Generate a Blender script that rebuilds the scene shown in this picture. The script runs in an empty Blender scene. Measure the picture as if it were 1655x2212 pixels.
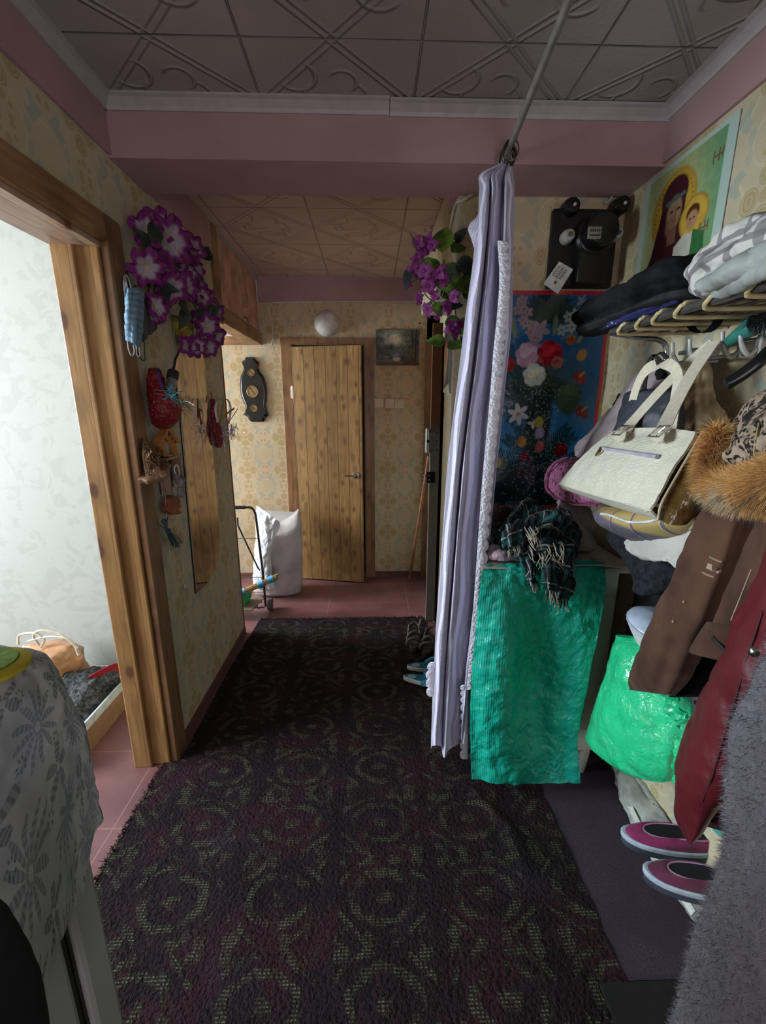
import bpy, math, random
import numpy as np
from mathutils import Vector, Matrix, noise as mnoise
PI = math.pi
C = bpy.context.scene.collection
random.seed(7)

# ---------------------------------------------------------------- camera, light, exposure
FPX, PITCH, YAW, EYE = 926.0, math.radians(13.7), math.radians(1.67), 1.5
FW = Vector((math.sin(YAW)*math.cos(PITCH), math.cos(YAW)*math.cos(PITCH), -math.sin(PITCH)))
RT = Vector((math.cos(YAW), -math.sin(YAW), 0))
UP = RT.cross(FW)
cd = bpy.data.cameras.new('camera'); cam = bpy.data.objects.new('camera', cd); C.objects.link(cam)
cd.sensor_fit = 'VERTICAL'; cd.sensor_height = 24; cd.lens = FPX/2212*24; cd.clip_start = 0.02
M3 = Matrix((RT, UP, -FW)).transposed()
cam.matrix_world = Matrix.Translation((0, 0, EYE)) @ M3.to_4x4()
bpy.context.scene.camera = cam
w = bpy.data.worlds.new('world'); bpy.context.scene.world = w; w.use_nodes = True
w.node_tree.nodes['Background'].inputs[0].default_value = (.62, .68, .8, 1)
w.node_tree.nodes['Background'].inputs[1].default_value = WORLD = 0.14
def area(name, loc, aim, sx, sy, power, col):
    l = bpy.data.lights.new(name, 'AREA'); l.shape = 'RECTANGLE'; l.size = sx; l.size_y = sy
    l.energy = power; l.color = col
    o = bpy.data.objects.new(name, l); C.objects.link(o); o.location = loc
    o.rotation_euler = (Vector(aim)-Vector(loc)).to_track_quat('-Z', 'Y').to_euler()
    return o
area('room_window_daylight', (-3.5, 1.0, 1.55), (0, 1.25, 1.2), 1.5, 1.4, 190, (.80, .92, 1.0))
area('kitchen_window_daylight', (-3.3, 3.0, 1.5), (0, 3.2, .9), 1.0, 1.3, 190, (.86, .94, 1.0))
area('rear_fill', (.6, -2.6, 1.3), (-.5, 2.2, 1.0), 1.2, 1.3, 34, (.95, .9, 1.0))  # unseen fill light added behind the camera to brighten the hall
vs = bpy.context.scene.view_settings
bpy.context.scene.display_settings.display_device = 'sRGB'
vs.view_transform = 'Standard'; vs.look = 'None'; vs.gamma = 1; vs.use_curve_mapping = False
vs.exposure = 0.0
cy = bpy.context.scene.cycles
cy.max_bounces = 10; cy.diffuse_bounces = 5; cy.glossy_bounces = 4; cy.transparent_max_bounces = 12; cy.sample_clamp_indirect = 4

# ---------------------------------------------------------------- measuring: a photograph point on a known plane
def ray(px, py): return FW + RT*((px-827.5)/FPX) - UP*((py-1106)/FPX)
def at(px, py, X=None, Y=None, Z=None):
    d = ray(px, py)
    t = X/d.x if X is not None else Y/d.y if Y is not None else (Z-EYE)/d.z
    return Vector((0, 0, EYE)) + d*t

# ---------------------------------------------------------------- node expressions
class E:
    def __init__(s, nt, so): s.nt, s.so = nt, so
    def m(s, op, *a, clamp=False):
        n = s.nt.nodes.new('ShaderNodeMath'); n.operation = op; n.use_clamp = clamp
        for i, v in enumerate((s,)+a):
            if isinstance(v, E): s.nt.links.new(v.so, n.inputs[i])
            else: n.inputs[i].default_value = v
        return E(s.nt, n.outputs[0])
    def __add__(s, o): return s.m('ADD', o)
    __radd__ = __add__
    def __sub__(s, o): return s.m('SUBTRACT', o)
    def __rsub__(s, o): return (s*-1)+o
    def __mul__(s, o): return s.m('MULTIPLY', o)
    __rmul__ = __mul__
    def __truediv__(s, o): return s.m('DIVIDE', o)
    def __pow__(s, o): return s.m('POWER', o)
    def __neg__(s): return s*-1
    def sin(s): return s.m('SINE')
    def abs(s): return s.m('ABSOLUTE')
    def fr(s): return s.m('FRACT')
    def fl(s): return s.m('FLOOR')
    def sq(s): return s*s
    def at2(s, o): return s.m('ARCTAN2', o)
    def rt(s): return s.m('MAXIMUM', 0.0).m('SQRT')
    def mx(s, o): return s.m('MAXIMUM', o)
    def mn(s, o): return s.m('MINIMUM', o)
    def cl(s): return s.m('ADD', 0.0, clamp=True)
    def st(s, a, b):      # smooth step from a to b (a may exceed b)
        n = s.nt.nodes.new('ShaderNodeMapRange'); n.interpolation_type = 'SMOOTHSTEP'
        s.nt.links.new(s.so, n.inputs[0])
        if a < b: n.inputs[1].default_value, n.inputs[2].default_value = a, b
        else:
            n.inputs[1].default_value, n.inputs[2].default_value = b, a
            n.inputs[3].default_value, n.inputs[4].default_value = 1, 0
        return E(s.nt, n.outputs[0])
def dist(u, v, cx, cy): return ((u-cx).sq()+(v-cy).sq()).rt()
class Mat:
    def __init__(s, name, rough=.7, spec=.4, uv=False):
        s.mat = bpy.data.materials.new(name); s.mat.use_nodes = True
        s.nt = s.mat.node_tree; s.b = s.nt.nodes['Principled BSDF']
        s.b.inputs['Roughness'].default_value = rough
        s.b.inputs['Specular IOR Level'].default_value = spec
        tc = s.nt.nodes.new('ShaderNodeTexCoord'); sp = s.nt.nodes.new('ShaderNodeSeparateXYZ')
        s.vec = tc.outputs['UV' if uv else 'Object']
        s.nt.links.new(s.vec, sp.inputs[0])
        s.x, s.y, s.z = (E(s.nt, sp.outputs[i]) for i in range(3))
    def comb(s, x, y, z=0.0):
        n = s.nt.nodes.new('ShaderNodeCombineXYZ')
        for i, v in enumerate((x, y, z)):
            if isinstance(v, E): s.nt.links.new(v.so, n.inputs[i])
            else: n.inputs[i].default_value = v
        return n.outputs[0]
    def noise(s, sc=5, det=3, vec=None, rough=.55, dist=0):
        n = s.nt.nodes.new('ShaderNodeTexNoise'); n.inputs['Scale'].default_value = sc
        n.inputs['Detail'].default_value = det; n.inputs['Roughness'].default_value = rough
        n.inputs['Distortion'].default_value = dist
        s.nt.links.new(vec if vec is not None else s.vec, n.inputs['Vector']); return E(s.nt, n.outputs[0])
    def vor(s, sc=5, vec=None, feat='F1', rnd=1.0, dim=None):
        n = s.nt.nodes.new('ShaderNodeTexVoronoi'); n.feature = feat; n.inputs['Scale'].default_value = sc
        n.inputs['Randomness'].default_value = rnd
        if dim: n.voronoi_dimensions = dim
        s.nt.links.new(vec if vec is not None else s.vec, n.inputs['Vector']); return E(s.nt, n.outputs['Distance'])
    def rgb(s, c):
        n = s.nt.nodes.new('ShaderNodeRGB'); n.outputs[0].default_value = (*c[:3], 1); return n.outputs[0]
    def mix(s, a, b, f):
        n = s.nt.nodes.new('ShaderNodeMix'); n.data_type = 'RGBA'
        for so, v in ((n.inputs[6], a), (n.inputs[7], b)):
            if isinstance(v, (tuple, list)): so.default_value = (*v[:3], 1)
            else: s.nt.links.new(v, so)
        if isinstance(f, E): s.nt.links.new(f.so, n.inputs[0])
        else: n.inputs[0].default_value = f
        return n.outputs[2]
    def layers(s, base, *ls):
        c = base
        for col, f in ls: c = s.mix(c, col, f)
        s.col(c); return c
    def col(s, c):
        if isinstance(c, (tuple, list)): s.b.inputs['Base Color'].default_value = (*c[:3], 1)
        else: s.nt.links.new(c, s.b.inputs['Base Color'])
    def bump(s, h, strength=.3, d=.005):
        n = s.nt.nodes.new('ShaderNodeBump'); n.inputs['Strength'].default_value = strength
        n.inputs['Distance'].default_value = d
        s.nt.links.new(h.so, n.inputs['Height']); s.nt.links.new(n.outputs[0], s.b.inputs['Normal'])
    def rough(s, e): s.nt.links.new(e.so, s.b.inputs['Roughness'])
    def set(s, **k):
        for a, v in k.items(): s.b.inputs[a.replace('_', ' ')].default_value = v
        return s
MATS = {}
def plain(name, c, rough=.6, spec=.4, var=.12, sc=25, bump=0, bsc=60, bd=.002, metal=0, sheen=0, uv=False):
    if name in MATS: return MATS[name]
    m = Mat(name, rough, spec, uv)
    n = m.noise(sc, 4)
    dk = tuple(v*(1-var*1.6) for v in c); lt = tuple(min(1, v*(1+var)) for v in c)
    m.col(m.mix(dk, lt, n.st(.3, .7)))
    if bump: m.bump(m.noise(bsc, 4), bump, bd)
    if metal: m.set(Metallic=metal)
    if sheen: m.set(Sheen_Weight=sheen)
    MATS[name] = m.mat; return m.mat

# ---------------------------------------------------------------- wallpaper, tiles, wood, floor
def wallpaper(name, axis, tint=(1, 1, 1), ph=(0, 0)):
    m = Mat(name, .75, .25)
    a = m.x if axis == 'x' else m.y
    P1, P2 = .30, .28
    n0 = m.noise(9, 3)
    u = ((a+ph[0])/P1+(n0-.5)*.03).fr()-.5; v = ((m.z+ph[1])/P2).fr()-.5
    u = u*P1; v = v*P2
    au, av = u.abs(), v.abs()
    def ros(cx, cy, r):
        d = dist(au, av, cx, cy)
        return d.st(r, r*.86)*((d*(2*PI/(r*.42))).sin().st(-.9, .1)*.6+.4)
    g = ros(.0, .0, .018).mx(ros(.048, .004, .031)).mx(ros(.0, .05, .029)).mx(ros(.0, .095, .012)).mx(ros(.024, .105, .008)).mx(ros(.02, .132, .010)).mx(ros(.135, .028, .010))
    tri = ((au-.098).abs()*1.1+(av-.062).abs()*1.25).st(.050, .044)*(dist(au, av, .075, .055).st(.018, .022))
    tri2 = ((au-.075).abs()*1.5+(av-.115).abs()*.9).st(.025, .021)
    bl = tri.mx(tri2*.7)
    line = (dist(au, av, .15, .0).st(.075, .079)*dist(au, av, .15, 0).st(.087, .083)).mx(dist(au, av, .0, .14).st(.062, .066)*dist(au, av, .0, .14).st(.074, .070))
    star = dist(au, av, .15, .02).st(.07, .0)
    n1 = m.noise(3.2, 3); n2 = m.noise(55, 3)
    t = lambda c: tuple(min(1, c[i]*tint[i]) for i in range(3))
    base = m.mix(t((.50, .43, .32)), t((.60, .53, .41)), n1.st(.3, .7))
    c = m.mix(base, t((.58, .44, .36)), star*.55)
    c = m.mix(c, t((.66, .60, .46)), line*.5)
    c = m.mix(c, t((.33, .40, .38)), bl*.62)
    c = m.mix(c, t((.38, .29, .12)), g*.72)
    c = m.mix(c, t((.45, .38, .27)), n2.st(.35, .8)*.25)
    m.col(c); m.bump(n2+g*.6, .25, .002)
    return m.mat
WP_X = wallpaper('wallpaper_back', 'x', (.96, .87, .75)); WP_Y = wallpaper('wallpaper_side', 'y', (.93, .93, .84), (.1, .06))  # same paper twice; the back tint carries the warm floor bounce
def tiles(name, col, ox, oy):
    m = Mat(name, .65, .3)
    T = .5
    u = (((m.x+ox)/T).fr()-.5)*T; v = (((m.y+oy)/T).fr()-.5)*T
    au, av = u.abs(), v.abs()
    seam = au.mx(av).st(.2455, .2485)
    d = (au+av)
    def ridge(x, c, w): return ((x-c).abs()).st(w, 0)
    dia = (u-v)
    bands = ridge((dia.abs()), .232, .012).mx(ridge(dia.abs(), .262, .012)).mx(ridge((u+v).abs(), .232, .012)*.6).mx(ridge((u+v).abs(), .262, .012)*.6)
    swirl = None
    for (cx, cyy, r, a0, a1) in ((.055, .03, .05, 1, 1), (-.05, -.035, .05, -1, 1), (.02, -.09, .045, 1, -1), (-.03, .1, .04, -1, -1), (.0, .0, .105, 1, 1), (.13, .10, .06, -1, 1), (-.12, -.11, .06, 1, 1), (.1, .04, .03, -1, -1), (-.1, -.0, .03, -1, 1)):
        dd = dist(u, v, cx, cyy)
        half = ((u-cx)*a0+(v-cyy)*a1).st(-.03, .02)
        a = ridge(dd, r, .010)*half
        swirl = a if swirl is None else swirl.mx(a)
    n = m.noise(70, 2)
    h = bands+swirl*.9+n*.12-seam*.8
    c = m.mix(col, tuple(v*.45 for v in col), seam)
    c = m.mix(c, tuple(v*.85 for v in col), m.noise(2.5, 2).st(.3, .7))
    m.col(c); m.bump(h, .9, .010)
    return m.mat
TILE = tiles('ceiling_tiles', (.37, .34, .32), .35, .05); TILE2 = tiles('ceiling_tiles_hall', (.56, .44, .39), .31, .02)
TILE3 = tiles('ceiling_tiles_white', (.8, .8, .74), .31, .02)
def wood(name, c1, c2, knot=(.12, .045, .02), axis='x', plank=.09, grain='z', rough=.42, kw=.088, seamd=.8):
    m = Mat(name, rough, .45)
    co = {'x': m.x, 'y': m.y, 'z': m.z}
    a, g = co[axis], co[grain]
    idx = (a/plank).fl()
    v = m.comb(a*1.0, g*.07+idx*3.7, idx*1.3)
    n = m.noise(55, 4, v, dist=.6)
    gr = ((n*22).sin()*.5+.5)
    kv = m.comb(a/kw, g/(kw*1.75)+idx*.37, 0.0)
    kd = m.vor(1.0, kv, rnd=1.0, dim='2D')
    gate = ((idx*12.9898).sin()*43.7).fr(); kn = kd.st(.13, .06); ring = kd.st(.30, .12)
    seam = (((a/plank).fr()-.5).abs()).st(.455, .49)
    kn = kn*m.noise(2.6, 1, m.comb(a*3, g, 1.7)).st(.47, .53); hv = ((idx*7.31).sin()*.5+.5)
    c = m.mix(c1, c2, gr*.55+n*.45)
    c = m.mix(c, tuple(x*.55 for x in c1), hv*.45)
    c = m.mix(c, tuple(x*.5 for x in c1), m.noise(14, 4, m.comb(a*2.5, g*.18, 3.0)).st(.5, .7)*.6)
    c = m.mix(c, tuple(x*.6 for x in c1), ring*.6)
    c = m.mix(c, knot, kn*.9)
    c = m.mix(c, tuple(x*.3 for x in c1), seam*seamd)
    c = m.mix(c, tuple(x*.55 for x in c1), m.noise(3.5, 2).st(.42, .75)*.45)
    m.col(c); m.bump(n-seam*.6, .15, .003)
    return m.mat
W_DOOR = wood('wood_planks', (.235, .125, .042), (.43, .25, .095), plank=.088, seamd=1.0)
W_CASE = wood('wood_casing', (.22, .105, .045), (.38, .20, .09), plank=.5, seamd=0, kw=.15)
W_CASEY = wood('wood_casing_side', (.22, .11, .05), (.38, .21, .10), axis='y', plank=.5, seamd=0, kw=.2)
W_REV = wood('wood_reveal', (.42, .215, .07), (.64, .36, .14), axis='x', plank=.06, seamd=.3, kw=.17)
W_BEAMY = wood('wood_board_lying', (.26, .13, .055), (.46, .26, .11), axis='z', plank=.5, grain='y', seamd=0, kw=.15)
W_BEAMX = wood('wood_board_across', (.26, .13, .055), (.46, .26, .11), axis='z', plank=.5, grain='x', seamd=0, kw=.15)
def pinkpaint():
    m = Mat('pink_plaster', .8, .2)
    n = m.noise(2.2, 4); n2 = m.noise(160, 2)
    m.col(m.mix((.35, .22, .225), (.43, .28, .275), n.st(.3, .7))); m.bump(n2, .25, .002); return m.mat
PINK = pinkpaint()
def floorm():
    m = Mat('painted_floor_panels', .38, .5)
    u = ((m.x+.955)/.62).fr(); v = ((m.y+.2)/.37).fr()
    s = ((u-.5).abs().st(.494, .499)).mx((v-.5).abs().st(.491, .498))
    n = m.noise(4, 5); n2 = m.noise(30, 4, rough=.7); n3 = m.noise(300, 2)
    c = m.mix((.150, .060, .062), (.225, .095, .095), n.st(.3, .7))
    c = m.mix(c, (.42, .30, .30), n2.st(.58, .85)*.45)
    c = m.mix(c, (.33, .20, .18), s*.7)
    m.col(c); m.rough(n2*.3+.28); m.bump(n3*.4-s, .3, .001); return m.mat
FLOOR = floorm()
def lightpaper():
    m = Mat('pale_leaf_wallpaper', .7, .3)
    n = m.noise(9, 4, dist=1.6); n2 = m.noise(26, 3, dist=2.2)
    c = m.mix((.375, .375, .345), (.41, .41, .38), n.st(.42, .5))
    c = m.mix(c, (.36, .36, .33), (n2-.5).abs().st(.02, .0)*.35)
    m.col(c); m.bump(n2, .2, .002); return m.mat
LPAPER = lightpaper()

# ---------------------------------------------------------------- mesh building
class MB:
    def __init__(s): s.v = []; s.f = []; s.mi = []; s.uv = None; s.cur = 0
    def add(s, vs, fs):
        b = len(s.v); s.v += [tuple(p) for p in vs]
        for f in fs: s.f.append(tuple(i+b for i in f)); s.mi.append(s.cur)
        return s
    def box(s, a, b):
        x0, y0, z0 = (min(a[i], b[i]) for i in range(3)); x1, y1, z1 = (max(a[i], b[i]) for i in range(3))
        return s.add([(x0, y0, z0), (x1, y0, z0), (x1, y1, z0), (x0, y1, z0), (x0, y0, z1), (x1, y0, z1), (x1, y1, z1), (x0, y1, z1)],
                     [(0, 3, 2, 1), (4, 5, 6, 7), (0, 1, 5, 4), (1, 2, 6, 5), (2, 3, 7, 6), (3, 0, 4, 7)])
    def obox(s, c, ax, ay, az):        # oriented box: centre and three half axes
        c, ax, ay, az = map(Vector, (c, ax, ay, az))
        vs = [c+ax*i+ay*j+az*k for k in (-1, 1) for i, j in ((-1, -1), (1, -1), (1, 1), (-1, 1))]
        return s.add(vs, [(0, 3, 2, 1), (4, 5, 6, 7), (0, 1, 5, 4), (1, 2, 6, 5), (2, 3, 7, 6), (3, 0, 4, 7)])
    def tube(s, pts, r, n=8, closed=False, cap=True):
        pts = [Vector(p) for p in pts]; N = len(pts); rs = r if isinstance(r, (list, tuple)) else [r]*N
        b = len(s.v); prev = None
        for i, p in enumerate(pts):
            if closed: t = pts[(i+1) % N]-pts[i-1]
            else: t = pts[min(i+1, N-1)]-pts[max(i-1, 0)]
            if t.length < 1e-9: t = Vector((0, 0, 1))
            t.normalize()
            if prev is None:
                prev = t.orthogonal().normalized()
            nrm = (prev-t*prev.dot(t))
            if nrm.length < 1e-6: nrm = t.orthogonal()
            nrm.normalize(); prev = nrm; bi = t.cross(nrm)
            for k in range(n):
                a = 2*PI*k/n; s.v.append(tuple(p+(nrm*math.cos(a)+bi*math.sin(a))*rs[i]))
        for i in range(N if closed else N-1):
            j = (i+1) % N
            for k in range(n):
                l = (k+1) % n; s.f.append((b+i*n+k, b+i*n+l, b+j*n+l, b+j*n+k)); s.mi.append(s.cur)
        if not closed and cap:
            s.f.append(tuple(b+k for k in reversed(range(n)))); s.mi.append(s.cur)
            s.f.append(tuple(b+(N-1)*n+k for k in range(n))); s.mi.append(s.cur)
        return s
    def lathe(s, prof, c=(0, 0, 0), axis=(0, 0, 1), n=24):     # prof: (radius, height) from bottom to top
        c = Vector(c); ax = Vector(axis).normalized(); u = ax.orthogonal().normalized(); v = ax.cross(u)
        rings = [[c+ax*h+(u*math.cos(2*PI*k/n)+v*math.sin(2*PI*k/n))*max(r, 1e-4) for k in range(n)] for r, h in prof]
        return s.loft(rings)
    def loft(s, rings, cap=True, closed=True):
        n = len(rings[0]); b = len(s.v)
        for r in rings: s.v += [tuple(p) for p in r]
        m = n if closed else n-1
        for i in range(len(rings)-1):
            for k in range(m):
                l = (k+1) % n; s.f.append((b+i*n+k, b+i*n+l, b+(i+1)*n+l, b+(i+1)*n+k)); s.mi.append(s.cur)
        if cap and closed:
            s.f.append(tuple(b+k for k in reversed(range(n)))); s.mi.append(s.cur)
            s.f.append(tuple(b+(len(rings)-1)*n+k for k in range(n))); s.mi.append(s.cur)
        return s
    def prism(s, outline, d):          # planar 3D outline extruded by vector d
        d = Vector(d); n = len(outline); o = [Vector(p) for p in outline]
        return s.add(o+[p+d for p in o], [tuple(reversed(range(n))), tuple(range(n, 2*n))]+[(i, (i+1) % n, n+(i+1) % n, n+i) for i in range(n)])
    def ball(s, c, r, n=12, m=8, rot=None):
        r = (r, r, r) if not isinstance(r, (tuple, list)) else r
        rings = []
        for j in range(m+1):
            th = PI*j/m-PI/2
            ring = []
            for k in range(n):
                p = Vector((math.cos(th)*math.cos(2*PI*k/n)*r[0], math.cos(th)*math.sin(2*PI*k/n)*r[1], math.sin(th)*r[2]))
                if rot: p = rot @ p
                ring.append(Vector(c)+p)
            rings.append(ring)
        return s.loft(rings, cap=False)
    def build(s, name, mats, parent=None, smooth=True, bevel=0, weld=False, sub=0):
        me = bpy.data.meshes.new(name); me.from_pydata(s.v, [], s.f); me.update()
        mats = mats if isinstance(mats, (list, tuple)) else [mats]
        for m in mats: me.materials.append(m)
        if len(mats) > 1: me.polygons.foreach_set('material_index', s.mi)
        if s.uv:
            ul = me.uv_layers.new(name='uv'); ls = np.zeros(len(me.loops), dtype=np.int32); me.loops.foreach_get('vertex_index', ls)
            ua = np.array(s.uv, dtype=np.float32)[ls]; ul.data.foreach_set('uv', ua.ravel())
        if smooth:
            me.polygons.foreach_set('use_smooth', [True]*len(me.polygons))
            if hasattr(me, 'set_sharp_from_angle'): me.set_sharp_from_angle(angle=math.radians(42))
        o = bpy.data.objects.new(name, me); C.objects.link(o)
        if bevel:
            bm = o.modifiers.new('b', 'BEVEL'); bm.width = bevel; bm.segments = 2; bm.limit_method = 'ANGLE'
        if sub:
            sm = o.modifiers.new('s', 'SUBSURF'); sm.levels = sub; sm.render_levels = sub
        if parent:
            o.parent = parent
            if parent.type == 'EMPTY': o.matrix_parent_inverse = Matrix.Translation(-parent.location)
        return o
def catmull(P, n):
    """n points along an open Catmull-Rom through rows P (numpy K x ...)"""
    P = np.asarray(P, dtype=float); K = len(P)
    if K == 1: return np.repeat(P, n, 0)
    E_ = np.concatenate([[2*P[0]-P[1]], P, [2*P[-1]-P[-2]]])
    out = []
    for t in np.linspace(0, K-1, n):
        i = min(int(t), K-2); f = t-i
        a, b, c, d = E_[i], E_[i+1], E_[i+2], E_[i+3]
        out.append(.5*(2*b+(c-a)*f+(2*a-5*b+4*c-d)*f*f+(3*b-a-3*c+d)*f**3))
    return np.array(out)
def sheet(rows, nu, nv, disp=None, thick=.003, smooth_noise=0, nsc=12, seed=0, edge=None):
    """cloth through a net of control points (rows top to bottom, each the same count of points); returns MB with UV in metres"""
    R_ = np.array([catmull(np.array(r, dtype=float), nu) for r in rows])
    G = catmull(R_, nv)                       # nv x nu x 3
    def normals(G):
        du = np.gradient(G, axis=1); dv = np.gradient(G, axis=0)
        n = np.cross(du, dv); n /= (np.linalg.norm(n, axis=2, keepdims=True)+1e-9); return n
    N = normals(G)
    U, V = np.meshgrid(np.linspace(0, 1, nu), np.linspace(0, 1, nv))
    D = np.zeros((nv, nu))
    if disp is not None: D = D+disp(U, V)
    if smooth_noise:
        for j in range(nv):
            for i in range(nu):
                D[j, i] += smooth_noise*mnoise.fractal(Vector(G[j, i])*nsc+Vector((seed*7.3, 0, 0)), .6, 2.1, 4)
    G = G+N*D[..., None]
    N = normals(G)
    mb = MB()
    wu = np.linalg.norm(np.diff(G[nv//2], axis=0), axis=1).sum(); wv = np.linalg.norm(np.diff(G[:, nu//2], axis=0), axis=1).sum()
    A = G+N*thick/2; B = G-N*thick/2
    mb.v = [tuple(p) for p in A.reshape(-1, 3)]+[tuple(p) for p in B.reshape(-1, 3)]
    uvs = np.stack([U*wu, (1-V)*wv], -1).reshape(-1, 2); mb.uv = [tuple(x) for x in uvs]*2
    o = nu*nv
    for j in range(nv-1):
        for i in range(nu-1):
            a = j*nu+i; mb.f.append((a, a+nu, a+nu+1, a+1)); mb.f.append((o+a, o+a+1, o+a+nu+1, o+a+nu))
    for i in range(nu-1):
        a = i; mb.f.append((a, a+1, o+a+1, o+a)); a = (nv-1)*nu+i; mb.f.append((a+1, a, o+a, o+a+1))
    for j in range(nv-1):
        a = j*nu; mb.f.append((a+nu, a, o+a, o+a+nu)); a = j*nu+nu-1; mb.f.append((a, a+nu, o+a+nu, o+a))
    mb.mi = [0]*len(mb.f)
    return mb
def blob(rings, nseg, nring, fold=None, noise_amp=0, nsc=14, seed=0, cap=True):
    """closed soft volume: rings = list of (centre, axis_u, axis_v) half axes; fold(angle, t) scales the radius"""
    cs = catmull([np.concatenate([r[0], r[1], r[2]]) for r in rings], nring)
    mb = MB(); rr = []; uv = []
    for j, c in enumerate(cs):
        t = j/(nring-1); ring = []
        for k in range(nseg):
            a = 2*PI*k/nseg
            s_ = 1+(fold(a, t) if fold else 0)
            p = Vector(c[:3])+(Vector(c[3:6])*math.cos(a)+Vector(c[6:9])*math.sin(a))*s_
            if noise_amp:
                d = mnoise.fractal(p*nsc+Vector((seed*5.1, 0, 0)), .6, 2.1, 3)*noise_amp
                q = (p-Vector(c[:3])); q.normalize(); p = p+q*d
            ring.append(p); uv.append((a*max(Vector(c[3:6]).length, Vector(c[6:9]).length), t))
        rr.append(ring)
    mb.loft(rr, cap=cap); mb.uv = uv
    return mb
from mathutils.bvhtree import BVHTree
def onto(mb, pts, off=.001):
    """photograph points dropped on the surface of a builder, lifted by off towards the eye"""
    T = BVHTree.FromPolygons([Vector(v) for v in mb.v], mb.f); o = Vector((0, 0, EYE)); out = []
    for px, py in pts:
        d = ray(px, py).normalized(); h = T.ray_cast(o, d)
        if h[0] is None: h = T.find_nearest(o+d*((Vector(mb.v[0])-o).length))
        out.append(h[0]-d*off)
    return out
def tag(o, label=None, cat=None, group=None, kind=None):
    if label: o['label'] = label
    if cat: o['category'] = cat
    if group: o['group'] = group
    if kind: o['kind'] = kind
    return o
def thing(name, loc, label, cat, group=None):
    o = bpy.data.objects.new(name, None); C.objects.link(o); o.location = loc; o.empty_display_size = .05
    return tag(o, label, cat, group)
def struct(o): o['kind'] = 'structure'; return o
def box(name, a, b, mat, parent=None, bevel=0):
    return MB().box(a, b).build(name, mat, parent, smooth=False, bevel=bevel)
def fur(pts, nrms, length, width, n_seg=2, droop=.3, jitter=.4, seed=3):
    """strands as thin curved blades rooted on given points"""
    rnd = random.Random(seed); mb = MB()
    for p, n in zip(pts, nrms):
        p = Vector(p); n = Vector(n).normalized()
        d = (n+Vector((rnd.gauss(0, 1), rnd.gauss(0, 1), rnd.gauss(0, 1)))*jitter).normalized()
        L = length*(.55+.9*rnd.random()); side = d.cross(Vector((rnd.gauss(0, 1), rnd.gauss(0, 1), rnd.gauss(0, 1)))).normalized()*width/2
        b = len(mb.v); q = p.copy()
        for k in range(n_seg+1):
            ww = 1-k/n_seg
            if k < n_seg: mb.v += [tuple(q-side*ww), tuple(q+side*ww)]
            else: mb.v.append(tuple(q))
            d = (d+Vector((0, 0, -droop))*(1.0/n_seg)).normalized(); q = q+d*L/n_seg
        for k in range(n_seg-1): mb.f.append((b+2*k, b+2*k+1, b+2*k+3, b+2*k+2)); mb.mi.append(0)
        k = n_seg-1; mb.f.append((b+2*k, b+2*k+1, b+2*k+2)); mb.mi.append(0)
    return mb
def scatter(mb, n, seed=1, filt=None):
    """n random points with normals on the faces of a builder"""
    rnd = random.Random(seed); tri = []
    for f in mb.f:
        for k in range(1, len(f)-1):
            a, b, c = (Vector(mb.v[f[0]]), Vector(mb.v[f[k]]), Vector(mb.v[f[k+1]]))
            cr = (b-a).cross(c-a); A = cr.length
            if A > 1e-12 and (filt is None or filt((a+b+c)/3, cr/A)): tri.append((a, b, c, cr/A, A))
    W = [t[4] for t in tri]; P, N = [], []
    for a, b, c, nn, _ in rnd.choices(tri, W, k=n):
        r1, r2 = rnd.random(), rnd.random()
        if r1+r2 > 1: r1, r2 = 1-r1, 1-r2
        P.append(a+(b-a)*r1+(c-a)*r2); N.append(nn)
    return P, N
def print_mesh(name, quad, img, mat, parent=None, thick=.002, sag=None):
    """a printed sheet: quad = TL, TR, BR, BL corners, img = h x w x 3 linear colours as a point colour layer"""
    h, w_ = img.shape[:2]; TL, TR, BR, BL = (np.array(q) for q in quad)
    U, V = np.meshgrid(np.linspace(0, 1, w_), np.linspace(0, 1, h))
    G = (TL*(1-U[..., None])+TR*U[..., None])*(1-V[..., None])+(BL*(1-U[..., None])+BR*U[..., None])*V[..., None]
    nn = np.cross(TR-TL, BL-TL); nn = nn/np.linalg.norm(nn)
    if nn.dot(np.array([0, 0, 1.5])-TL) < 0: nn = -nn
    if sag is not None: G = G+nn*sag(U, V)[..., None]
    G = G+nn*thick
    me = bpy.data.meshes.new(name); idx = np.arange(h*w_).reshape(h, w_)
    F = np.stack([idx[:-1, :-1], idx[1:, :-1], idx[1:, 1:], idx[:-1, 1:]], -1).reshape(-1, 4)
    back = [tuple(p-nn*(thick)) for p in (TL, TR, BR, BL)]
    nv = h*w_
    faces = [tuple(int(i) for i in f) for f in F]
    faces.append((nv, nv+1, nv+2, nv+3))
    e = idx
    faces += [tuple([nv]+[nv+3]+[int(i) for i in e[::-1, 0]]), tuple([nv+1]+[int(i) for i in e[:, -1]]+[nv+2]),
              tuple([nv, *[int(i) for i in e[0, :]], nv+1]), tuple([nv+3, nv+2]+[int(i) for i in e[-1, ::-1]])]
    me.from_pydata([tuple(p) for p in G.reshape(-1, 3)]+back, [], faces); me.update()
    ca = me.color_attributes.new('print', 'FLOAT_COLOR', 'POINT')
    A = np.ones((nv+4, 4), dtype=np.float32); A[:nv, :3] = img.reshape(-1, 3); A[nv:, :3] = .6
    ca.data.foreach_set('color', A.ravel())
    me.materials.append(mat); o = bpy.data.objects.new(name, me); C.objects.link(o)
    if parent:
        o.parent = parent; o.matrix_parent_inverse = Matrix.Translation(-parent.location)
    return o
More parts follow.
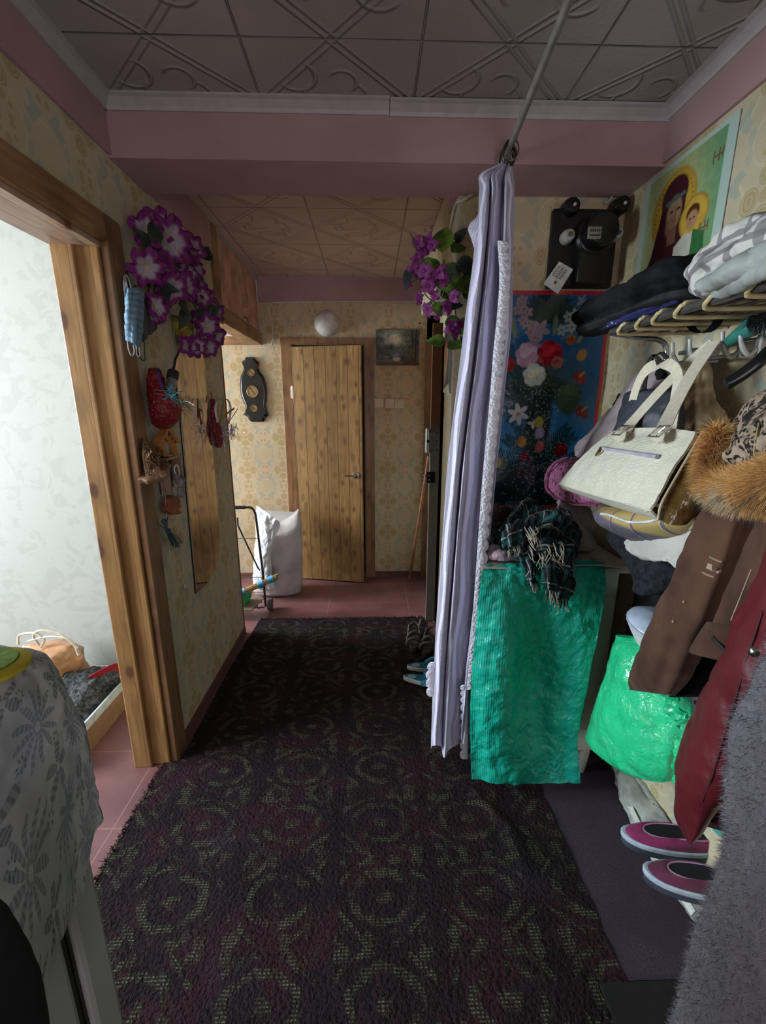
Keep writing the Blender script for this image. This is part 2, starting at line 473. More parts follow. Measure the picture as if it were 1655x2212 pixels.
def print_mat(name, rough=.3, spec=.5, bump=0):
    m = Mat(name, rough, spec); n = m.nt.nodes.new('ShaderNodeVertexColor'); n.layer_name = 'print'
    m.nt.links.new(n.outputs[0], m.b.inputs['Base Color'])
    if bump: m.bump(m.noise(14, 3), bump, .01)
    return m.mat
class Paint:
    def __init__(s, w_, h, c): s.w, s.h = w_, h; s.a = np.ones((h, w_, 3))*np.array(c); s.Y, s.X = np.mgrid[0:h, 0:w_].astype(float); s.X /= w_; s.Y /= h; s.ar = w_/h
    def m(s, mask, c, op=1): k = (np.clip(mask, 0, 1)*op)[..., None]; s.a = s.a*(1-k)+np.array(c)*k
    def d(s, cx, cy, rx, ry, ang=0):
        dx, dy = (s.X-cx)*s.ar, s.Y-cy; ca, sa = math.cos(ang), math.sin(ang)
        u, v = dx*ca+dy*sa, -dx*sa+dy*ca; return np.sqrt((u/rx)**2+(v/ry)**2)
    def ell(s, cx, cy, rx, ry, c, ang=0, soft=.15, op=1): s.m((1-s.d(cx, cy, rx, ry, ang))/soft+.5, c, op)
    def poly(s, pts, c, op=1):
        ins = np.zeros_like(s.X, dtype=bool); n = len(pts)
        for i in range(n):
            x0, y0 = pts[i]; x1, y1 = pts[(i+1) % n]
            if y0 == y1: continue
            cnd = ((s.Y >= min(y0, y1)) & (s.Y < max(y0, y1))); xi = x0+(s.Y-y0)/(y1-y0)*(x1-x0); ins ^= cnd & (s.X < xi)
        s.m(ins.astype(float), c, op)
    def line(s, p, q, wd, c, op=1):
        px_, py_ = p; qx, qy = q; dx, dy = (qx-px_)*s.ar, qy-py_; L = dx*dx+dy*dy+1e-9
        t = np.clip(((s.X-px_)*s.ar*dx+(s.Y-py_)*dy)/L, 0, 1); dd = np.hypot((s.X-px_)*s.ar-t*dx, s.Y-py_-t*dy); s.m((wd-dd)/(wd*.5)+.5, c, op)
    def noise(s, sc, amp, seed=0):
        r = np.random.RandomState(seed); g = r.rand(sc+2, sc+2); yy, xx = s.Y*sc, s.X*sc; i, j = yy.astype(int), xx.astype(int); fy, fx = yy-i, xx-j
        v = g[i, j]*(1-fy)*(1-fx)+g[i+1, j]*fy*(1-fx)+g[i, j+1]*(1-fy)*fx+g[i+1, j+1]*fy*fx; s.a = np.clip(s.a*(1+amp*(v[..., None]-.5)*2), 0, 1)

# ---------------------------------------------------------------- the setting
XL, XR, YB, YA, XC, ZC, ZW = -.87, 1.03, 3.67, 1.93, .36, 2.48, 2.32
def quad(name, pts, mat): return struct(MB().add(pts, [tuple(range(len(pts)))]).build(name, mat, smooth=False))
DY0, DY1, DZ = .50, 1.60, 2.035         # left doorway
f_ = MB().box((-3.9, -3.2, -.08), (1.5, 3.75, 0)); struct(f_.build('floor', FLOOR, smooth=False))
# left wall with doorway, lower part papered, upper band painted pink
m = MB(); m.box((-1.0, -3.2, 0), (XL, DY0, ZW)); m.box((-1.0, DY1, 0), (XL, 2.68, ZW)); m.box((-1.0, DY0, DZ), (XL, DY1, ZW))
struct(m.build('wall_left', WP_Y, smooth=False))
struct(box('trim_1', (-1.0, -3.2, ZW), (XL+.012, 2.645, ZC+.05), PINK))
struct(MB().box((XR, -3.2, 0), (XR+.1, YA+.1, ZW)).build('wall_right', WP_Y, smooth=False))
struct(box('trim_2', (XR-.012, -3.2, ZW), (XR+.1, YA+.1, ZC+.05), PINK))
struct(MB().box((-3.9, YB, 0), (.6, YB+.1, 2.30)).build('wall_back', WP_X, smooth=False))
struct(box('trim_3', (-.87, YB-.012, 2.30), (.6, YB+.1, ZC+.05), PINK))
m = MB(); m.box((XC, YA, 0), (XR, YA+.1, ZW)); struct(m.build('wall_alcove', WP_X, smooth=False))
m = MB(); m.box((XC-.004, YA+.004, 0), (XC+.1, 2.12, ZW)); m.box((.56, 3.2, 0), (.66, YB, 2.47)); m.box((XC, 2.12, 2.12), (XC+.19, 3.2, 2.47))
struct(m.build('wall_corridor_right', WP_Y, smooth=False))
struct(box('trim_4', (XC-.012, 1.96, ZW), (XC+.1, 2.12, ZC), PINK))
# dark entrance room behind the open door
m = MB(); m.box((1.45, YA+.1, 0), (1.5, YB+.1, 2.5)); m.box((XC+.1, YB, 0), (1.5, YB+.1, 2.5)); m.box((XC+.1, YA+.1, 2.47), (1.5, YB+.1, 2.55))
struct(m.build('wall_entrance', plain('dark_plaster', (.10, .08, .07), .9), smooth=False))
struct(box('trim_5', (-.87, 1.70, 2.312), (XR, 1.95, ZC+.05), PINK))       # the beam
struct(box('ceiling', (-1.0, -3.2, ZC), (XR+.1, 1.72, ZC+.06), TILE))
struct(box('ceiling_corridor', (-.875, 1.93, ZC), (XC+.3, YB, ZC+.06), TILE2))
# cornices
CORN = plain('white_cornice', (.40, .365, .365), .5, var=.05)
def cornice(name, a, b, ny):
    a, b = Vector(a), Vector(b); d = (b-a).normalized(); n = Vector(ny); up = Vector((0, 0, 1))
    prof = [(0, 0), (.036, 0), (.036, -.006), (.026, -.010), (.018, -.018), (.010, -.026), (.006, -.036), (0, -.036)]
    m = MB(); m.loft([[a+n*p+up*q for p, q in prof], [b+n*p+up*q for p, q in prof]]); struct(m.build(name, CORN, smooth=False))
cornice('trim_6', (XL+.012, -3.2, ZC), (XL+.012, 1.70, ZC), (1, 0, 0))
cornice('trim_7', (XR-.012, -3.2, ZC), (XR-.012, 1.70, ZC), (-1, 0, 0))
cornice('trim_8', (XL, 1.70, ZC), (.07, 1.70, ZC), (0, -1, 0))
cornice('trim_9', (.072, 1.70, ZC-.003), (XR, 1.70, ZC-.003), (0, -1, 0))
# room on the left
struct(box('wall_room_far', (-3.9, 2.16, 0), (-1.0, 2.26, 2.7), LPAPER))
struct(box('wall_room_left', (-4.0, -3.2, 0), (-3.9, 2.26, 2.7), LPAPER))
struct(box('ceiling_room', (-3.9, -3.2, 2.6), (-1.0, 2.2, 2.7), plain('white_ceiling', (.75, .74, .7))))
# kitchen passage on the left behind
struct(box('wall_kitchen', (-3.9, 2.58, 0), (-.99, 2.68, 2.5), LPAPER))
struct(box('ceiling_kitchen', (-3.9, 2.66, 2.045), (-.90, YB, 2.10), TILE3))
struct(box('wall_kitchen_left', (-4.0, 2.6, 0), (-3.9, 3.7, 2.5), LPAPER))
# left doorway: casing and reveal
m = MB(); m.box((XL, DY1-.01, 0), (XL+.018, DY1+.085, DZ+.075)); m.box((XL, DY1-.022, 0), (XL+.026, DY1+.0, DZ-.01)); struct(m.build('door_1_casing', W_CASEY, smooth=False, bevel=.004))
struct(MB().box((XL, DY0-.3, DZ-.015), (XL+.018, DY1-.01, DZ+.075)).build('trim_10', W_BEAMY, smooth=False, bevel=.004))
m = MB(); m.box((XL-.005, DY1-.03, 0), (-.955, DY1+.01, DZ)); m.box((-.945, DY1-.045, 0), (-1.02, DY1+.01, DZ)); struct(m.build('trim_11', W_REV, smooth=False, bevel=.005))
m = MB(); m.box((XL, DY0-.3, DZ-.03), (-1.02, DY1, DZ)); struct(m.build('trim_12', wood('wood_reveal_top', (.42, .26, .16), (.60, .42, .30), axis='x', grain='y', plank=.06, seamd=.3), smooth=False))
struct(box('baseboard_left', (XL, DY1+.085, 0), (XL+.012, 2.68, .045), plain('brown_baseboard', (.13, .06, .045))))
struct(box('baseboard_back', (-1.6, YB-.014, 0), (.5, YB, .05), plain('brown_baseboard', (.13, .06, .045))))
struct(box('trim_13', (XL-.13, 2.68, 0), (XL+.004, 2.692, 2.02), plain('brown_edge', (.22, .09, .06))))
# overhead cupboard along the kitchen opening: boards, the doors come with the objects
m = MB(); m.box((XL-.06, 2.645, 1.97), (XL+.02, 2.72, 2.475)); struct(m.build('trim_14', W_CASE, smooth=False, bevel=.003))
m = MB(); m.box((XL-.09, 2.70, 1.985), (XL+.012, YB, 2.075)); struct(m.build('trim_15', W_BEAMY, smooth=False, bevel=.003))
m = MB(); m.box((-1.9, YB-.03, 1.985), (XL-.09, YB, 2.045)); struct(m.build('trim_16', W_BEAMX, smooth=False))

# ================================================================ far end of the corridor
# ---- antresol (overhead cupboard) doors
PWOOD = plain('pink_cupboard_paint', (.50, .29, .23), .55, var=.2, sc=9)
DARKW = plain('dark_gap_wood', (.16, .075, .035), .6)
METB = plain('aged_brass', (.35, .26, .12), .35, metal=.8)
t = thing('overhead_cupboard', (XL-.1, 3.2, 2.075), 'pink painted overhead cupboard above the kitchen passage', 'cupboard')
MB().box((XL-.45, 2.72, 2.075), (XL-.022, YB-.005, 2.47)).build('cabinet_body', PWOOD, t, smooth=False)
d1 = MB().box((XL-.022, 2.735, 2.085), (XL+.0, 3.185, 2.462)).build('door', PWOOD, t, smooth=False, bevel=.002)
d2 = MB().box((XL-.022, 3.197, 2.085), (XL+.0, YB-.03, 2.462)).build('door', PWOOD, t, smooth=False, bevel=.002)
MB().tube([(XL, 3.30, 2.17), (XL+.02, 3.30, 2.18), (XL+.024, 3.30, 2.23), (XL+.02, 3.30, 2.28), (XL, 3.30, 2.29)], .006, 8).build('handle', PWOOD, d2)
MB().tube([(XL, 3.22, 2.10), (XL+.008, 3.25, 2.112), (XL+.008, 3.30, 2.112), (XL, 3.34, 2.095)], .004, 6).build('hook', DARKW, d2)
struct(MB().box((XL-.005, 2.72, 2.462), (XL+.014, YB, 2.478)).build('trim_17', CORN, smooth=False))

# ---- back door: casing + leaf slightly open
yb = YB
m = MB()
m.box((-.712, yb-.022, 0), (-.628, yb, 2.035)); m.box((-.045, yb-.022, 0), (.036, yb, 2.035)); m.box((-.628, yb-.0218, 1.99), (-.045, yb, 2.035))
struct(m.build('trim_18', W_CASE, smooth=False, bevel=.003))
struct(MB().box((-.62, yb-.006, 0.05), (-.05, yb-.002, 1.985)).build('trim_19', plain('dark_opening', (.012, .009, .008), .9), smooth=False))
door = thing('door_2', (-.622, yb-.03, 0.01), 'plank patterned wooden door standing slightly open at the corridor end', 'door')
ang = math.radians(-11.5)
door.rotation_euler = (0, 0, 0)
ca, sa = math.cos(ang), math.sin(ang)
ux, uy = Vector((ca, sa, 0)), Vector((-sa, ca, 0))
o0 = Vector((-.622, yb-.05, .012)); DWd = .565
def leafbox(m, u0, u1, v0, v1, z0, z1):
    c = o0+ux*(u0+u1)/2+uy*(v0+v1)/2+Vector((0, 0, (z0+z1)/2)); m.obox(c, ux*(u1-u0)/2, uy*(v1-v0)/2, Vector((0, 0, (z1-z0)/2))); return m
leafbox(MB(), 0, DWd, 0, .034, .0, 1.955).build('door_leaf', W_DOOR, door, smooth=False, bevel=.002)
CHR = plain('chrome', (.75, .75, .76), .15, metal=1, var=.02)
hc = o0+ux*(DWd-.055)+Vector((0, 0, .945))
hm = MB(); hm.lathe([(.026, -.0), (.028, .006), (.024, .012), (.012, .014), (.011, .045), (.0, .047)], hc, -uy, 20)
hm.tube([hc-uy*.04, hc-uy*.045-ux*.03, hc-uy*.046-ux*.075, hc-uy*.045-ux*.10+Vector((0, 0, -.006))], [.009, .008, .007, .006], 10)
hm.build('door_handle', CHR, door)
WHG = plain('painted_hinge', (.62, .50, .38), .5)
for z in (1.62, .40):
    MB().tube([(-.628, yb-.034, z-.05), (-.628, yb-.034, z+.05)], .009, 10).box((-.65, yb-.026, z-.045), (-.628, yb-.0225, z+.045)).build('hinge', WHG, door)
struct(box('trim_20', (.455, YB-.03, 0), (.56, YB, 2.03), W_CASE))

# ---- round wall lamp
lc = at(706, 699, Y=YB)
t = thing('wall_lamp', lc, 'round frosted white wall lamp above the plank door', 'lamp')
GLOB = plain('frosted_white', (.62, .60, .57), .45)
MB().lathe([(.098, -.0), (.098, .012), (.09, .018), (.0, .018)], lc, (0, -1, 0), 32).build('base', plain('lamp_base', (.5, .46, .42), .5), t)
MB().lathe([(.090, .016), (.094, .03), (.086, .055), (.06, .078), (.03, .088), (0, .091)], lc, (0, -1, 0), 32).build('lamp_shade', GLOB, t)

# ---- landscape painting
P = Paint(112, 96, (.10, .115, .11))
P.ell(.42, .28, .32, .26, (.44, .45, .36), soft=1.2); P.ell(.44, .26, .12, .10, (.80, .72, .52), soft=1.2)
for i in range(60):
    x, y = random.random(), random.random()
    if y < .25 and .3 < x < .6: continue
    if abs(x-.45) < .22 and y < .45: continue
    P.ell(x, .1+y*.75, .05+.06*random.random(), .04+.06*random.random(), (.035+.03*random.random(), .045+.03*random.random(), .045), soft=1, op=.55)
P.ell(.47, .66, .16, .12, (.14, .18, .22), soft=1); P.ell(.47, .82, .10, .06, (.48, .44, .36), soft=.8); P.ell(.45, .70, .08, .03, (.25, .3, .36), soft=1)
P.poly([(.80, .52), (.84, .54), (.87, .70), (.86, .84), (.83, .80)], (.30, .16, .06)); P.line((.82, 0), (.84, .9), .012, (.03, .03, .03)); P.line((.92, 0), (.9, .9), .02, (.03, .03, .03))
P.poly([(0, 1), (.0, .88), (.3, .93), (.5, .88), (.75, .84), (1, .9), (1, 1)], (.08, .045, .03)); P.ell(.22, .76, .09, .02, (.30, .17, .08), ang=.3, soft=.8); P.ell(.6, .9, .12, .015, (.25, .15, .08), ang=-.2, soft=.8)
P.noise(30, .35, 4)
PRN = print_mat('printed_card', .45, .4); PRG = print_mat('glossy_print', .22, .5, .25)
a, b = at(813, 712, Y=YB-.012), at(905, 789, Y=YB-.012)
t = thing('landscape_painting', ((a.x+b.x)/2, YB, b.z), 'small unframed moonlit river landscape painting right of the plank door', 'painting')
MB().box((a.x, YB-.011, b.z), (b.x, YB, a.z)).build('stretcher', plain('canvas_edge', (.05, .05, .05), .7), t, smooth=False)
print_mesh('canvas', ((a.x, YB-.0125, a.z), (b.x, YB-.0125, a.z), (b.x, YB-.0125, b.z), (a.x, YB-.0125, b.z)), P.a, PRN, t, .001)

# ---- light switches
SWM = plain('switch_plastic', (.62, .48, .38), .45, var=.03)
for i, (x0, x1, lab, nk) in enumerate(((808, 828, 'single light switch nearest the plank door casing', 1), (832, 852, 'double-rocker light switch in the middle of the three', 2), (853, 873, 'single light switch on the right end of the row', 1))):
    a, b = at(x0, 861+i*.6, Y=YB), at(x1, 881+i*.4, Y=YB)
    t = thing('light_switch', ((a.x+b.x)/2, YB, b.z), lab, 'switch', 'light switches beside the plank door')
    MB().box((a.x, YB-.010, b.z), (b.x, YB, a.z)).build('frame', SWM, t, smooth=False, bevel=.003)
    cx, w_ = (a.x+b.x)/2, (b.x-a.x)*.34
    for k in range(nk):
        xa = cx-w_+2*w_*k/nk; xb = cx-w_+2*w_*(k+1)/nk-.002
        MB().box((xa, YB-.0135, b.z+.012), (xb, YB-.009, a.z-.012)).build('rocker', SWM, t, smooth=False, bevel=.0015)

# ---- barometer board
Yb0 = YB-.001
outl = [(-.34, 1), (.32, 1), (.38, .93), (.62, .86), (.60, .78), (.52, .70), (.62, .56), (.86, .42), (1.0, .2), (1.0, -.05), (.92, -.3), (.80, -.5), (.86, -.68), (.98, -.80), (.72, -.86), (.62, -.95), (.5, -1), (-.45, -1), (-.62, -.93), (-.70, -.84), (-.98, -.78), (-.82, -.62), (-.78, -.5), (-.95, -.3), (-1.05, -.05), (-1.0, .2), (-.88, .42), (-.68, .56), (-.56, .70), (-.64, .78), (-.68, .86), (-.42, .93)]
cA, cB = at(541, 772, Y=Yb0), at(556, 911, Y=Yb0); cc = (cA+cB)/2; hh = (cA.z-cB.z)/2; tilt = (cB.x-cA.x)/2
def bp(u, v, k=1, dy=0): return Vector((cc.x-v*tilt*1.0+u*.105*k, Yb0-dy, cc.z+v*hh*(k*.5+.5)))
t = thing('barometer', (cc.x, YB, cB.z), 'black lacquered wavy barometer board with three brass dials', 'barometer')
mb = MB(); mb.loft([[bp(u, v, 1, 0) for u, v in outl], [bp(u, v, 1, .012) for u, v in outl], [bp(u, v, .84, .026) for u, v in outl]])
mb.build('board', plain('black_lacquer', (.012, .011, .010), .12, .6), t, smooth=False, bevel=.002)
DIAL = plain('brass_dial', (.32, .20, .075), .4, var=.25, sc=60); BR = plain('brass_rim', (.42, .29, .12), .3, metal=.7)
for (px, py, r) in ((543, 805, .030), (546, 846, .047), (549, 882, .030)):
    c = at(px, py, Y=Yb0-.026)
    d = MB().lathe([(r, 0), (r, .008), (r*.93, .011), (r*.88, .008), (r*.86, .006)], c, (0, -1, 0), 32).build('dial_rim', BR, t)
    MB().lathe([(r*.9, 0), (r*.9, .006), (0, .0065)], c, (0, -1, 0), 32).build('dial_face', DIAL, d)
    mb = MB(); mb.obox(c+Vector((0, -.0085, 0)), Vector((.6, 0, -.8))*r*.7, (0, .0008, 0), Vector((.8, 0, .6))*.0016); mb.lathe([(.004, .006), (.004, .011), (0, .011)], c, (0, -1, 0), 10)
    for k in range(12):
        a = 2*PI*k/12; mb.obox(c+Vector((math.cos(a)*r*.7, -.0066, math.sin(a)*r*.7)), Vector((math.cos(a), 0, math.sin(a)))*r*.08, (0, .0006, 0), Vector((-math.sin(a), 0, math.cos(a)))*.0008)
    mb.build('pointer', plain('black_metal', (.02, .02, .02), .4), d)

# ---- leaning stick and white cable
mm = MB(); mm.tube([at(885, 1252, Z=0)+Vector((0, 0, 0)), at(926, 985, Y=3.42)], [.013, .012], 10)
tag(mm.build('broom_handle', plain('red_brown_stick', (.24, .085, .04), .5, var=.25)), 'thin reddish wooden broom handle leaning in the right corner of the corridor', 'stick')
CAB = plain('white_cable', (.60, .55, .50), .45, var=.05)
pts = [at(600, 653, Y=YB-.01), at(700, 652, Y=YB-.01), at(800, 652, Y=YB-.01), at(905, 652, Y=YB-.01)]
pts = [at(560, 750, Y=YB-.035), at(583, 748, Y=YB-.036), at(589, 735, Y=YB-.03), at(588, 700, Y=YB-.012), at(580, 668, Y=YB-.012), at(587, 656, Y=YB-.018)]+pts
mb = MB(); mb.tube([Vector(p) for p in catmull(pts, 60)], .0045, 8)
tag(mb.build('white_cable', CAB), 'white cable looping down beside the overhead cupboard and along the back wall', 'cable')

# ---- open entrance door leaf edge on the right with lock plates
OLD = Mat('worn_green_white_paint', .6); n = OLD.noise(18, 5); n2 = OLD.noise(60, 3)
zmask = OLD.z.st(1.15, 1.45)
OLD.layers((.40, .42, .36), ((.30, .15, .07), zmask), ((.22, .12, .07), n.st(.62, .68)), ((.5, .5, .45), n2.st(.6, .8)*.3)); OLD.bump(n, .3, .003)
t = thing('door_3', (.44, 3.1, 0), 'old entrance door standing open, its worn narrow edge facing the hall', 'door')
MB().prism([(.386, 2.80, .012), (.450, 2.80, .012), (.555, 3.5, .012), (.495, 3.52, .012)], (0, 0, 1.99)).build('door_leaf', OLD.mat, t, smooth=False, bevel=.003)
GALV = plain('galvanised_lock', (.42, .43, .40), .4, metal=.5, var=.2)
BLK = plain('black_metal', (.02, .02, .02), .4)
lz = at(932, 953, Y=2.79).z; hz = .10
m = MB(); m.box((.374, 2.786, lz-.075), (.448, 2.800, lz+.075)); m.box((.364, 2.79, lz-.078), (.376, 2.87, lz+.078)); l_ = m.build('lock_plate', GALV, t, smooth=False, bevel=.002)
m = MB()
for dx, dz in ((.385, .06), (.43, .05), (.43, -.055), (.385, -.06), (.43, 0.0)): m.lathe([(.005, 0), (.005, .003), (0, .004)], (dx, 2.786, lz+dz), (0, -1, 0), 8)
m.lathe([(.010, 0), (.010, .006), (0, .007)], (.372, 2.786, lz), (0, -1, 0), 12); m.build('screw', BLK, l_)
lz2 = at(932, 1031, Y=2.79).z
l2 = MB().box((.366, 2.778, lz2-.036), (.424, 2.800, lz2+.036)).build('bolt_lock', BLK, t, smooth=False, bevel=.002)
MB().lathe([(.009, 0), (.010, .014), (.0, .02)], (.367, 2.79, lz2+.012), (-1, 0, 0), 12).build('latch_knob', CHR, l2)
m = MB()
for dz in (.014, -.014): m.lathe([(.008, 0), (.008, .003), (0, .003)], (.385, 2.778, lz2+dz), (0, -1, 0), 12)
m.build('screw', GALV, l2)
struct(box('trim_21', (XC+.01, 2.12, 0), (XC+.1, 2.14, 2.12), plain('pale_edge_paint', (.62, .60, .48), .6)))

# ---- shopping trolley frame
FR = plain('brown_grey_tube', (.045, .035, .035), .35, .5, metal=.3)
def A(px, py, Y=3.0): return at(px, py, Y=Y)
t = thing('luggage_trolley', (-.85, 3.02, 0), 'folding luggage trolley frame with curved handle left of the white sack', 'trolley')
hp = [A(505, 1096), A(530, 1096), A(543, 1097), A(550, 1106), A(553, 1118), A(562, 1190), A(568, 1240), A(574, 1310)]
dx_ = Vector((-.26, .0, 0))
cur = [Vector(p) for p in catmull(hp[1:], 40)]
other = [p+Vector((-.33, 0, 0)) for p in cur[12:]]
m = MB(); m.tube(cur, .0085, 10); m.tube([cur[0], cur[0]+Vector((-.25, 0, 0)), other[0]+Vector((.01, 0, .03)), other[0]], .0085, 10); m.tube(other, .0085, 10)
m.build('frame', FR, t)
m = MB(); m.tube([cur[0]+Vector((-.25, 0, 0)), cur[0]], .012, 10); m.build('grip', plain('dark_grip', (.02, .02, .02), .6), t)
m = MB(); m.tube([A(513, 1118, 3.02), A(514, 1135, 3.02), A(558, 1228, 3.0), A(562, 1232, 3.0)], .006, 8); m.build('brace', BLK, t)
WIRE = plain('grey_wire', (.20, .22, .20), .4, metal=.6)
m = MB()
for py, x1 in ((1163, 556), (1247, 571), (1279, 572)): m.tube([A(x1-50, py), A(x1, py)], .003, 6)
m.build('crossbar', WIRE, t)
m = MB(); pl = [at(572, 1283, Z=.11), at(553, 1313, Z=.05), at(500, 1318, Z=.045), at(500, 1290, Z=.06)]
pp = [A(571, 1284), A(556, 1308), A(545, 1313), A(520, 1316), A(470, 1316), A(470, 1290)]
m.prism([Vector((-.80, 3.0, .11)), Vector((-.86, 2.86, .075)), Vector((-1.1, 2.86, .075)), Vector((-1.14, 3.0, .11))], (0, 0, .008)); m.build('platform', plain('brown_board', (.24, .19, .13), .6), t, smooth=False)
m = MB(); m.tube([A(572, 1312), A(545, 1313), A(520, 1314)], .005, 8); m.tube([A(548, 1298), A(560, 1316), A(566, 1310)], .004, 6); m.tube([A(572, 1285), A(562, 1297), A(566, 1302)], .004, 6); m.build('bracket', FR, t)
for dx in (0, -.36):
    wc = A(583, 1312)+Vector((dx, .02, 0)); wc.z = .048
    wt = MB().lathe([(.030, -.014), (.046, -.013), (.048, -.006), (.048, .006), (.046, .013), (.030, .014)], wc, (1, 0, 0), 24).build('wheel', plain('grey_rubber', (.10, .09, .085), .7), t)
    MB().lathe([(.0, -.016), (.028, -.012), (.028, .012), (.0, .016)], wc, (1, 0, 0), 16).build('hub', plain('wheel_hub', (.22, .20, .18), .5), wt)

# ---- straw broom with blue tape and green dustpan on the trolley
STR = plain('straw', (.46, .30, .11), .7, var=.4, sc=180); BT = plain('blue_tape', (.05, .34, .62), .35)
t = thing('straw_broom', A(560, 1262, 2.93), 'straw broom handle bound with blue tape lying across the trolley', 'broom')
c0, c1 = A(500, 1290, 2.9), A(598, 1246, 2.93)
m = MB()
for k in range(26):
    a = 2*PI*k/26; r = .019*(.6+.4*random.random()); off = Vector((0, math.cos(a), math.sin(a)))*r
    m.tube([c0+off*1.3, (c0+c1)/2+off*1.05, c1+off*(1.0+.25*random.random())+ (c1-c0).normalized()*.012*random.random()], .0055, 5)
m.build('straw_bundle', STR, t)
for f in (.26, .66, .88):
    c = c0.lerp(c1, f); d = (c1-c0).normalized()
    MB().tube([c-d*.02, c-d*.01, c+d*.012, c+d*.02], [.0255, .027, .0255, .027], 20).build('tape_band', BT, t)
GRN = plain('green_plastic', (.02, .45, .13), .3, .5)
t = thing('dustpan', A(520, 1310, 2.93), 'bright green plastic dustpan under the straw broom', 'dustpan')
m = MB(); m.loft([[A(505, 1283, 2.9), A(545, 1272, 2.93), A(543, 1290, 2.93), A(524, 1314, 2.9), A(505, 1316, 2.88)], [A(505, 1281, 2.93), A(545, 1270, 2.96), A(543, 1287, 2.98), A(524, 1310, 2.98), A(505, 1312, 2.98)]]); m.build('pan', GRN, t, smooth=False, bevel=.003)
m = MB(); m.tube([A(540, 1277, 2.93), A(552, 1270, 2.93), A(568, 1267, 2.93)], [.010, .009, .011], 8); m.build('handle', GRN, t)

# ---- white woven sack
SACK = Mat('woven_white_plastic', .42, .5, uv=True)
wv_ = ((SACK.x*600).sin()*(SACK.y*600).sin()); nn_ = SACK.noise(8, 3)
SACK.layers((.50, .46, .46), ((.40, .365, .365), nn_.st(.4, .8))); SACK.bump(wv_*.2+nn_, .35, .006)
def sackring(xl, xr, py, d, Y=3.34, dz=0):
    a, b = at(xl, py, Y=Y), at(xr, py, Y=Y); c = (a+b)/2; return (c, (b-a)/2, Vector((0, d, dz)))
rg = [sackring(552, 646, 1284, .06, 3.34), sackring(546, 650, 1270, .11), sackring(548, 651, 1240, .12), sackring(552, 652, 1195, .125), sackring(555, 652, 1150, .11, 3.40), sackring(553, 652, 1120, .075, 3.45), sackring(553, 649, 1100, .045, 3.49)]
base = at(600, 1284, Z=0)
mb = blob(rg, 72, 60, lambda a, t: .035*math.sin(3*a+5*t)+.02*math.sin(9*t*PI+2*a), .012, 9)
dzf = -min(v[2] for v in mb.v)
# the mouth sags between its two corners, the foot stands flat on the floor
vv = []
cxm = sum(v[0] for v in mb.v)/len(mb.v)
for (x, y, z) in mb.v:
    k = max(0, (z-.5)/.2); u = (x-cxm)/.17
    z2 = z+dzf*0
    if z > .45: z2 = z-.10*k*(1-min(1, u*u))*(1.0)+.012*k*u
    vv.append((x, y, max(z2, .002)))
mb.v = vv
t = thing('sack', (cxm, 3.35, 0), 'crumpled white woven sack standing against the plank door casing', 'sack')
mb.build('sack_body', SACK.mat, t)
FILM = plain('white_film', (.72, .74, .78), .18, .6, var=.08)
rows = [[at(554, 1092, Y=3.36), at(575, 1106, Y=3.26), at(592, 1118, Y=3.22), at(604, 1128, Y=3.22)], [at(553, 1110, Y=3.30), at(570, 1125, Y=3.22), at(588, 1140, Y=3.20), at(604, 1140, Y=3.22)], [at(554, 1150, Y=3.28), at(568, 1155, Y=3.20), at(584, 1160, Y=3.185), at(594, 1162, Y=3.19)], [at(550, 1195, Y=3.26), at(562, 1195, Y=3.19), at(575, 1197, Y=3.17), at(586, 1196, Y=3.19)], [at(546, 1240, Y=3.25), at(560, 1240, Y=3.19), at(576, 1240, Y=3.17), at(588, 1240, Y=3.185)], [at(547, 1268, Y=3.27), at(562, 1270, Y=3.20), at(580, 1272, Y=3.18), at(594, 1271, Y=3.2)]]
sheet(rows, 40, 70, lambda U, V: .006*np.sin(U*22+np.sin(V*9)*2)*np.exp(-V*2), .002, .008, 25).build('film_lining', FILM, t)

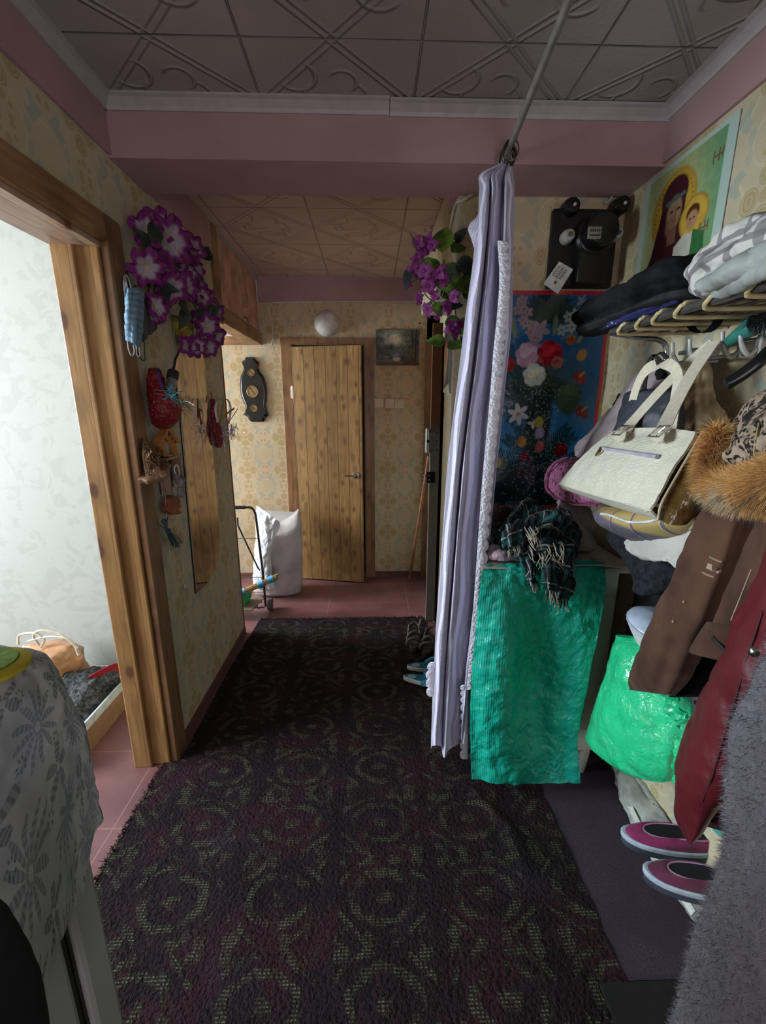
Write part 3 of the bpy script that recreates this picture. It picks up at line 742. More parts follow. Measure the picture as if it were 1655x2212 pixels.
# ---- sandals and flip-flops
SD = plain('sandal_sole', (.035, .028, .026), .7); ST = plain('sandal_strap', (.13, .11, .095), .6, var=.2)
def footpath(L, W, n=28):
    out = []
    for k in range(n):
        a = 2*PI*k/n; u = math.cos(a)*L/2; wv = W/2*(1-.22*math.sin(a*1.0)**2*0)*(.78+.22*math.cos(a-.4)+.06*math.cos(2*a)); out.append((u, math.sin(a)*wv))
    return out
def sole(m, c, d, L, W, h0, h1, grow=0):
    d = Vector(d).normalized(); s = Vector((-d.y, d.x, 0)); c = Vector(c)
    fp = footpath(L+grow, W+grow); m.loft([[c+d*u+s*v+Vector((0, 0, h0)) for u, v in fp], [c+d*u+s*v+Vector((0, 0, h1)) for u, v in fp]]); return d, s
def sandal(c, d, lab):
    c = Vector(c); t = thing('sandal', c, lab, 'sandal', 'pair of sandals by the open door')
    m = MB(); dd, ss = sole(m, c, d, .25, .098, .001, .028); m.build('sole', SD, t, bevel=.004)
    m = MB(); sole(m, c, d, .235, .085, .028, .034); m.build('footbed', plain('sandal_footbed', (.07, .055, .05), .8), t)
    def arch(u, w_, h, r, lean=0): return [c+dd*(u+lean*math.sin(PI*k/10))+ss*(w_*math.cos(PI*k/10))+Vector((0, 0, .028+h*math.sin(PI*k/10))) for k in range(11)]
    for u, w_, h, le in ((.07, .045, .045, .0), (.02, .043, .055, -.01)):
        m = MB(); m.tube(arch(u, w_, h, 0, le), .010, 6); m.build('strap', ST, t)
    m = MB(); m.tube([c+dd*-.02+ss*.04+Vector((0, 0, .03)), c+dd*-.09+ss*.035+Vector((0, 0, .075)), c-dd*.12+Vector((0, 0, .085)), c+dd*-.09-ss*.035+Vector((0, 0, .075)), c+dd*-.02-ss*.04+Vector((0, 0, .03))], .009, 6); m.build('heel_strap', ST, t)
    m = MB(); m.tube([Vector(p) for p in catmull([c+dd*-.05+ss*.04+Vector((0, 0, .06)), c+dd*-.03+ss*.03+Vector((0, 0, .10)), c+dd*-.06+ss*.04+Vector((0, 0, .14)), c+dd*-.05+ss*.015+Vector((0, 0, .16))], 14)], .006, 6); m.build('loose_strap', plain('sandal_strap_light', (.30, .25, .19), .6), t)
sandal((.275, 2.50, .014), (-.12, -1, 0), 'dark sandal with open straps, left one of the pair by the door')
sandal((.365, 2.44, .014), (-.32, -1, 0), 'dark sandal with open straps, right one of the pair by the door')
FW_ = plain('white_foam_sole', (.72, .72, .70), .6); FB = plain('blue_footbed', (.02, .20, .36), .6, var=.15); FS = plain('blue_rubber_strap', (.05, .33, .60), .4)
def flip(c, d, lab):
    c = Vector(c); t = thing('flip_flop', c, lab, 'flip-flop', 'pair of blue flip-flops beside the curtain')
    m = MB(); dd, ss = sole(m, c, d, .265, .10, .001, .026); m.build('sole', FW_, t, bevel=.005)
    m = MB(); sole(m, c, d, .25, .088, .026, .029); m.build('footbed', FB, t)
    m = MB()
    for s_ in (1, -1): m.tube([Vector(p) for p in catmull([c+dd*-.02+ss*.044*s_+Vector((0, 0, .024)), c+dd*.02+ss*.040*s_+Vector((0, 0, .052)), c+dd*.055+ss*.018*s_+Vector((0, 0, .058)), c+dd*.078+Vector((0, 0, .030))], 12)], [.011]*6+[.009]*6, 8)
    m.build('thong_strap', FS, t)
    m = MB(); m.ball(c-dd*.08+Vector((0, 0, .029)), (.025, .018, .002)); m.build('heel_print', plain('pale_blue_print', (.25, .5, .6), .5), t)
flip((.335, 2.20, .014), (1, -.10, 0), 'blue flip-flop with white sole, farther one of the pair')
flip((.300, 2.075, .014), (1, -.34, 0), 'blue flip-flop with white sole, nearer one of the pair')

# ================================================================ carpet and mat
CP = Mat('woven_loop_carpet', .95, .05)
def carpet_nodes():
    m = CP; n = m.noise(14, 4, rough=.7); n2 = m.noise(90, 3); nb = m.noise(3, 3)
    w1 = m.noise(16, 2, m.comb(m.x+3.1, m.y, 0)); w2 = m.noise(16, 2, m.comb(m.x, m.y+5.3, 0))
    X = m.x-.03+(w1-.5)*.045; Y = m.y-.022+(w2-.5)*.04
    P1, P2 = .325, .25
    u = ((X/P1+.5).fr()-.5)*P1; v = ((Y/P2+.5).fr()-.5)*P2
    u2 = ((X/P1).fr()-.5)*P1; v2 = ((Y/P2).fr()-.5)*P2
    d = ((u/.095).sq()+(v/.070).sq()).rt()
    ring = (d-1).abs().st(.2, .08)*(v.abs()*-1+.2).cl().st(.0, .1)
    dot = ((u/.03).sq()+(v/.02).sq()).rt().st(1.1, .7)
    e = u2.abs()/.145+v2.abs()/.115
    br = (e-.86).abs().st(.12, .05)*(u2.abs().st(.018, .03))
    dots2 = dist(u2.abs(), v2.abs(), .045, .02).st(.026, .016)
    hook = ((u.abs()-.045).abs()/.03+(v.abs()-.103).abs()/.014).st(1.2, .8)
    pat = ring.mx(dot).mx(br).mx(dots2*.9).mx(hook*.7)
    pat = pat*(n.st(.41, .58))*(n2.st(.3, .55)*.6+.4)
    line = ((m.y*2*PI/.0085+w1*3).sin()).st(-.6, .3)*((m.x*2*PI/.011).sin()*.25+.75)
    g = pat*(line*.85+.1)
    red = m.noise(5, 3, m.comb(m.x, m.y, 2.0)).st(.42, .62)
    edgefade = m.y.st(.4, 2.0)
    base = m.mix((.022, .016, .018), (.042, .017, .023), red*.7)
    base = m.mix(base, (.012, .010, .012), n2.st(.45, .7)*.7)
    base = m.mix(base, (.05, .04, .055), nb.st(.55, .8)*.5)
    c = m.mix(base, (.155, .16, .11), g*.85)
    m.col(c); m.bump(n2*1.0+pat*line*.5+n*.6, 1.0, .012)
carpet_nodes()
def carpet():
    nx, ny = 150, 260; x0, x1, y0, y1 = -.90, .675, -1.0, 2.86
    mb = MB(); rnd = random.Random(4)
    for j in range(ny+1):
        for i in range(nx+1):
            u, v = i/nx, j/ny; y = y0+(y1-y0)*v
            xl = x0 if y < DY1-.03 else XL+.035+(.015 if y > 2.3 else 0); 
            if y > 2.3: xl = XL+.035+(y-2.3)*.05
            xr = x1 if y < 1.42 else x1-(min(y, 1.5)-1.42)*.0
            if y > 2.2: xr = min(xr, XC+.02)
            x = xl+(xr-xl)*u
            ed = .006*mnoise.noise(Vector((x*30, y*60, 0))) if i in (0, nx) or j == ny else 0
            z = .010+.004*mnoise.noise(Vector((x*3, y*3, 1)))+.003*mnoise.noise(Vector((x*14, y*14, 3)))
            # low ruck in the pile near the curtain
            z += .012*math.exp(-((x-.43-.08*math.sin(y*7))/.03)**2)*max(0, 1-abs(y-1.25)/.3)
            mb.v.append((x+ed, y+ed*(j == ny), z))
    w_ = nx+1
    for j in range(ny):
        for i in range(nx): a = j*w_+i; mb.f.append((a, a+1, a+w_+1, a+w_)); mb.mi.append(0)
    b = len(mb.v); rim = [i for i in range(w_)]+[j*w_+nx for j in range(1, ny+1)]+[ny*w_+i for i in range(nx-1, -1, -1)]+[j*w_ for j in range(ny-1, 0, -1)]
    for i in rim: mb.v.append((mb.v[i][0], mb.v[i][1], .0005))
    n = len(rim)
    for k in range(n): mb.f.append((rim[k], b+k, b+(k+1) % n, rim[(k+1) % n])); mb.mi.append(0)
    mb.f.append(tuple(b+k for k in range(n))); mb.mi.append(0)
    return mb
cm = carpet()
car = cm.build('carpet', CP.mat); tag(car, 'dark maroon hall carpet with greenish oval loop pattern', 'carpet')
# pile tufts stand along the carpet's open edge
P_, N_ = [], []
rnd = random.Random(9)
for k in range(900):
    y = .7+rnd.random()*(DY1-.75); P_.append((-.90+rnd.gauss(0, .004), y, .006+rnd.random()*.006)); N_.append((-.9, 0, .6))
for k in range(900):
    x = -.8+rnd.random()*1.17; P_.append((x, 2.858+rnd.gauss(0, .004), .006+rnd.random()*.006)); N_.append((0, .6, .7))
fr_ = fur(P_, N_, .014, .003, 2, .3, .5); fr_.build('fringe', CP.mat, car)
MT = Mat('purple_grey_mat', .9, .1); n = MT.noise(200, 3); n2 = MT.noise(6, 3)
MT.layers((.050, .037, .052), ((.080, .060, .083), n.st(.35, .7)), ((.045, .034, .045), n2.st(.4, .7)*.6)); MT.bump(n, .6, .002)
mat_ = MB(); mat_.box((.655, .80, .0005), (1.02, 1.90, .0055)); tag(MB().box((.60, .15, .0005), (1.02, .795, .012)).build('door_mat', plain('black_rug', (.012, .010, .011), .95), smooth=False), 'black rug at the lower right in front of the grey mat', 'rug')
tag(mat_.build('floor_mat', MT.mat, smooth=False), 'plain purple grey floor mat strip right of the carpet', 'mat')

# ================================================================ left side: wall things
def L(px, py, off=0.0): return at(px, py, X=XL+off)
# ---- mirror
mo = [L(372, 800), L(377, 775), L(386, 755), L(398, 744), L(418, 748), L(436, 755), L(444, 870), L(456, 980), L(466, 1080), L(471, 1160), L(468, 1200), L(462, 1230), L(450, 1252), L(436, 1268), L(421, 1282), L(412, 1190), L(402, 1080), L(394, 980), L(386, 890)]
G_ = [(p.y, p.z) for p in mo]
MIR = bpy.data.materials.new('mirror_glass'); MIR.use_nodes = True; bb = MIR.node_tree.nodes['Principled BSDF']; bb.inputs['Base Color'].default_value = (.80, .80, .78, 1); bb.inputs['Metallic'].default_value = 1; bb.inputs['Roughness'].default_value = .03
t = thing('wall_mirror', (XL, 2.2, .62), 'tall frameless mirror with rounded corners on the left wall reflecting planks', 'mirror')
MB().prism([(XL+.006, y, z) for y, z in G_], (-.006, 0, 0)).build('mirror_backing', BLK, t, smooth=False)
cy_, cz_ = sum(g[0] for g in G_)/len(G_), sum(g[1] for g in G_)/len(G_)
MB().prism([(XL+.011, cy_+(y-cy_)*.985, cz_+(z-cz_)*.997) for y, z in G_], (-.005, 0, 0)).build('mirror_glass', MIR, t, smooth=False)

# ---- tulip picture card above the mirror
P = Paint(70, 110, (.05, .08, .02))
for i in range(30): P.ell(random.random(), random.random(), .08, .16, (.25+.2*random.random(), .26, .02), ang=random.random()*3, soft=.8, op=.5)
P.ell(.35, .30, .22, .12, (.5, .5, .02), soft=.7); P.ell(.75, .5, .12, .14, (.4, .38, .02), soft=.7)
P.poly([(.28, .95), (.18, .78), (.32, .50), (.62, .62), (.85, .80), (.9, 1.0), (.5, 1.0)], (.45, .14, .05)); P.poly([(.36, .9), (.34, .6), (.55, .72), (.72, .95)], (.55, .22, .1)); P.line((.32, .5), (.5, .95), .02, (.2, .05, .03))
P.noise(20, .25, 2)
a = [L(371, 680, .006), L(416, 690, .006), L(420, 752, .006), L(380, 748, .006)]
t = thing('tulip_picture', (XL, 2.3, 1.75), 'small yellow and orange flower picture under the hanging petunias', 'picture')
MB().prism([L(371, 680, .003), L(416, 690, .003), L(420, 752, .003), L(380, 748, .003)], (.003, 0, 0)).build('card_back', plain('card', (.4, .38, .3), .7), t, smooth=False)
print_mesh('print', a, P.a, PRN, t, .001)

# ---- petunia garland
PET = Mat('petunia_petal', .55, .3, uv=True)
r_ = PET.x; a_ = PET.y
st = ((a_*2*PI*5).sin()*.5+.5)
PET.layers((.16, .012, .12), ((.35, .28, .32), (r_+st*.14).st(.72, .42)), ((.42, .40, .16), r_.st(.12, .04)), ((.10, .008, .09), r_.st(.80, 1.0)*.7)); PET.bump(PET.noise(30, 3), .3, .004)
LEAFD = plain('dark_leaf', (.030, .040, .034), .6, var=.3); LEAFG = plain('green_leaf', (.085, .16, .018), .45, var=.4, sc=16)
STEM = plain('stem_green', (.07, .06, .03), .7)
def flower(c, n, R, depth=.35, lobes=5, seed=0):
    """trumpet flower: wavy flared disc with radial uv"""
    rnd = random.Random(seed); n = Vector(n).normalized(); u = n.orthogonal().normalized(); u = Matrix.Rotation(rnd.random()*6.28, 3, n) @ u; v = n.cross(u)
    mb = MB(); K, S = 7, 60; uv = []; c = Vector(c); ph = rnd.random()*6
    for side in (0, 1):
        for k in range(K+1):
            r = k/K
            for s in range(S):
                a = 2*PI*s/S; lobe = 1+.16*math.cos(lobes*a)*r+.05*math.sin(11*a+ph)*r
                rr = R*(r**.8)*lobe if r else .0015
                h = R*depth*(r**.6)*(1)-R*depth+.10*R*math.sin(lobes*2*a+ph)*r*r+.07*R*math.sin(7*a+ph*2)*r*r-(R*.18*r**4)
                mb.v.append(tuple(c+(u*math.cos(a)+v*math.sin(a))*rr+n*(h-side*.0012))); uv.append((r, a/(2*PI)))
    W = (K+1)*S
    for side in (0, 1):
        for k in range(K):
            for s in range(S):
                q = side*W+k*S+s; q2 = side*W+k*S+(s+1) % S
                f = (q, q+S, q2+S, q2); mb.f.append(f if side == 0 else f[::-1])
    for s in range(S): a = K*S+s; b = K*S+(s+1) % S; mb.f.append((a, W+a, W+b, b))
    mb.mi = [0]*len(mb.f); mb.uv = uv
    return mb
def leafm(mb, c, d, n, Ln, W, curl=.2):
    c = Vector(c); d = Vector(d).normalized(); n = (Vector(n)-d*Vector(n).dot(d)).normalized(); s = d.cross(n); K = 8
    top, bot = [], []
    for k in range(K+1):
        t = k/K; w_ = W*math.sin(PI*min(1, t*1.0)**.75)*.5*(1-.15*math.cos(t*20)*0)+.0006
        p = c+d*Ln*t-n*curl*Ln*t*t
        top.append([p-s*w_+n*w_*.35, p, p+s*w_+n*w_*.35])
    mb.loft([[q for q in r]+[x-n*.0015 for x in reversed(r)] for r in top], cap=True)
t = thing('petunia_garland', (XL, 2.1, 1.75), 'hanging bunch of artificial purple and white petunias on the left wall', 'artificial flowers')
fl = [(318, 495, .055, .07), (345, 488, .06, .08), (377, 520, .085, .12), (418, 530, .06, .09), (320, 580, .06, .10), (350, 590, .055, .07), (350, 555, .06, .06), (412, 585, .05, .09), (430, 582, .045, .06), (378, 627, .065, .13), (400, 615, .06, .12), (425, 620, .055, .08), (345, 662, .05, .09), (333, 680, .035, .06), (455, 655, .055, .10), (470, 672, .05, .08), (440, 640, .05, .10), (452, 705, .055, .11), (470, 725, .05, .10), (430, 750, .05, .10), (452, 752, .05, .11), (410, 748, .045, .07), (385, 570, .055, .06), (405, 555, .055, .06), (345, 525, .05, .05), (390, 600, .05, .05), (432, 690, .045, .06)]
rnd = random.Random(12)
for i, (px, py, R, off) in enumerate(fl):
    c = L(px, py, off); nrm = Vector((1, -.9+rnd.gauss(0, .25), -.25+rnd.gauss(0, .35)))
    if i in (9, 19, 20): nrm.z -= .8
    flower(c, nrm, R*1.0, .45, 6 if i % 3 else 5, i).build('flower', PET.mat, t)
rnd = random.Random(5)
for i, (px, py) in enumerate([(325, 545), (350, 540), (395, 565), (372, 575), (440, 560), (405, 580), (330, 625), (345, 615), (350, 600), (400, 665), (385, 655), (415, 655), (445, 665), (425, 690), (440, 680), (455, 732), (420, 635), (325, 520), (340, 600), (365, 610), (402, 610), (450, 640)]):
    m = MB(); leafm(m, L(px, py, .03+.05*rnd.random()), (rnd.gauss(.3, .5), rnd.gauss(-.1, .6), rnd.gauss(-.3, .7)), (1, -.5, .2), .09, .06, .4); m.build('leaf', LEAFD, t)
m = MB()
for path in ([(345, 500), (340, 560), (318, 640), (330, 690)], [(360, 530), (380, 600), (420, 660), (450, 735)], [(400, 560), (430, 620), (430, 690), (420, 745)], [(345, 500), (322, 560), (318, 600), (325, 655)]):
    m.tube([Vector(p) for p in catmull([L(x, y, .035) for x, y in path], 24)], .003, 6)
m.build('stem', STEM, t)

# ---- masks on a black hook strip
t = thing('wall_hook', (XL, 1.72, 1.93), 'narrow black hook strip beside the doorway holding the face masks', 'hook')
m = MB(); m.prism([L(262, 583, .004), L(272, 585, .004), L(281, 635, .004), L(271, 632, .004)], (.008, 0, 0)); m.build('strip', BLK, t, smooth=False, bevel=.002)
m = MB(); m.tube([L(268, 600, .012), L(270, 606, .035), L(272, 600, .045)], .004, 8); m.build('peg', BLK, t)
BM = Mat('blue_pleated_mask', .7, .2, uv=True); pl_ = (BM.y*2*PI/.022).sin(); BM.layers((.20, .33, .44), ((.13, .23, .33), pl_.st(.2, .9)*.6)); BM.bump(pl_+BM.noise(40)*.6, .5, .004)
def mask(name, rowpx, off, mat, lab, loops, lm):
    t = thing('face_mask', L(*rowpx[0][0], off), lab, 'face mask', None)
    rows = [[L(x, y, off+d) for x, y, d in r] for r in rowpx_to(rowpx)]
    return t, rows
def mk_mask(rows, mat, lab, loops, lm, amp=.004):
    c = Vector(rows[0][0]); t = thing('face_mask', c, lab, 'face mask')
    sheet(rows, 26, 40, lambda U, V: amp*np.sin(V*3+U*17), .003, .003, 30).build('mask_panel', mat, t)
    for lp in loops:
        m = MB(); m.tube([Vector(p) for p in catmull(lp, 30)], .0018, 6); m.build('ear_loop', lm, t)
WL = plain('white_elastic', (.55, .58, .6), .7); 
mk_mask([[L(288, 615, .045), L(297, 618, .06), L(305, 628, .05), L(310, 640, .03)], [L(289, 650, .05), L(300, 655, .07), L(312, 662, .06), L(322, 668, .03)], [L(296, 700, .045), L(308, 705, .06), L(322, 704, .05), L(340, 706, .025)], [L(305, 740, .04), L(312, 736, .05), L(320, 725, .04), L(328, 718, .02)]], plain('grey_cloth_mask', (.075, .08, .085), .8), 'dark grey face mask hanging behind the light blue one',
        [[L(298, 738, .05), L(296, 755, .05), L(305, 775, .05), L(313, 778, .05), L(312, 755, .05), L(311, 735, .05)], [L(280, 625, .03), L(272, 600, .04), L(288, 630, .045)], [L(292, 748, .045), L(300, 770, .045), L(311, 780, .045)]], BLK)
mk_mask([[L(268, 628, .075), L(278, 624, .09), L(292, 622, .095), L(303, 624, .08), L(309, 630, .07)], [L(268, 660, .075), L(279, 658, .10), L(291, 660, .105), L(302, 662, .09), L(308, 665, .075)], [L(268, 700, .07), L(280, 702, .095), L(290, 704, .105), L(300, 708, .09), L(308, 712, .07)], [L(273, 733, .06), L(280, 738, .08), L(290, 744, .09), L(298, 748, .08), L(303, 745, .065)]], BM.mat, 'light blue pleated surgical face mask hanging on the black hook',
        [[L(269, 632, .075), L(268, 600, .05), L(271, 598, .045), L(276, 625, .08)], [L(284, 624, .085), L(276, 598, .05), L(272, 597, .045), L(272, 628, .075)], [L(275, 735, .07), L(278, 755, .065), L(284, 768, .06), L(290, 762, .065), L(288, 745, .08)], [L(294, 745, .08), L(296, 765, .07), L(302, 770, .065), L(301, 750, .07)]], WL)

# ---- red woven shoes
RED = Mat('red_woven_bark', .5, .4); v_ = RED.vor(70, feat='F1', rnd=.5); nz = RED.noise(20, 3)
RED.layers((.33, .015, .02), ((.14, .006, .012), v_.st(.2, .55)), ((.45, .05, .045), nz.st(.5, .75)*.6)); RED.bump(v_, .9, .006)
def wshoe(pts, name, loc, lab):
    t = thing(name, loc, lab, 'woven shoe')
    rg = [(L(x, y, o), Vector((0, w_, 0)), Vector((d, 0, 0))) for x, y, o, w_, d in pts]
    blob(rg, 28, 44, lambda a, tt: .05*math.sin(10*a)*math.sin(30*tt), .004, 60).build('woven_body', RED.mat, t)
    return t
t = wshoe([(333, 795, .03, .015, .02), (336, 815, .035, .035, .028), (340, 840, .045, .043, .035), (352, 862, .06, .062, .05), (358, 885, .065, .066, .055), (357, 905, .06, .056, .05), (355, 920, .05, .036, .035), (355, 927, .04, .012, .015)], 'woven_shoe', L(350, 930), 'large red woven bast shoe hanging left of the mirror with torch inside')
m = MB(); m.tube([Vector(p) for p in catmull([L(337, 797, .07), L(342, 805, .085), L(345, 820, .09), L(352, 840, .095)], 16)], .004, 6); m.build('blue_ribbon', plain('blue_ribbon', (.03, .05, .22), .5), t)
TS = plain('cyan_tinsel', (.1, .42, .55), .3, metal=.3); m = MB(); rnd = random.Random(3)
for k in range(34):
    c = L(372+rnd.gauss(0, 7), 852+rnd.gauss(0, 4), .11+.02*rnd.random()); m.tube([c, c+Vector((rnd.gauss(0, .02), rnd.gauss(0, .03), rnd.gauss(-.01, .02)))], .0012, 4)
m.build('tinsel', TS, t)
t = wshoe([(460, 862, .018, .014, .010), (462, 885, .020, .03, .014), (464, 905, .022, .034, .016), (470, 930, .028, .052, .020), (474, 945, .028, .052, .020), (474, 958, .025, .042, .017), (473, 967, .018, .02, .010)], 'woven_shoe', L(470, 968), 'smaller red woven bast shoe right of the mirror with ribbons and tinsel')
m = MB(); rnd = random.Random(8)
for k in range(120):
    c = L(495+rnd.gauss(0, 8), 930+rnd.gauss(0, 9), .07+.02*rnd.random()); m.tube([c, c+Vector((rnd.gauss(0, .012), rnd.gauss(0, .015), rnd.gauss(-.01, .02)))], .0011, 4)
m.build('tinsel', plain('silver_lilac_tinsel', (.30, .24, .34), .3, metal=.5), t)
def ribbon(mb, pts, w_, wd=(0, 1, .3), th=.0015):
    ps = [Vector(p) for p in catmull(pts, 20)]; wd = Vector(wd).normalized()*w_/2
    rings = []
    for p in ps: rings.append([p-wd, p+wd, p+wd+Vector((th, 0, 0)), p-wd+Vector((th, 0, 0))])
    mb.loft(rings); return mb
m = MB(); ribbon(m, [L(470, 912, .06), L(465, 880, .07), L(475, 862, .08), L(492, 864, .09), L(498, 885, .09), L(493, 915, .08)], .010, (1, .2, 0)); m.build('white_loop', plain('white_ribbon', (.6, .55, .55), .3), t)
m = MB(); ribbon(m, [L(476, 912, .07), L(480, 885, .075), L(483, 862, .08)], .024); m.build('olive_ribbon', plain('olive_ribbon', (.20, .21, .02), .45), t)
m = MB(); ribbon(m, [L(480, 905, .08), L(492, 892, .09), L(506, 882, .10)], .014, (0, .4, .9)); m.build('ochre_ribbon', plain('ochre_ribbon', (.38, .22, .03), .45), t)
m = MB(); ribbon(m, [L(490, 918, .08), L(502, 900, .10), L(514, 882, .12)], .026, (0, .8, .5)); m.build('red_ribbon', plain('red_ribbon', (.62, .045, .03), .3), t)
m = MB(); m.tube([L(460, 870, .03), L(456, 848, .02)], .003, 6); m.build('hanging_cord', plain('red_cord', (.2, .02, .02), .6), t)
# ---- torch in the shoe
t = thing('torch', L(373, 830, .09), 'black and chrome torch standing in the large red woven shoe', 'torch')
a, b = L(366, 852, .085), L(375, 803, .085); ax_ = (b-a).normalized(); Ln = (b-a).length
MB().lathe([(.017, 0), (.018, Ln*.05), (.019, Ln*.62)], a, ax_, 20).build('grip', plain('knurled_chrome', (.35, .36, .38), .3, metal=.7, var=.5, sc=300, bump=.8, bsc=350), t)
MB().lathe([(.019, Ln*.62), (.022, Ln*.68), (.022, Ln*.98), (.019, Ln), (0, Ln)], a, ax_, 20).build('head', BLK, t)
# ---- comb like cream spiral behind the torch
m = MB()
for k in range(9): c = L(356+k*.6, 806+k*5, .03); m.tube([c, c+Vector((.004, .05, .004))], .0022, 5)
m.tube([L(366, 800, .03), L(370, 850, .03)], .0025, 5)
tag(m.build('comb', plain('cream_plastic', (.55, .42, .28), .4)), 'pale plastic comb stuck behind the torch on the left wall', 'comb')
# ---- gold straw and tinsel sprig between shoes
t = thing('dried_sprig', L(395, 885, .05), 'sprig of yellow straw and silver foil against the mirror edge', 'dried flowers')
m = MB(); m2 = MB(); rnd = random.Random(21)
for k in range(46):
    c = L(388+rnd.gauss(0, 5), 872+rnd.gauss(0, 9), .07); q = c+Vector((rnd.gauss(.01, .02), rnd.gauss(.03, .035), rnd.gauss(-.02, .035))); (m if k % 2 else m2).tube([c, (c+q)/2+Vector((0, 0, .008)), q], .0013, 4)
m.build('straw', plain('gold_straw', (.36, .27, .07), .5), t); m2.build('foil', plain('silver_foil', (.6, .6, .58), .25, metal=.6), t)
# ---- little wooden house with picture frame
HW = plain('orange_plywood', (.45, .19, .05), .5, var=.15); HD = plain('burnt_spots', (.10, .03, .015), .7)
t = thing('toy_house', L(365, 985), 'small orange wooden house ornament with dotted roof', 'ornament')
o_ = .055
m = MB(); m.prism([L(366, 918, o_), L(392, 958, o_), L(386, 958, o_), L(366, 929, o_), L(349, 961, o_), L(343, 962, o_)], (-.03, 0, 0)); m.build('roof_edge', HW, t, smooth=False)
m = MB(); m.prism([L(366, 926, o_-.006), L(388, 957, o_-.006), L(347, 961, o_-.006)], (-.02, 0, 0)); m.build('gable', HW, t, smooth=False)
m = MB()
for px, py, r in ((365, 938, .009), (356, 948, .006), (351, 957, .005), (360, 953, .005), (372, 948, .006), (379, 954, .006), (366, 929, .005), (372, 938, .005), (380, 946, .004), (386, 955, .005), (345, 958, .004), (356, 939, .004)): m.lathe([(r, 0), (r, .0015), (0, .0016)], L(px, py, o_-.0055), (1, 0, 0), 12)
m.build('spot', HD, t)
m = MB(); m.prism([L(349, 958, o_-.01), L(354, 958, o_-.01), L(361, 985, o_-.01), L(355, 986, o_-.01)], (-.03, 0, 0)); m.prism([L(376, 956, o_-.01), L(380, 956, o_-.01), L(386, 982, o_-.01), L(381, 983, o_-.01)], (-.03, 0, 0)); m.prism([L(356, 983, o_-.01), L(392, 980, o_-.01), L(392, 983, o_-.01), L(356, 987, o_-.01)], (-.04, 0, 0)); m.build('post', HW, t, smooth=False)
m = MB(); m.prism([L(355, 956, .02), L(376, 955, .02), L(384, 982, .02), L(361, 984, .02)], (-.005, 0, 0)); m.build('white_panel', plain('white_card', (.62, .60, .58), .6), t, smooth=False)
m = MB()
for k in range(16): c = L(365+rnd.random()*12, 966+rnd.random()*14, .03); m.tube([c, c+Vector((0, rnd.gauss(0, .012), rnd.gauss(0, .01)))], .0008, 4)
m.build('dried_grass', plain('grey_grass', (.2, .2, .12), .7), t)
t = thing('picture_box', L(370, 1070), 'small wooden box frame with dark green backing below the toy house', 'box frame')
o_ = .05; q = [L(360, 990, o_), L(390, 981, o_), L(398, 1056, o_), L(372, 1068, o_)]
ci = sum(q, Vector())/4; qi = [ci+(p-ci)*.86 for p in q]
m = MB()
for k in range(4):
    m.prism([q[k], q[(k+1) % 4], qi[(k+1) % 4], qi[k]], (-.045, 0, 0))
m.build('frame', plain('pale_wood_frame', (.38, .24, .16), .5), t, smooth=False)
m = MB(); m.prism([p+Vector((-.04, 0, 0)) for p in q], (-.008, 0, 0)); m.build('backing', plain('dark_green_felt', (.03, .06, .055), .8), t, smooth=False)
# ---- plush toy with rope loop
GP = plain('grey_plush', (.28, .24, .23), .95, var=.25, sc=40, bump=1, bsc=200, bd=.004)
t = thing('plush_toy', L(385, 1050, .06), 'small grey hanging plush toy with a twisted rope loop', 'toy')
m = MB(); m.ball(L(385, 1042, .085), (.022, .026, .026)); m.ball(L(386, 1058, .08), (.02, .024, .034)); m.ball(L(393, 1064, .085), (.012, .014, .03), rot=Matrix.Rotation(.5, 3, 'X')); m.ball(L(378, 1060, .085), (.012, .014, .024)); m.ball(L(396, 1036, .085), (.008, .012, .016)); m.ball(L(381, 1030, .085), (.008, .012, .014)); m.build('body', GP, t)
m = MB(); m.ball(L(380, 1050, .108), (.008, .010, .012)); m.build('muzzle', plain('tan_plush', (.35, .22, .13), .9), t)
ps = [Vector(p) for p in catmull([L(384, 1033, .085), L(377, 1018, .085), L(378, 1007, .085), L(383, 1005, .085), L(387, 1014, .085), L(387, 1033, .085)], 40)]
m = MB()
for ph in (0, PI): m.tube([p+Vector((.0, math.cos(i*1.3+ph)*.0022, math.sin(i*1.3+ph)*.0022)) for i, p in enumerate(ps)], .0024, 6)
m.build('rope_loop', plain('white_rope', (.6, .58, .5), .7), t)
# ---- terracotta squirrel
TC_ = plain('terracotta', (.30, .095, .045), .75, var=.15)
t = thing('clay_figure', L(380, 1108), 'terracotta squirrel figure hanging below the box frame', 'figurine')
m = MB(); m.prism([L(x, y, .045) for x, y in ((368, 1078), (372, 1071), (379, 1070), (385, 1072), (390, 1078), (391, 1086), (388, 1091), (393, 1091), (394, 1096), (390, 1098), (387, 1099), (391, 1105), (394, 1104), (394, 1109), (388, 1111), (378, 1112), (370, 1110), (365, 1104), (364, 1094), (367, 1088))], (-.03, 0, 0)); m.build('figure_body', TC_, t, bevel=.006)
m = MB(); m.tube([L(376, 1072, .04), L(375, 1062, .04), L(372, 1055, .04)], .002, 6); m.build('hanging_thread', BLK, t)
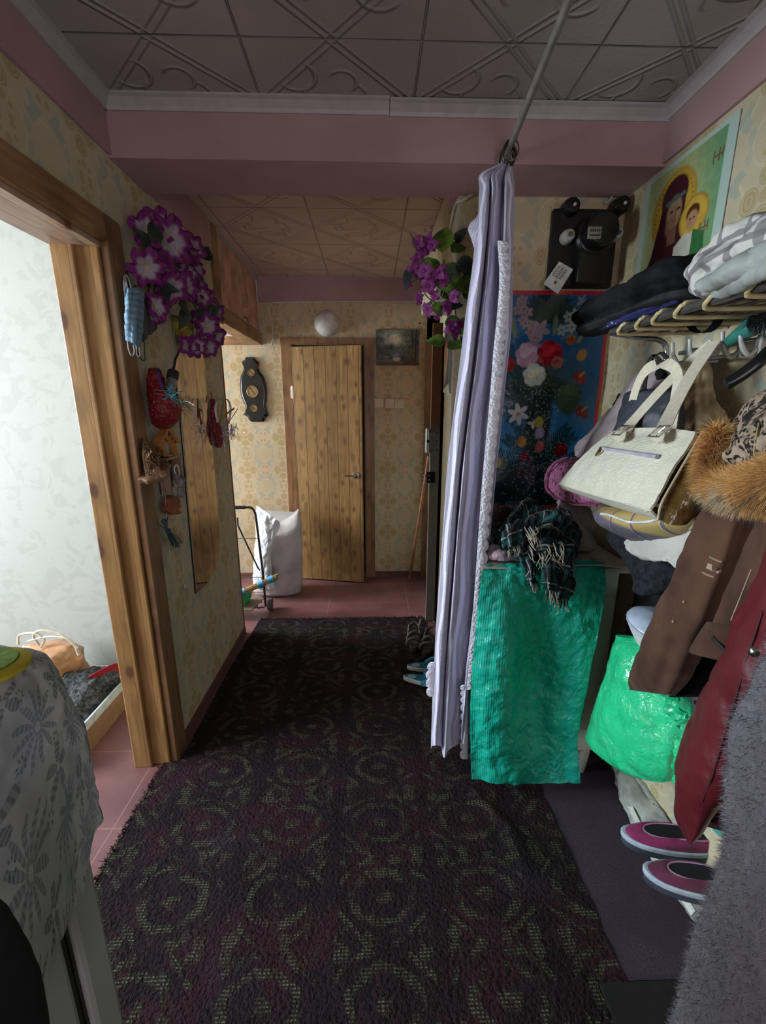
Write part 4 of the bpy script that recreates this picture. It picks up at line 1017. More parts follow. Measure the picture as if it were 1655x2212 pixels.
# ---- dried bouquet in brown paper
t = thing('dried_bouquet', L(330, 1000, .04), 'dried flower bouquet in brown paper hanging upside down by the doorway casing', 'dried flowers')
DB = plain('dry_brown_grass', (.24, .14, .07), .9, var=.5, sc=90); m = MB(); rnd = random.Random(6)
for k in range(150):
    a = L(309+rnd.random()*5, 946+rnd.random()*6, .02+.01*rnd.random()); f = rnd.random(); b = L(313+f*33+rnd.gauss(0, 2), 1000+rnd.random()*32-abs(f-.3)*18, .02+.08*rnd.random()); md = a.lerp(b, .5)+Vector((rnd.gauss(0, .004), rnd.gauss(0, .006), rnd.gauss(0, .006))); m.tube([a, md, b], .0019, 4)
for k in range(160):
    f = rnd.random(); c = L(318+f*28, 975+rnd.random()*45, .03+.06*rnd.random()); m.ball(c, .0045, 5, 4)
m.build('dried_stems', DB, t)
pr = [(L(333, 1041, .04), Vector((0, .028, .004)), Vector((.018, 0, 0))), (L(334, 1032, .045), Vector((0, .062, .012)), Vector((.04, 0, 0))), (L(333, 1020, .05), Vector((0, .075, .02)), Vector((.05, 0, 0))), (L(336, 1012, .05), Vector((0, .07, .02)), Vector((.045, 0, 0)))]
blob(pr, 40, 16, lambda a, tt: .09*math.sin(9*a)*(1-tt*.4), .006, 40).build('paper_wrap', plain('kraft_paper', (.30, .17, .10), .7, var=.2, bump=.6, bsc=60, bd=.004), t)
m = MB()
for s_ in (1, -1): m.ball(L(346+s_*7, 1020+s_*4, .10), (.008, .022, .016))
m.ball(L(346, 1020, .10), .009); m.build('bow', plain('tan_ribbon', (.36, .20, .13), .5), t)
# ---- foil tassel strings and blue-green tassel
t = thing('foil_tassel', L(365, 1180, .03), 'blue green foil tassel with silver strands hanging below the ornaments', 'tassel')
m = MB(); rnd = random.Random(2)
for k in range(40):
    a = L(360+rnd.gauss(0, 1.5), 1146+rnd.gauss(0, 2), .03); b = L(383+rnd.gauss(0, 5), 1178+rnd.gauss(0, 4), .03+.02*rnd.random()); m.tube([a, a.lerp(b, .5)+Vector((rnd.gauss(0, .003), 0, .004)), b], .0015, 4)
for k in range(26):
    a = L(361, 1146, .03); b = L(354+rnd.gauss(0, 3.5), 1124+rnd.gauss(0, 4), .03); m.tube([a, b], .0022, 4)
m.build('tassel_strands', plain('teal_foil', (.05, .13, .15), .3, metal=.4, var=.5, sc=200), t)
m = MB(); m.lathe([(.006, -.012), (.008, 0), (.006, .012)], L(365, 1148, .032), (0, .4, .9), 10); m.build('knot', plain('teal_knot', (.02, .05, .06), .5), t)
SF = plain('silver_strand', (.62, .62, .66), .25, metal=.6); m = MB()
for path in ([(349, 1040), (350, 1060), (352, 1072)], [(356, 1055), (358, 1090), (360, 1115), (361, 1142)], [(363, 1165), (366, 1190), (369, 1210)], [(366, 1160), (360, 1175), (358, 1182)], [(388, 1180), (392, 1200), (393, 1215)]): m.tube([L(x, y, .03) for x, y in path], .0016, 5)
m.build('silver_strand', SF, t)
# small glass drop at the bottom corner of the wall
m = MB(); m.lathe([(.001, .03), (.004, .012), (.005, 0), (.001, -.008)], L(401, 1274, .008), (0, 0, 1), 8); tag(m.build('foil_drop', SF), 'tiny silver drop hanging beside the bottom of the mirror', 'ornament')

# ================================================================ curtain rail and curtain
RAILM = plain('grey_painted_rail', (.30, .29, .27), .4, metal=.3)
r0, r1 = at(1245, -40, Z=2.33), at(1093, 338, Z=2.325)
t = thing('curtain_rail', r1, 'thin grey metal curtain rail running under the ceiling towards the beam', 'curtain rail')
d_ = (r1-r0).normalized(); r00 = r0-d_*.9
MB().tube([r00, r1], .0095, 10).build('rail', RAILM, t); MB().tube([r00+Vector((.012, 0, .016)), r1+Vector((.012, 0, .010))], .0045, 8).build('guide_wire', RAILM, t)
MB().lathe([(.018, 0), (.018, .01), (.011, .016), (.011, .04)], Vector((r1.x+.004, 1.70, r1.z)), (0, -1, 0), 16).build('end_bracket', RAILM, t)
t0 = thing('curtain', (.36, 1.5, .06), 'white satin leaf patterned curtain with scalloped lace edge bunched at the alcove', 'curtain')
RING = plain('dark_curtain_ring', (.10, .085, .06), .35, metal=.7)
rnd = random.Random(4)
for k in range(8):
    c = r1-d_*(.012+.009*k)+Vector((0, 0, -.019)); a0 = rnd.gauss(0, .25); pts = []
    for s in range(18):
        a = 2*PI*s/18; pts.append(c+Matrix.Rotation(a0, 3, 'Z') @ Vector((math.cos(a)*.024, 0, math.sin(a)*.031)))
    MB().tube(pts, .0022, 6, closed=True).build('curtain_ring', RING, t0)
CU = Mat('white_satin_jacquard', .36, .5, uv=True)
wx = CU.noise(5, 3); U_, V_ = CU.x+(wx-.5)*.06, CU.y
ph = (V_/.16).fr(); sx = ((U_/.15).fr()-.5)*.15+(V_*2*PI/.32).sin()*.02
fan = ((sx.abs()*560-ph*40).sin())*(sx.abs().st(.055, .04))*(sx.abs().st(.002, .006))
sat = fan.st(-.2, .5)
CU.col(CU.mix((.70, .66, .92), (.90, .90, .98), sat)); CU.rough((sat*-.25)+.5); CU.bump(fan*1.6+CU.noise(9, 3)*1.4, .8, .004)
CU.set(Sheen_Weight=.3)
# outline of the bunched cloth: (photo y, left x, right x, distance)
cu = [(352, 1084, 1104, 1.635), (376, 1038, 1109, 1.60), (410, 1036, 1111, 1.595), (480, 1032, 1110, 1.59), (600, 1018, 1108, 1.575), (700, 1004, 1106, 1.565), (850, 986, 1090, 1.55), (1000, 968, 1074, 1.53), (1150, 957, 1060, 1.52), (1300, 946, 1046, 1.50), (1420, 939, 1030, 1.485), (1540, 934, 1018, 1.465), (1600, 932, 1013, 1.455)]
def curtain():
    nu, nv = 230, 170; K = np.array(cu, dtype=float); S = catmull(K, nv); mb = MB(); G = np.zeros((nv, nu, 3))
    CS = catmull([(0, .05), (.015, .0), (.12, -.035), (.24, -.02), (.30, .035), (.33, .0), (.37, -.045), (.44, -.02), (.58, .0), (.72, .02), (.76, .05), (.765, -.02), (.80, -.045), (.86, -.03), (.84, .04), (.92, .045), (1.0, .06)], nu)
    for j in range(nv):
        py, xl, xr, Y = S[j]; t = j/(nv-1)
        if j > nv*.97: pass
        for i in range(nu):
            u = i/(nu-1)
            spread = min(1, .25+t*4)
            zig = 0
            fr = (1-t)**1.5
            uu, dy = CS[i][0], CS[i][1]
            uu += .035*math.sin(4.2*t+uu*5)*math.sin(PI*u)+.012*math.sin(2*PI*5*u+9*t)*math.sin(PI*u)
            dy += .012*math.sin(2*PI*7*u+7*t+2*math.sin(6*t))*(.4+.6*math.sin(3*t+6*u)**2)
            p = at(xl+(xr-xl)*min(1.02, max(-.02, uu)), py, Y=Y+dy*spread)
            # uneven hem with two hanging points
            if t > .9:
                k = (t-.9)/.1; hem = .060*math.exp(-((u-.36)/.10)**2)+.062*math.exp(-((u-.93)/.06)**2)+.02*math.exp(-((u-.03)/.05)**2)-.028*math.exp(-((u-.66)/.10)**2)-.01
                p.z -= (hem+.03)*k
            p.z = max(p.z, .022)
            G[j, i] = p
    for j in range(nv):
        for i in range(nu):
            n_ = mnoise.fractal(Vector(G[j, i])*9, .6, 2.1, 3)*.005; G[j, i, 1] += n_
    du = np.gradient(G, axis=1); dv = np.gradient(G, axis=0); N = np.cross(du, dv); N /= (np.linalg.norm(N, axis=2, keepdims=True)+1e-9)
    A, B = G+N*.0009, G-N*.0009
    mb.v = [tuple(p) for p in A.reshape(-1, 3)]+[tuple(p) for p in B.reshape(-1, 3)]
    uv = np.stack(np.meshgrid(np.linspace(0, 1.3, nu), np.linspace(2.2, 0, nv)), -1).reshape(-1, 2); mb.uv = [tuple(x) for x in uv]*2; o = nu*nv
    for j in range(nv-1):
        for i in range(nu-1):
            a = j*nu+i; mb.f.append((a, a+nu, a+nu+1, a+1)); mb.f.append((o+a, o+a+1, o+a+nu+1, o+a+nu))
    for i in range(nu-1):
        a = i; mb.f.append((a, a+1, o+a+1, o+a)); a = (nv-1)*nu+i; mb.f.append((a+1, a, o+a, o+a+1))
    for j in range(nv-1):
        a = j*nu; mb.f.append((a+nu, a, o+a, o+a+nu)); a = j*nu+nu-1; mb.f.append((a, a+nu, o+a+nu, o+a))
    mb.mi = [0]*len(mb.f); return mb
curtain().build('curtain_cloth', CU.mat, t0)
LACE = Mat('white_lace', .6, .4, uv=True); v_ = LACE.vor(150); LACE.layers((.82, .82, .90), ((.62, .62, .72), v_.st(.3, .6)*.6)); LACE.bump(v_, .8, .004)
def lace(path, side, wpx, Yd, n, sc):
    """scalloped lace band: path of photo points down its straight edge"""
    P_ = catmull(np.array(path, dtype=float), n); mb = MB(); row = []
    for j, (x, y) in enumerate(P_):
        t = j/(n-1); s = abs(math.sin(PI*t*sc)); w2 = wpx*(.60+.40*s**.5)
        Y = Yd[0]+(Yd[1]-Yd[0])*t; rr = []
        for i in range(7):
            f = i/6; rr.append(at(x+side*w2*f, y, Y=Y-.004*math.sin(PI*f)))
        row.append(rr)
    rings = [[q for q in r]+[q+Vector((0, .002, 0)) for q in reversed(r)] for r in row]
    mb.loft(rings); mb.uv = [(i*.004, j*.004) for j in range(n) for i in range(14)]; return mb
lace([(1075, 520), (1079, 600), (1074, 680), (1066, 760), (1059, 852), (1050, 950), (1041, 1050), (1034, 1150), (1027, 1250), (1020, 1350), (1013, 1430), (1008, 1490)], 1, 24, (1.51, 1.42), 320, 40).build('lace_edge', LACE.mat, t0)
lace([(1011, 1480), (1012, 1520), (1012, 1580), (1010, 1640)], -1, 17, (1.43, 1.44), 90, 9).build('lace_edge', LACE.mat, t0)
lace([(944, 1430), (938, 1455), (938, 1480), (940, 1505)], -1, 18, (1.47, 1.47), 60, 4).build('lace_edge', LACE.mat, t0)
sheet([[at(1040, 452, Y=1.60), at(1036, 458, Y=1.61), at(1033, 466, Y=1.615)], [at(1040, 490, Y=1.58), at(1026, 489, Y=1.60), at(1012, 491, Y=1.62)], [at(1040, 525, Y=1.58), at(1030, 520, Y=1.59), at(1019, 518, Y=1.61)], [at(1040, 556, Y=1.58), at(1035, 552, Y=1.59), at(1029, 548, Y=1.60)]], 16, 24, None, .002, .003, 30).build('turned_corner', CU.mat, t0)

# ---- orchid garland right
t = thing('orchid_garland', (XC, 2.0, 1.85), 'hanging bunch of artificial purple orchids with ivy leaves at the corridor corner', 'artificial flowers')
def Gp(px, py, Y=1.93): return at(px, py, Y=Y)
ORC = Mat('orchid_petal', .55, .3, uv=True); ORC.layers((.17, .014, .135), ((.09, .006, .07), ORC.noise(30, 3).st(.4, .75)), ((.24, .05, .20), (ORC.x).st(.0, .5)*.5))
def orchid(c, n, R, seed):
    rnd = random.Random(seed); n = Vector(n).normalized(); u = n.orthogonal().normalized(); u = Matrix.Rotation(rnd.random()*6.28, 3, n) @ u; v = n.cross(u); mb = MB(); c = Vector(c)
    for k in range(5):
        a = 2*PI*k/5+rnd.gauss(0, .12); d = u*math.cos(a)+v*math.sin(a); s = n.cross(d); L_ = R*(1 if k % 2 else .85); rings = []
        for j in range(7):
            f = j/6; w_ = R*.36*math.sin(PI*min(1, .12+f*.88))**.7+.0008; p = c+d*L_*f+n*(R*.30*math.sin(f*2.4)-R*.35*f*f)
            rings.append([p-s*w_+n*w_*.3, p-n*.0, p+s*w_+n*w_*.3, p+s*w_*.9-n*.0015+n*w_*.28, p-n*.002, p-s*w_*.9-n*.0015+n*w_*.28])
        mb.loft(rings); 
    mb.ball(c+n*R*.12, (R*.14, R*.14, R*.2), 8, 6)
    mb.uv = [((Vector(q)-c).length/R, 0) for q in mb.v]; return mb
rnd = random.Random(17)
for i, (px, py, R, Y) in enumerate([(903, 525, .034, 1.94), (912, 540, .034, 1.96), (926, 522, .034, 1.94), (933, 530, .03, 1.93), (901, 562, .03, 1.92), (893, 585, .03, 1.92), (918, 585, .038, 1.88), (930, 605, .04, 1.87), (950, 592, .045, 1.86), (958, 602, .036, 1.86), (926, 618, .036, 1.86), (906, 640, .022, 1.9), (905, 650, .02, 1.9), (925, 668, .034, 1.88), (940, 638, .024, 1.87), (965, 665, .034, 1.86), (982, 640, .034, 1.84), (978, 712, .044, 1.82), (944, 685, .016, 1.88), (884, 614, .016, 1.92), (992, 702, .026, 1.82)]):
    orchid(Gp(px, py, Y-.06), (-.3+rnd.gauss(0, .4), -1, -.2+rnd.gauss(0, .4)), R, i).build('flower', ORC.mat, t)
for i, (px, py, dx, dz, Ln, W) in enumerate([(955, 545, .1, 1, .11, .085), (943, 560, -.5, -.6, .10, .08), (965, 570, .4, -.7, .09, .075), (975, 545, .7, .5, .08, .06), (985, 570, .8, -.2, .09, .07), (975, 590, .3, -.9, .10, .06), (990, 605, .6, -.5, .09, .07), (1000, 625, .8, -.4, .08, .07), (985, 610, -.2, -.9, .08, .07), (995, 655, -.7, -.3, .07, .05), (975, 680, .2, -.8, .07, .06), (990, 690, .3, -.6, .08, .065), (962, 740, -.6, .1, .075, .055), (968, 742, .4, -.1, .07, .055), (885, 580, -.3, -1, .08, .035), (940, 655, .3, -.7, .06, .045), (960, 615, .5, -.8, .07, .06), (918, 560, .1, -1, .08, .05), (1000, 590, .6, .2, .09, .08), (985, 525, .4, .7, .06, .045), (938, 590, .4, -.8, .07, .06), (995, 725, .5, -1, .06, .02), (905, 700, .5, .5, .01, .01)]):
    m = MB(); leafm(m, Gp(px, py, 1.86+.03*rnd.random()), (dx, rnd.gauss(-.2, .3), dz), (-.3, -1, .35), Ln, W, .35); m.build('leaf', LEAFG if i % 5 != 4 else LEAFD, t)
m = MB()
for path in ([(887, 503), (893, 520), (898, 535), (905, 580), (915, 630), (945, 655), (975, 645)], [(960, 560), (970, 620), (985, 680), (985, 740)], [(905, 600), (886, 612)], [(930, 650), (944, 680)], [(915, 560), (945, 600), (960, 560)]):
    m.tube([Vector(p) for p in catmull([Gp(x, y, 1.88) for x, y in path], 24)], .0022, 6)
m.build('stem', plain('green_stem', (.06, .11, .02), .6), t)
rnd = random.Random(31); m = MB()
for k in range(40):
    c = Gp(962, 620, 1.82); q = c+Vector((rnd.gauss(0, .016), rnd.gauss(0, .008), rnd.gauss(0, .016))); m.tube([c, q], .002, 4)
m.build('bud_cluster', plain('light_green_buds', (.20, .33, .06), .6), t)
# torn magazine picture on the corridor side of the corner
P = Paint(60, 90, (.55, .50, .38)); P.poly([(0, 0), (1, 0), (1, 1), (.8, .85), (0, .95)], (.07, .055, .06)); P.poly([(.05, .3), (.6, .3), (.6, .45), (.35, .75), (.22, .9), (.05, .6)], (.58, .40, .24)); P.line((.3, .25), (.32, .5), .05, (.6, .12, .08)); P.ell(.8, .5, .12, .3, (.12, .14, .13), soft=.6)
Xw = XC-.012
def Wp(px, py): return at(px, py, X=Xw)
t = thing('magazine_picture', Wp(975, 830), 'torn magazine picture pinned under the orchid garland beside the curtain', 'picture')
qd = [(Xw, 2.12, 1.86), (Xw, 1.945, 1.86), (Xw, 1.945, 1.56), (Xw, 2.12, 1.57)]
MB().prism([Vector(q)+Vector((.004, 0, 0)) for q in qd], (.002, 0, 0)).build('paper', plain('card', (.4, .38, .3), .7), t, smooth=False)
print_mesh('print', [Vector(q)+Vector((.002, 0, 0)) for q in qd], P.a, PRN, t, .001)

# ================================================================ alcove wall
YW = YA
def Wl(px, py, off=0.0): return at(px, py, Y=YW-off)
# ---- flower poster
x0p, x1p, zp0, zp1 = .47, 1.012, at(1180, 1097, Y=YW).z, at(1230, 629, Y=YW).z
def puv(cx, cy): px, py = 850+cx/2.872, 330+cy/2.872; p = at(px, py, Y=YW-.004); return (p.x-x0p)/(x1p-x0p), (zp1-p.z)/(zp1-zp0)
P = Paint(250, 430, (.012, .13, .33)); P.m(np.clip((P.Y-.45)/.5, 0, 1), (.02, .20, .42), .9); P.m(np.clip((P.Y-.8)/.2, 0, 1), (.004, .03, .09), .9); P.m(np.clip((P.Y-.955)/.01, 0, 1), (.004, .04, .17), 1)
P.ell(.25, .72, .18, .12, (.10, .34, .55), soft=1.4, op=.6); P.ell(.75, .65, .25, .16, (.05, .24, .48), soft=1.4, op=.5)
rs = np.random.RandomState(5)
def frond(cx, cy, ang, L_, col, n=12, spread=1.0):
    for k in range(n):
        f = k/n; bx, by = cx+math.cos(ang)*L_*f/P.ar, cy+math.sin(ang)*L_*f
        for s in (1, -1):
            a2 = ang+s*(.9-.3*f)*spread; l2 = L_*.35*(1-f*.6); P.line((bx, by), (bx+math.cos(a2)*l2/P.ar, by+math.sin(a2)*l2), .0035, col, .9)
DK = (.010, .028, .018)
u, v = puv(895, 1650); P.ell(u, v, .06, .26, (.008, .012, .012), soft=.3); P.ell(u, .9, .30, .13, (.006, .014, .013), soft=.9)
for a in np.linspace(-PI*.95, -PI*.05, 9): frond(*puv(960, 1050), a, .13, DK)
for a in (PI*.95, PI*.8, .2, .05, PI*.7, .35): frond(*puv(890, 1450), a, .20, DK, 14)
for a in (PI*.9, PI*.8, .15, .3, -.4, PI*1.15, -.15, PI*1.05): frond(*puv(880, 2000), a, .26, (.008, .025, .02), 16)
for a in (-.6, -.9, -2.2, -2.6): frond(*puv(900, 1900), a, .2, (.012, .04, .022), 14)
u, v = puv(870, 1380); P.ell(u, v, .24, .14, (.012, .035, .022), soft=1.2, op=.85)
u, v = puv(1080, 1530); P.ell(u, v, .055, .07, (.035, .075, .03), soft=.4)
def rose(cx, cy, r, c1, c2, c3):
    u, v = puv(cx, cy); r = r/2.872/926*2.0/(zp1-zp0)
    for k in range(9): a = k*2.4; P.ell(u+math.cos(a)*r*.55/P.ar, v+math.sin(a)*r*.55, r*.62, r*.5, c1 if k % 2 else c2, ang=a, soft=.25)
    for k in range(5): a = k*2.1+1; P.ell(u+math.cos(a)*r*.28/P.ar, v+math.sin(a)*r*.28, r*.4, r*.28, c2 if k % 2 else c3, ang=a, soft=.3)
    P.ell(u, v, r*.2, r*.2, c3, soft=.5)
def petals(cx, cy, r, n, c, c2=None, w_=.35):
    u, v = puv(cx, cy); r = r/2.872/926*2.0/(zp1-zp0)
    for k in range(n): a = 2*PI*k/n+cx; P.ell(u+math.cos(a)*r*.5/P.ar, v+math.sin(a)*r*.5, r*.55, r*w_, c, ang=a, soft=.3)
    if c2: P.ell(u, v, r*.2, r*.2, c2, soft=.5)
for cx, cy in ((800, 912), (788, 948), (770, 975), (830, 990), (800, 1040), (815, 1060), (845, 1115), (860, 1075), (870, 1150)): petals(cx, cy, 30, 5, (.36, .24, .26), (.22, .10, .12))
petals(905, 1100, 55, 5, (.40, .26, .33), None, .3); petals(880, 1190, 40, 4, (.30, .18, .24), None, .3)
for cx, cy in ((1085, 1020), (1100, 1085), (1040, 1100), (1130, 1000)): petals(cx, cy, 32, 6, (.34, .40, .40), (.1, .12, .05), .3)
P.line(puv(1140, 1170), puv(1200, 1080), .008, (.30, .36, .22)); petals(1210, 1075, 50, 6, (.46, .48, .32), None, .22); petals(1170, 920, 34, 5, (.25, .32, .4), None, .25)
P.ell(*puv(745, 1080), .012, .05, (.16, .26, .15), ang=-.15, soft=.4); P.ell(*puv(1000, 1070), .012, .04, (.16, .26, .15), soft=.4)
rose(1095, 1160, 26, (.42, .16, .04), (.32, .10, .03), (.2, .05, .02)); P.ell(*puv(1165, 1255), .022, .026, (.50, .22, .05), ang=.6, soft=.4)
rose(825, 1255, 58, (.62, .38, .48), (.50, .28, .38), (.7, .5, .56)); rose(965, 1245, 62, (.42, .008, .02), (.25, .004, .012), (.5, .02, .03)); rose(1010, 1300, 30, (.4, .1, .08), (.3, .06, .05), (.2, .03, .02))
rose(870, 1378, 56, (.62, .62, .52), (.50, .52, .42), (.72, .66, .42)); rose(712, 1315, 34, (.45, .01, .02), (.28, .005, .01), (.5, .02, .02))
def heart(cx, cy, s, a):
    u, v = puv(cx, cy); k = s/2.872/926*2.0/(zp1-zp0); P.ell(u-.3*k/P.ar, v, k*.6, k*.7, (.24, .008, .012), ang=a, soft=.2); P.ell(u+.3*k/P.ar, v+.2*k, k*.5, k*.95, (.30, .012, .016), ang=a-.5, soft=.2); P.line((u, v), (u+.5*k/P.ar, v-.5*k), .005, (.35, .3, .1))
heart(1155, 1385, 42, .5); heart(1165, 1600, 44, 0); rose(1035, 1840, 38, (.24, .006, .012), (.15, .003, .008), (.3, .01, .02)); rose(805, 1880, 24, (.24, .006, .02), (.15, .003, .01), (.3, .01, .02))
petals(770, 1620, 62, 6, (.62, .58, .60), (.4, .3, .1), .24); petals(860, 1680, 30, 3, (.45, .45, .32), None, .3)
for cx, cy, c in ((795, 1790, (.55, .22, .03)), (905, 1820, (.55, .12, .10)), (900, 1670, (.45, .35, .03)), (905, 1735, (.38, .28, .42)), (645, 1920, (.4, .3, .05))): P.ell(*puv(cx, cy), .020, .026, c, soft=.35); P.ell(puv(cx, cy)[0]-.02, puv(cx, cy)[1]-.004, .010, .022, tuple(x*.7 for x in c), ang=.3, soft=.4)
for k in range(420):
    f = rs.rand(); cx = 890+rs.randn()*(110 if f > .4 else 60); cy = 1950+rs.randn()*110 if f > .4 else 1400+rs.rand()*400; P.ell(*puv(cx, cy), .0028, .0028, (.35, .38, .40), soft=.6, op=.75)
P.noise(60, .12, 3); P.a *= .58
bx, by = .016/(x1p-x0p), .016/(zp1-zp0)
edge = (P.X < bx) | (P.X > 1-bx) | (P.Y < by) | (P.Y > 1-by); P.m(edge.astype(float), (.42, .015, .03), 1)
t = thing('flower_poster', (.75, YW, zp0), 'large glossy blue poster of a mixed flower bouquet with red border', 'poster')
MB().box((x0p, YW-.0015, zp0), (x1p, YW, zp1)).build('poster_back', plain('poster_paper', (.5, .5, .5), .6), t, smooth=False)
PRG2 = print_mat('glossy_poster', .2, .5, .5)
print_mesh('poster_print', [(x0p, YW-.002, zp1), (x1p, YW-.002, zp1), (x1p, YW-.002, zp0), (x0p, YW-.002, zp0)], P.a, PRG2, t, .002, lambda U, V: .004*np.sin(U*3)**2*np.sin(V*9)**2+.003*(1+np.sin(U*13+V*20)))

# ---- electricity meter board
BAK = plain('black_bakelite', (.006, .0055, .005), .4, .4); BAK2 = plain('black_meter_cover', (.008, .008, .007), .3, .5)
a, b = at(1196, 447, Y=YW-.03), at(1322, 622, Y=YW-.03)
cxm_ = at(1198, 600, Y=YW-.03).x; x1m = b.x
t = thing('electricity_meter', ((a.x+b.x)/2, YW, b.z), 'black electricity meter with fuses on a black board above the flower poster', 'electricity meter')
MB().box((a.x, YW-.035, b.z), (x1m-.005, YW, a.z-.005)).build('board', BAK, t, smooth=False, bevel=.006)
MB().box((a.x-.004, YW-.012, b.z+.002), (a.x+.002, YW, a.z-.003)).build('board_edge', plain('pale_wood_edge', (.40, .34, .2), .6), t, smooth=False)
o_ = .036; c = Wl(1278, 515, o_)
m = MB(); m.lathe([(.078, 0), (.078, .03), (.066, .042)], c, (0, -1, 0), 32); m.lathe([(.062, .03), (.062, .085), (.055, .094), (0, .095)], c+Vector((.002, 0, .006)), (0, -1, 0), 32); m.box((c.x-.06, YW-.075, c.z-.17), (c.x+.055, YW-.03, c.z-.05)); m.build('meter_body', BAK2, t, bevel=.003)
wd = MB(); wc = at(1285, 502, Y=YW-.132); wd.box((wc.x-.026, YW-.134, wc.z-.022), (wc.x+.026, YW-.128, wc.z+.020)); w_o = wd.build('display_window', plain('meter_window', (.26, .26, .20), .3), t, smooth=False, bevel=.002)
m = MB(); m.box((wc.x-.020, YW-.1355, wc.z-.012), (wc.x+.020, YW-.1338, wc.z-.008))
for k in range(5): m.box((wc.x-.018+k*.008, YW-.1355, wc.z+.002), (wc.x-.014+k*.008, YW-.1338, wc.z+.010))
m.build('digits', BLK, w_o, smooth=False)
for px, py, nm in ((1228, 453, 1), (1334, 450, 2)):
    c = Wl(px, py, .02); f = MB().lathe([(.032, -.02), (.032, .03), (.026, .045), (.0, .047)], c+Vector((0, .0, 0)), (0, -1, 0), 24).build('terminal_cap', BAK2, t)
    MB().lathe([(.006, .045), (.006, .05), (0, .051)], c+Vector((.004, 0, 0)), (0, -1, 0), 10).build('screw', plain('white_dot', (.55, .55, .5), .4), f)
for px, py in ((1225, 512), (1328, 508)):
    c = Wl(px, py, .05); f = MB().lathe([(.024, -.03), (.026, .0), (.024, .016), (.019, .028), (.0, .03)], c, (0, -1, 0), 24).build('fuse_plug', plain('porcelain', (.40, .39, .34), .3), t)
    MB().lathe([(.009, .027), (.009, .033), (0, .034)], c, (0, -1, 0), 12).build('fuse_button', plain('brown_button', (.10, .08, .05), .4), f)
m = MB(); m.tube([Vector(p) for p in catmull([Wl(1322, 455, .04), Wl(1325, 436, .03), Wl(1340, 430, .03), Wl(1352, 438, .03), Wl(1350, 455, .03), Wl(1338, 462, .04)], 24)], .003, 6); m.build('black_wire', BLK, t)
# ---- tilted paper card tucked on the board
q = [Wl(1208, 565, .05), Wl(1238, 582, .05), Wl(1205, 635, .065), Wl(1174, 613, .065)]
t = thing('paper_card', q[3], 'white printed card with a yellow mark tucked under the meter board', 'card')
MB().prism(q, (0, -.002, 0)).build('card', plain('white_paper_card', (.66, .66, .64), .6), t, smooth=False)
m = MB(); e1, e2 = (q[1]-q[0]), (q[3]-q[0])
for r in range(6):
    for k in range(3):
        p = q[0]+e1*(.18+.24*k)+e2*(.18+.075*r); m.obox(p+Vector((0, -.0026, 0)), e1*.07, (0, .0004, 0), e2*.010)
m.build('text_lines', BLK, t, smooth=False)
m = MB(); p = q[0]+e1*.55+e2*.76; m.obox(p+Vector((0, -.0026, 0)), e1*.11, (0, .0004, 0), e2*.06); y_ = m.build('yellow_mark', plain('yellow_print', (.55, .42, .03), .5), t, smooth=False)
m = MB(); m.prism([p+Vector((-.004, -.0032, -.006)), p+Vector((.0, -.0032, .008)), p+Vector((.005, -.0032, -.005))], (0, -.0003, 0)); m.build('black_mark', BLK, y_, smooth=False)
# ---- surface cables under the beam
m = MB(); pts = [Vector((XC-.004, 2.14, 2.20)), Vector((XC-.010, 2.05, 2.26)), Vector((XC-.010, 1.96, 2.295)), Vector((XC+.02, YW-.006, 2.298))]+[Wl(x, y, .007) for x, y in ((1060, 400), (1160, 404), (1240, 402), (1290, 398), (1312, 400), (1322, 415), (1318, 432), (1305, 440))]
m.tube([Vector(p) for p in catmull(pts, 60)], .006, 8); tag(m.build('meter_cable', plain('cream_cable', (.50, .47, .38), .5)), 'cream cable running along the wall top to the electricity meter', 'cable')

# ---- icon style print on the right wall
P = Paint(170, 220, (.30, .42, .16)); P.m(np.clip(1-P.d(.35, .35, .45, .45), 0, 1), (.72, .68, .36), 1); P.m(np.clip((P.X-.55)/.45, 0, 1)*np.clip(1-P.Y*.5, 0, 1), (.05, .33, .20), .8)
G1 = (.62, .40, .05); G2 = (.36, .20, .03)
P.ell(.42, .30, .20, .23, G2, soft=.1); P.ell(.42, .30, .19, .22, G1, soft=.2)
for k in range(40): a = 2*PI*k/40; P.ell(.42+math.cos(a)*.165/P.ar, .30+math.sin(a)*.19, .008, .008, G2)
CL = (.060, .010, .018)
P.poly([(.42, .12), (.30, .2), (.26, .36), (.20, .55), (.05, .75), (.0, 1.0), (.78, 1.0), (.82, .8), (.70, .6), (.56, .5), (.56, .25), (.50, .15)], CL); P.poly([(.05, .75), (.22, .6), (.30, .75), (.28, 1), (.0, 1)], (.16, .012, .03)); P.ell(.42, .22, .12, .11, CL, soft=.1)
P.ell(.44, .33, .068, .105, (.36, .22, .12), soft=.25); P.ell(.42, .40, .05, .06, (.28, .15, .08), soft=.4); P.line((.34, .25), (.54, .24), .012, (.08, .15, .2)); P.poly([(.38, .42), (.50, .42), (.50, .52), (.40, .52)], (.20, .10, .06))
for ex in (.41, .49): P.ell(ex, .315, .018, .008, (.05, .02, .015), soft=.5)
P.line((.455, .31), (.462, .36), .006, (.22, .11, .06)); P.ell(.455, .385, .02, .007, (.35, .08, .06), soft=.5)
P.ell(.68, .42, .12, .12, G2, soft=.1); P.ell(.68, .42, .11, .11, (.66, .42, .06), soft=.2); P.ell(.67, .40, .055, .05, (.10, .03, .015), soft=.2); P.ell(.67, .44, .048, .055, (.50, .28, .14), soft=.25)
for ex in (.65, .69): P.ell(ex, .43, .010, .006, (.08, .03, .02), soft=.5)
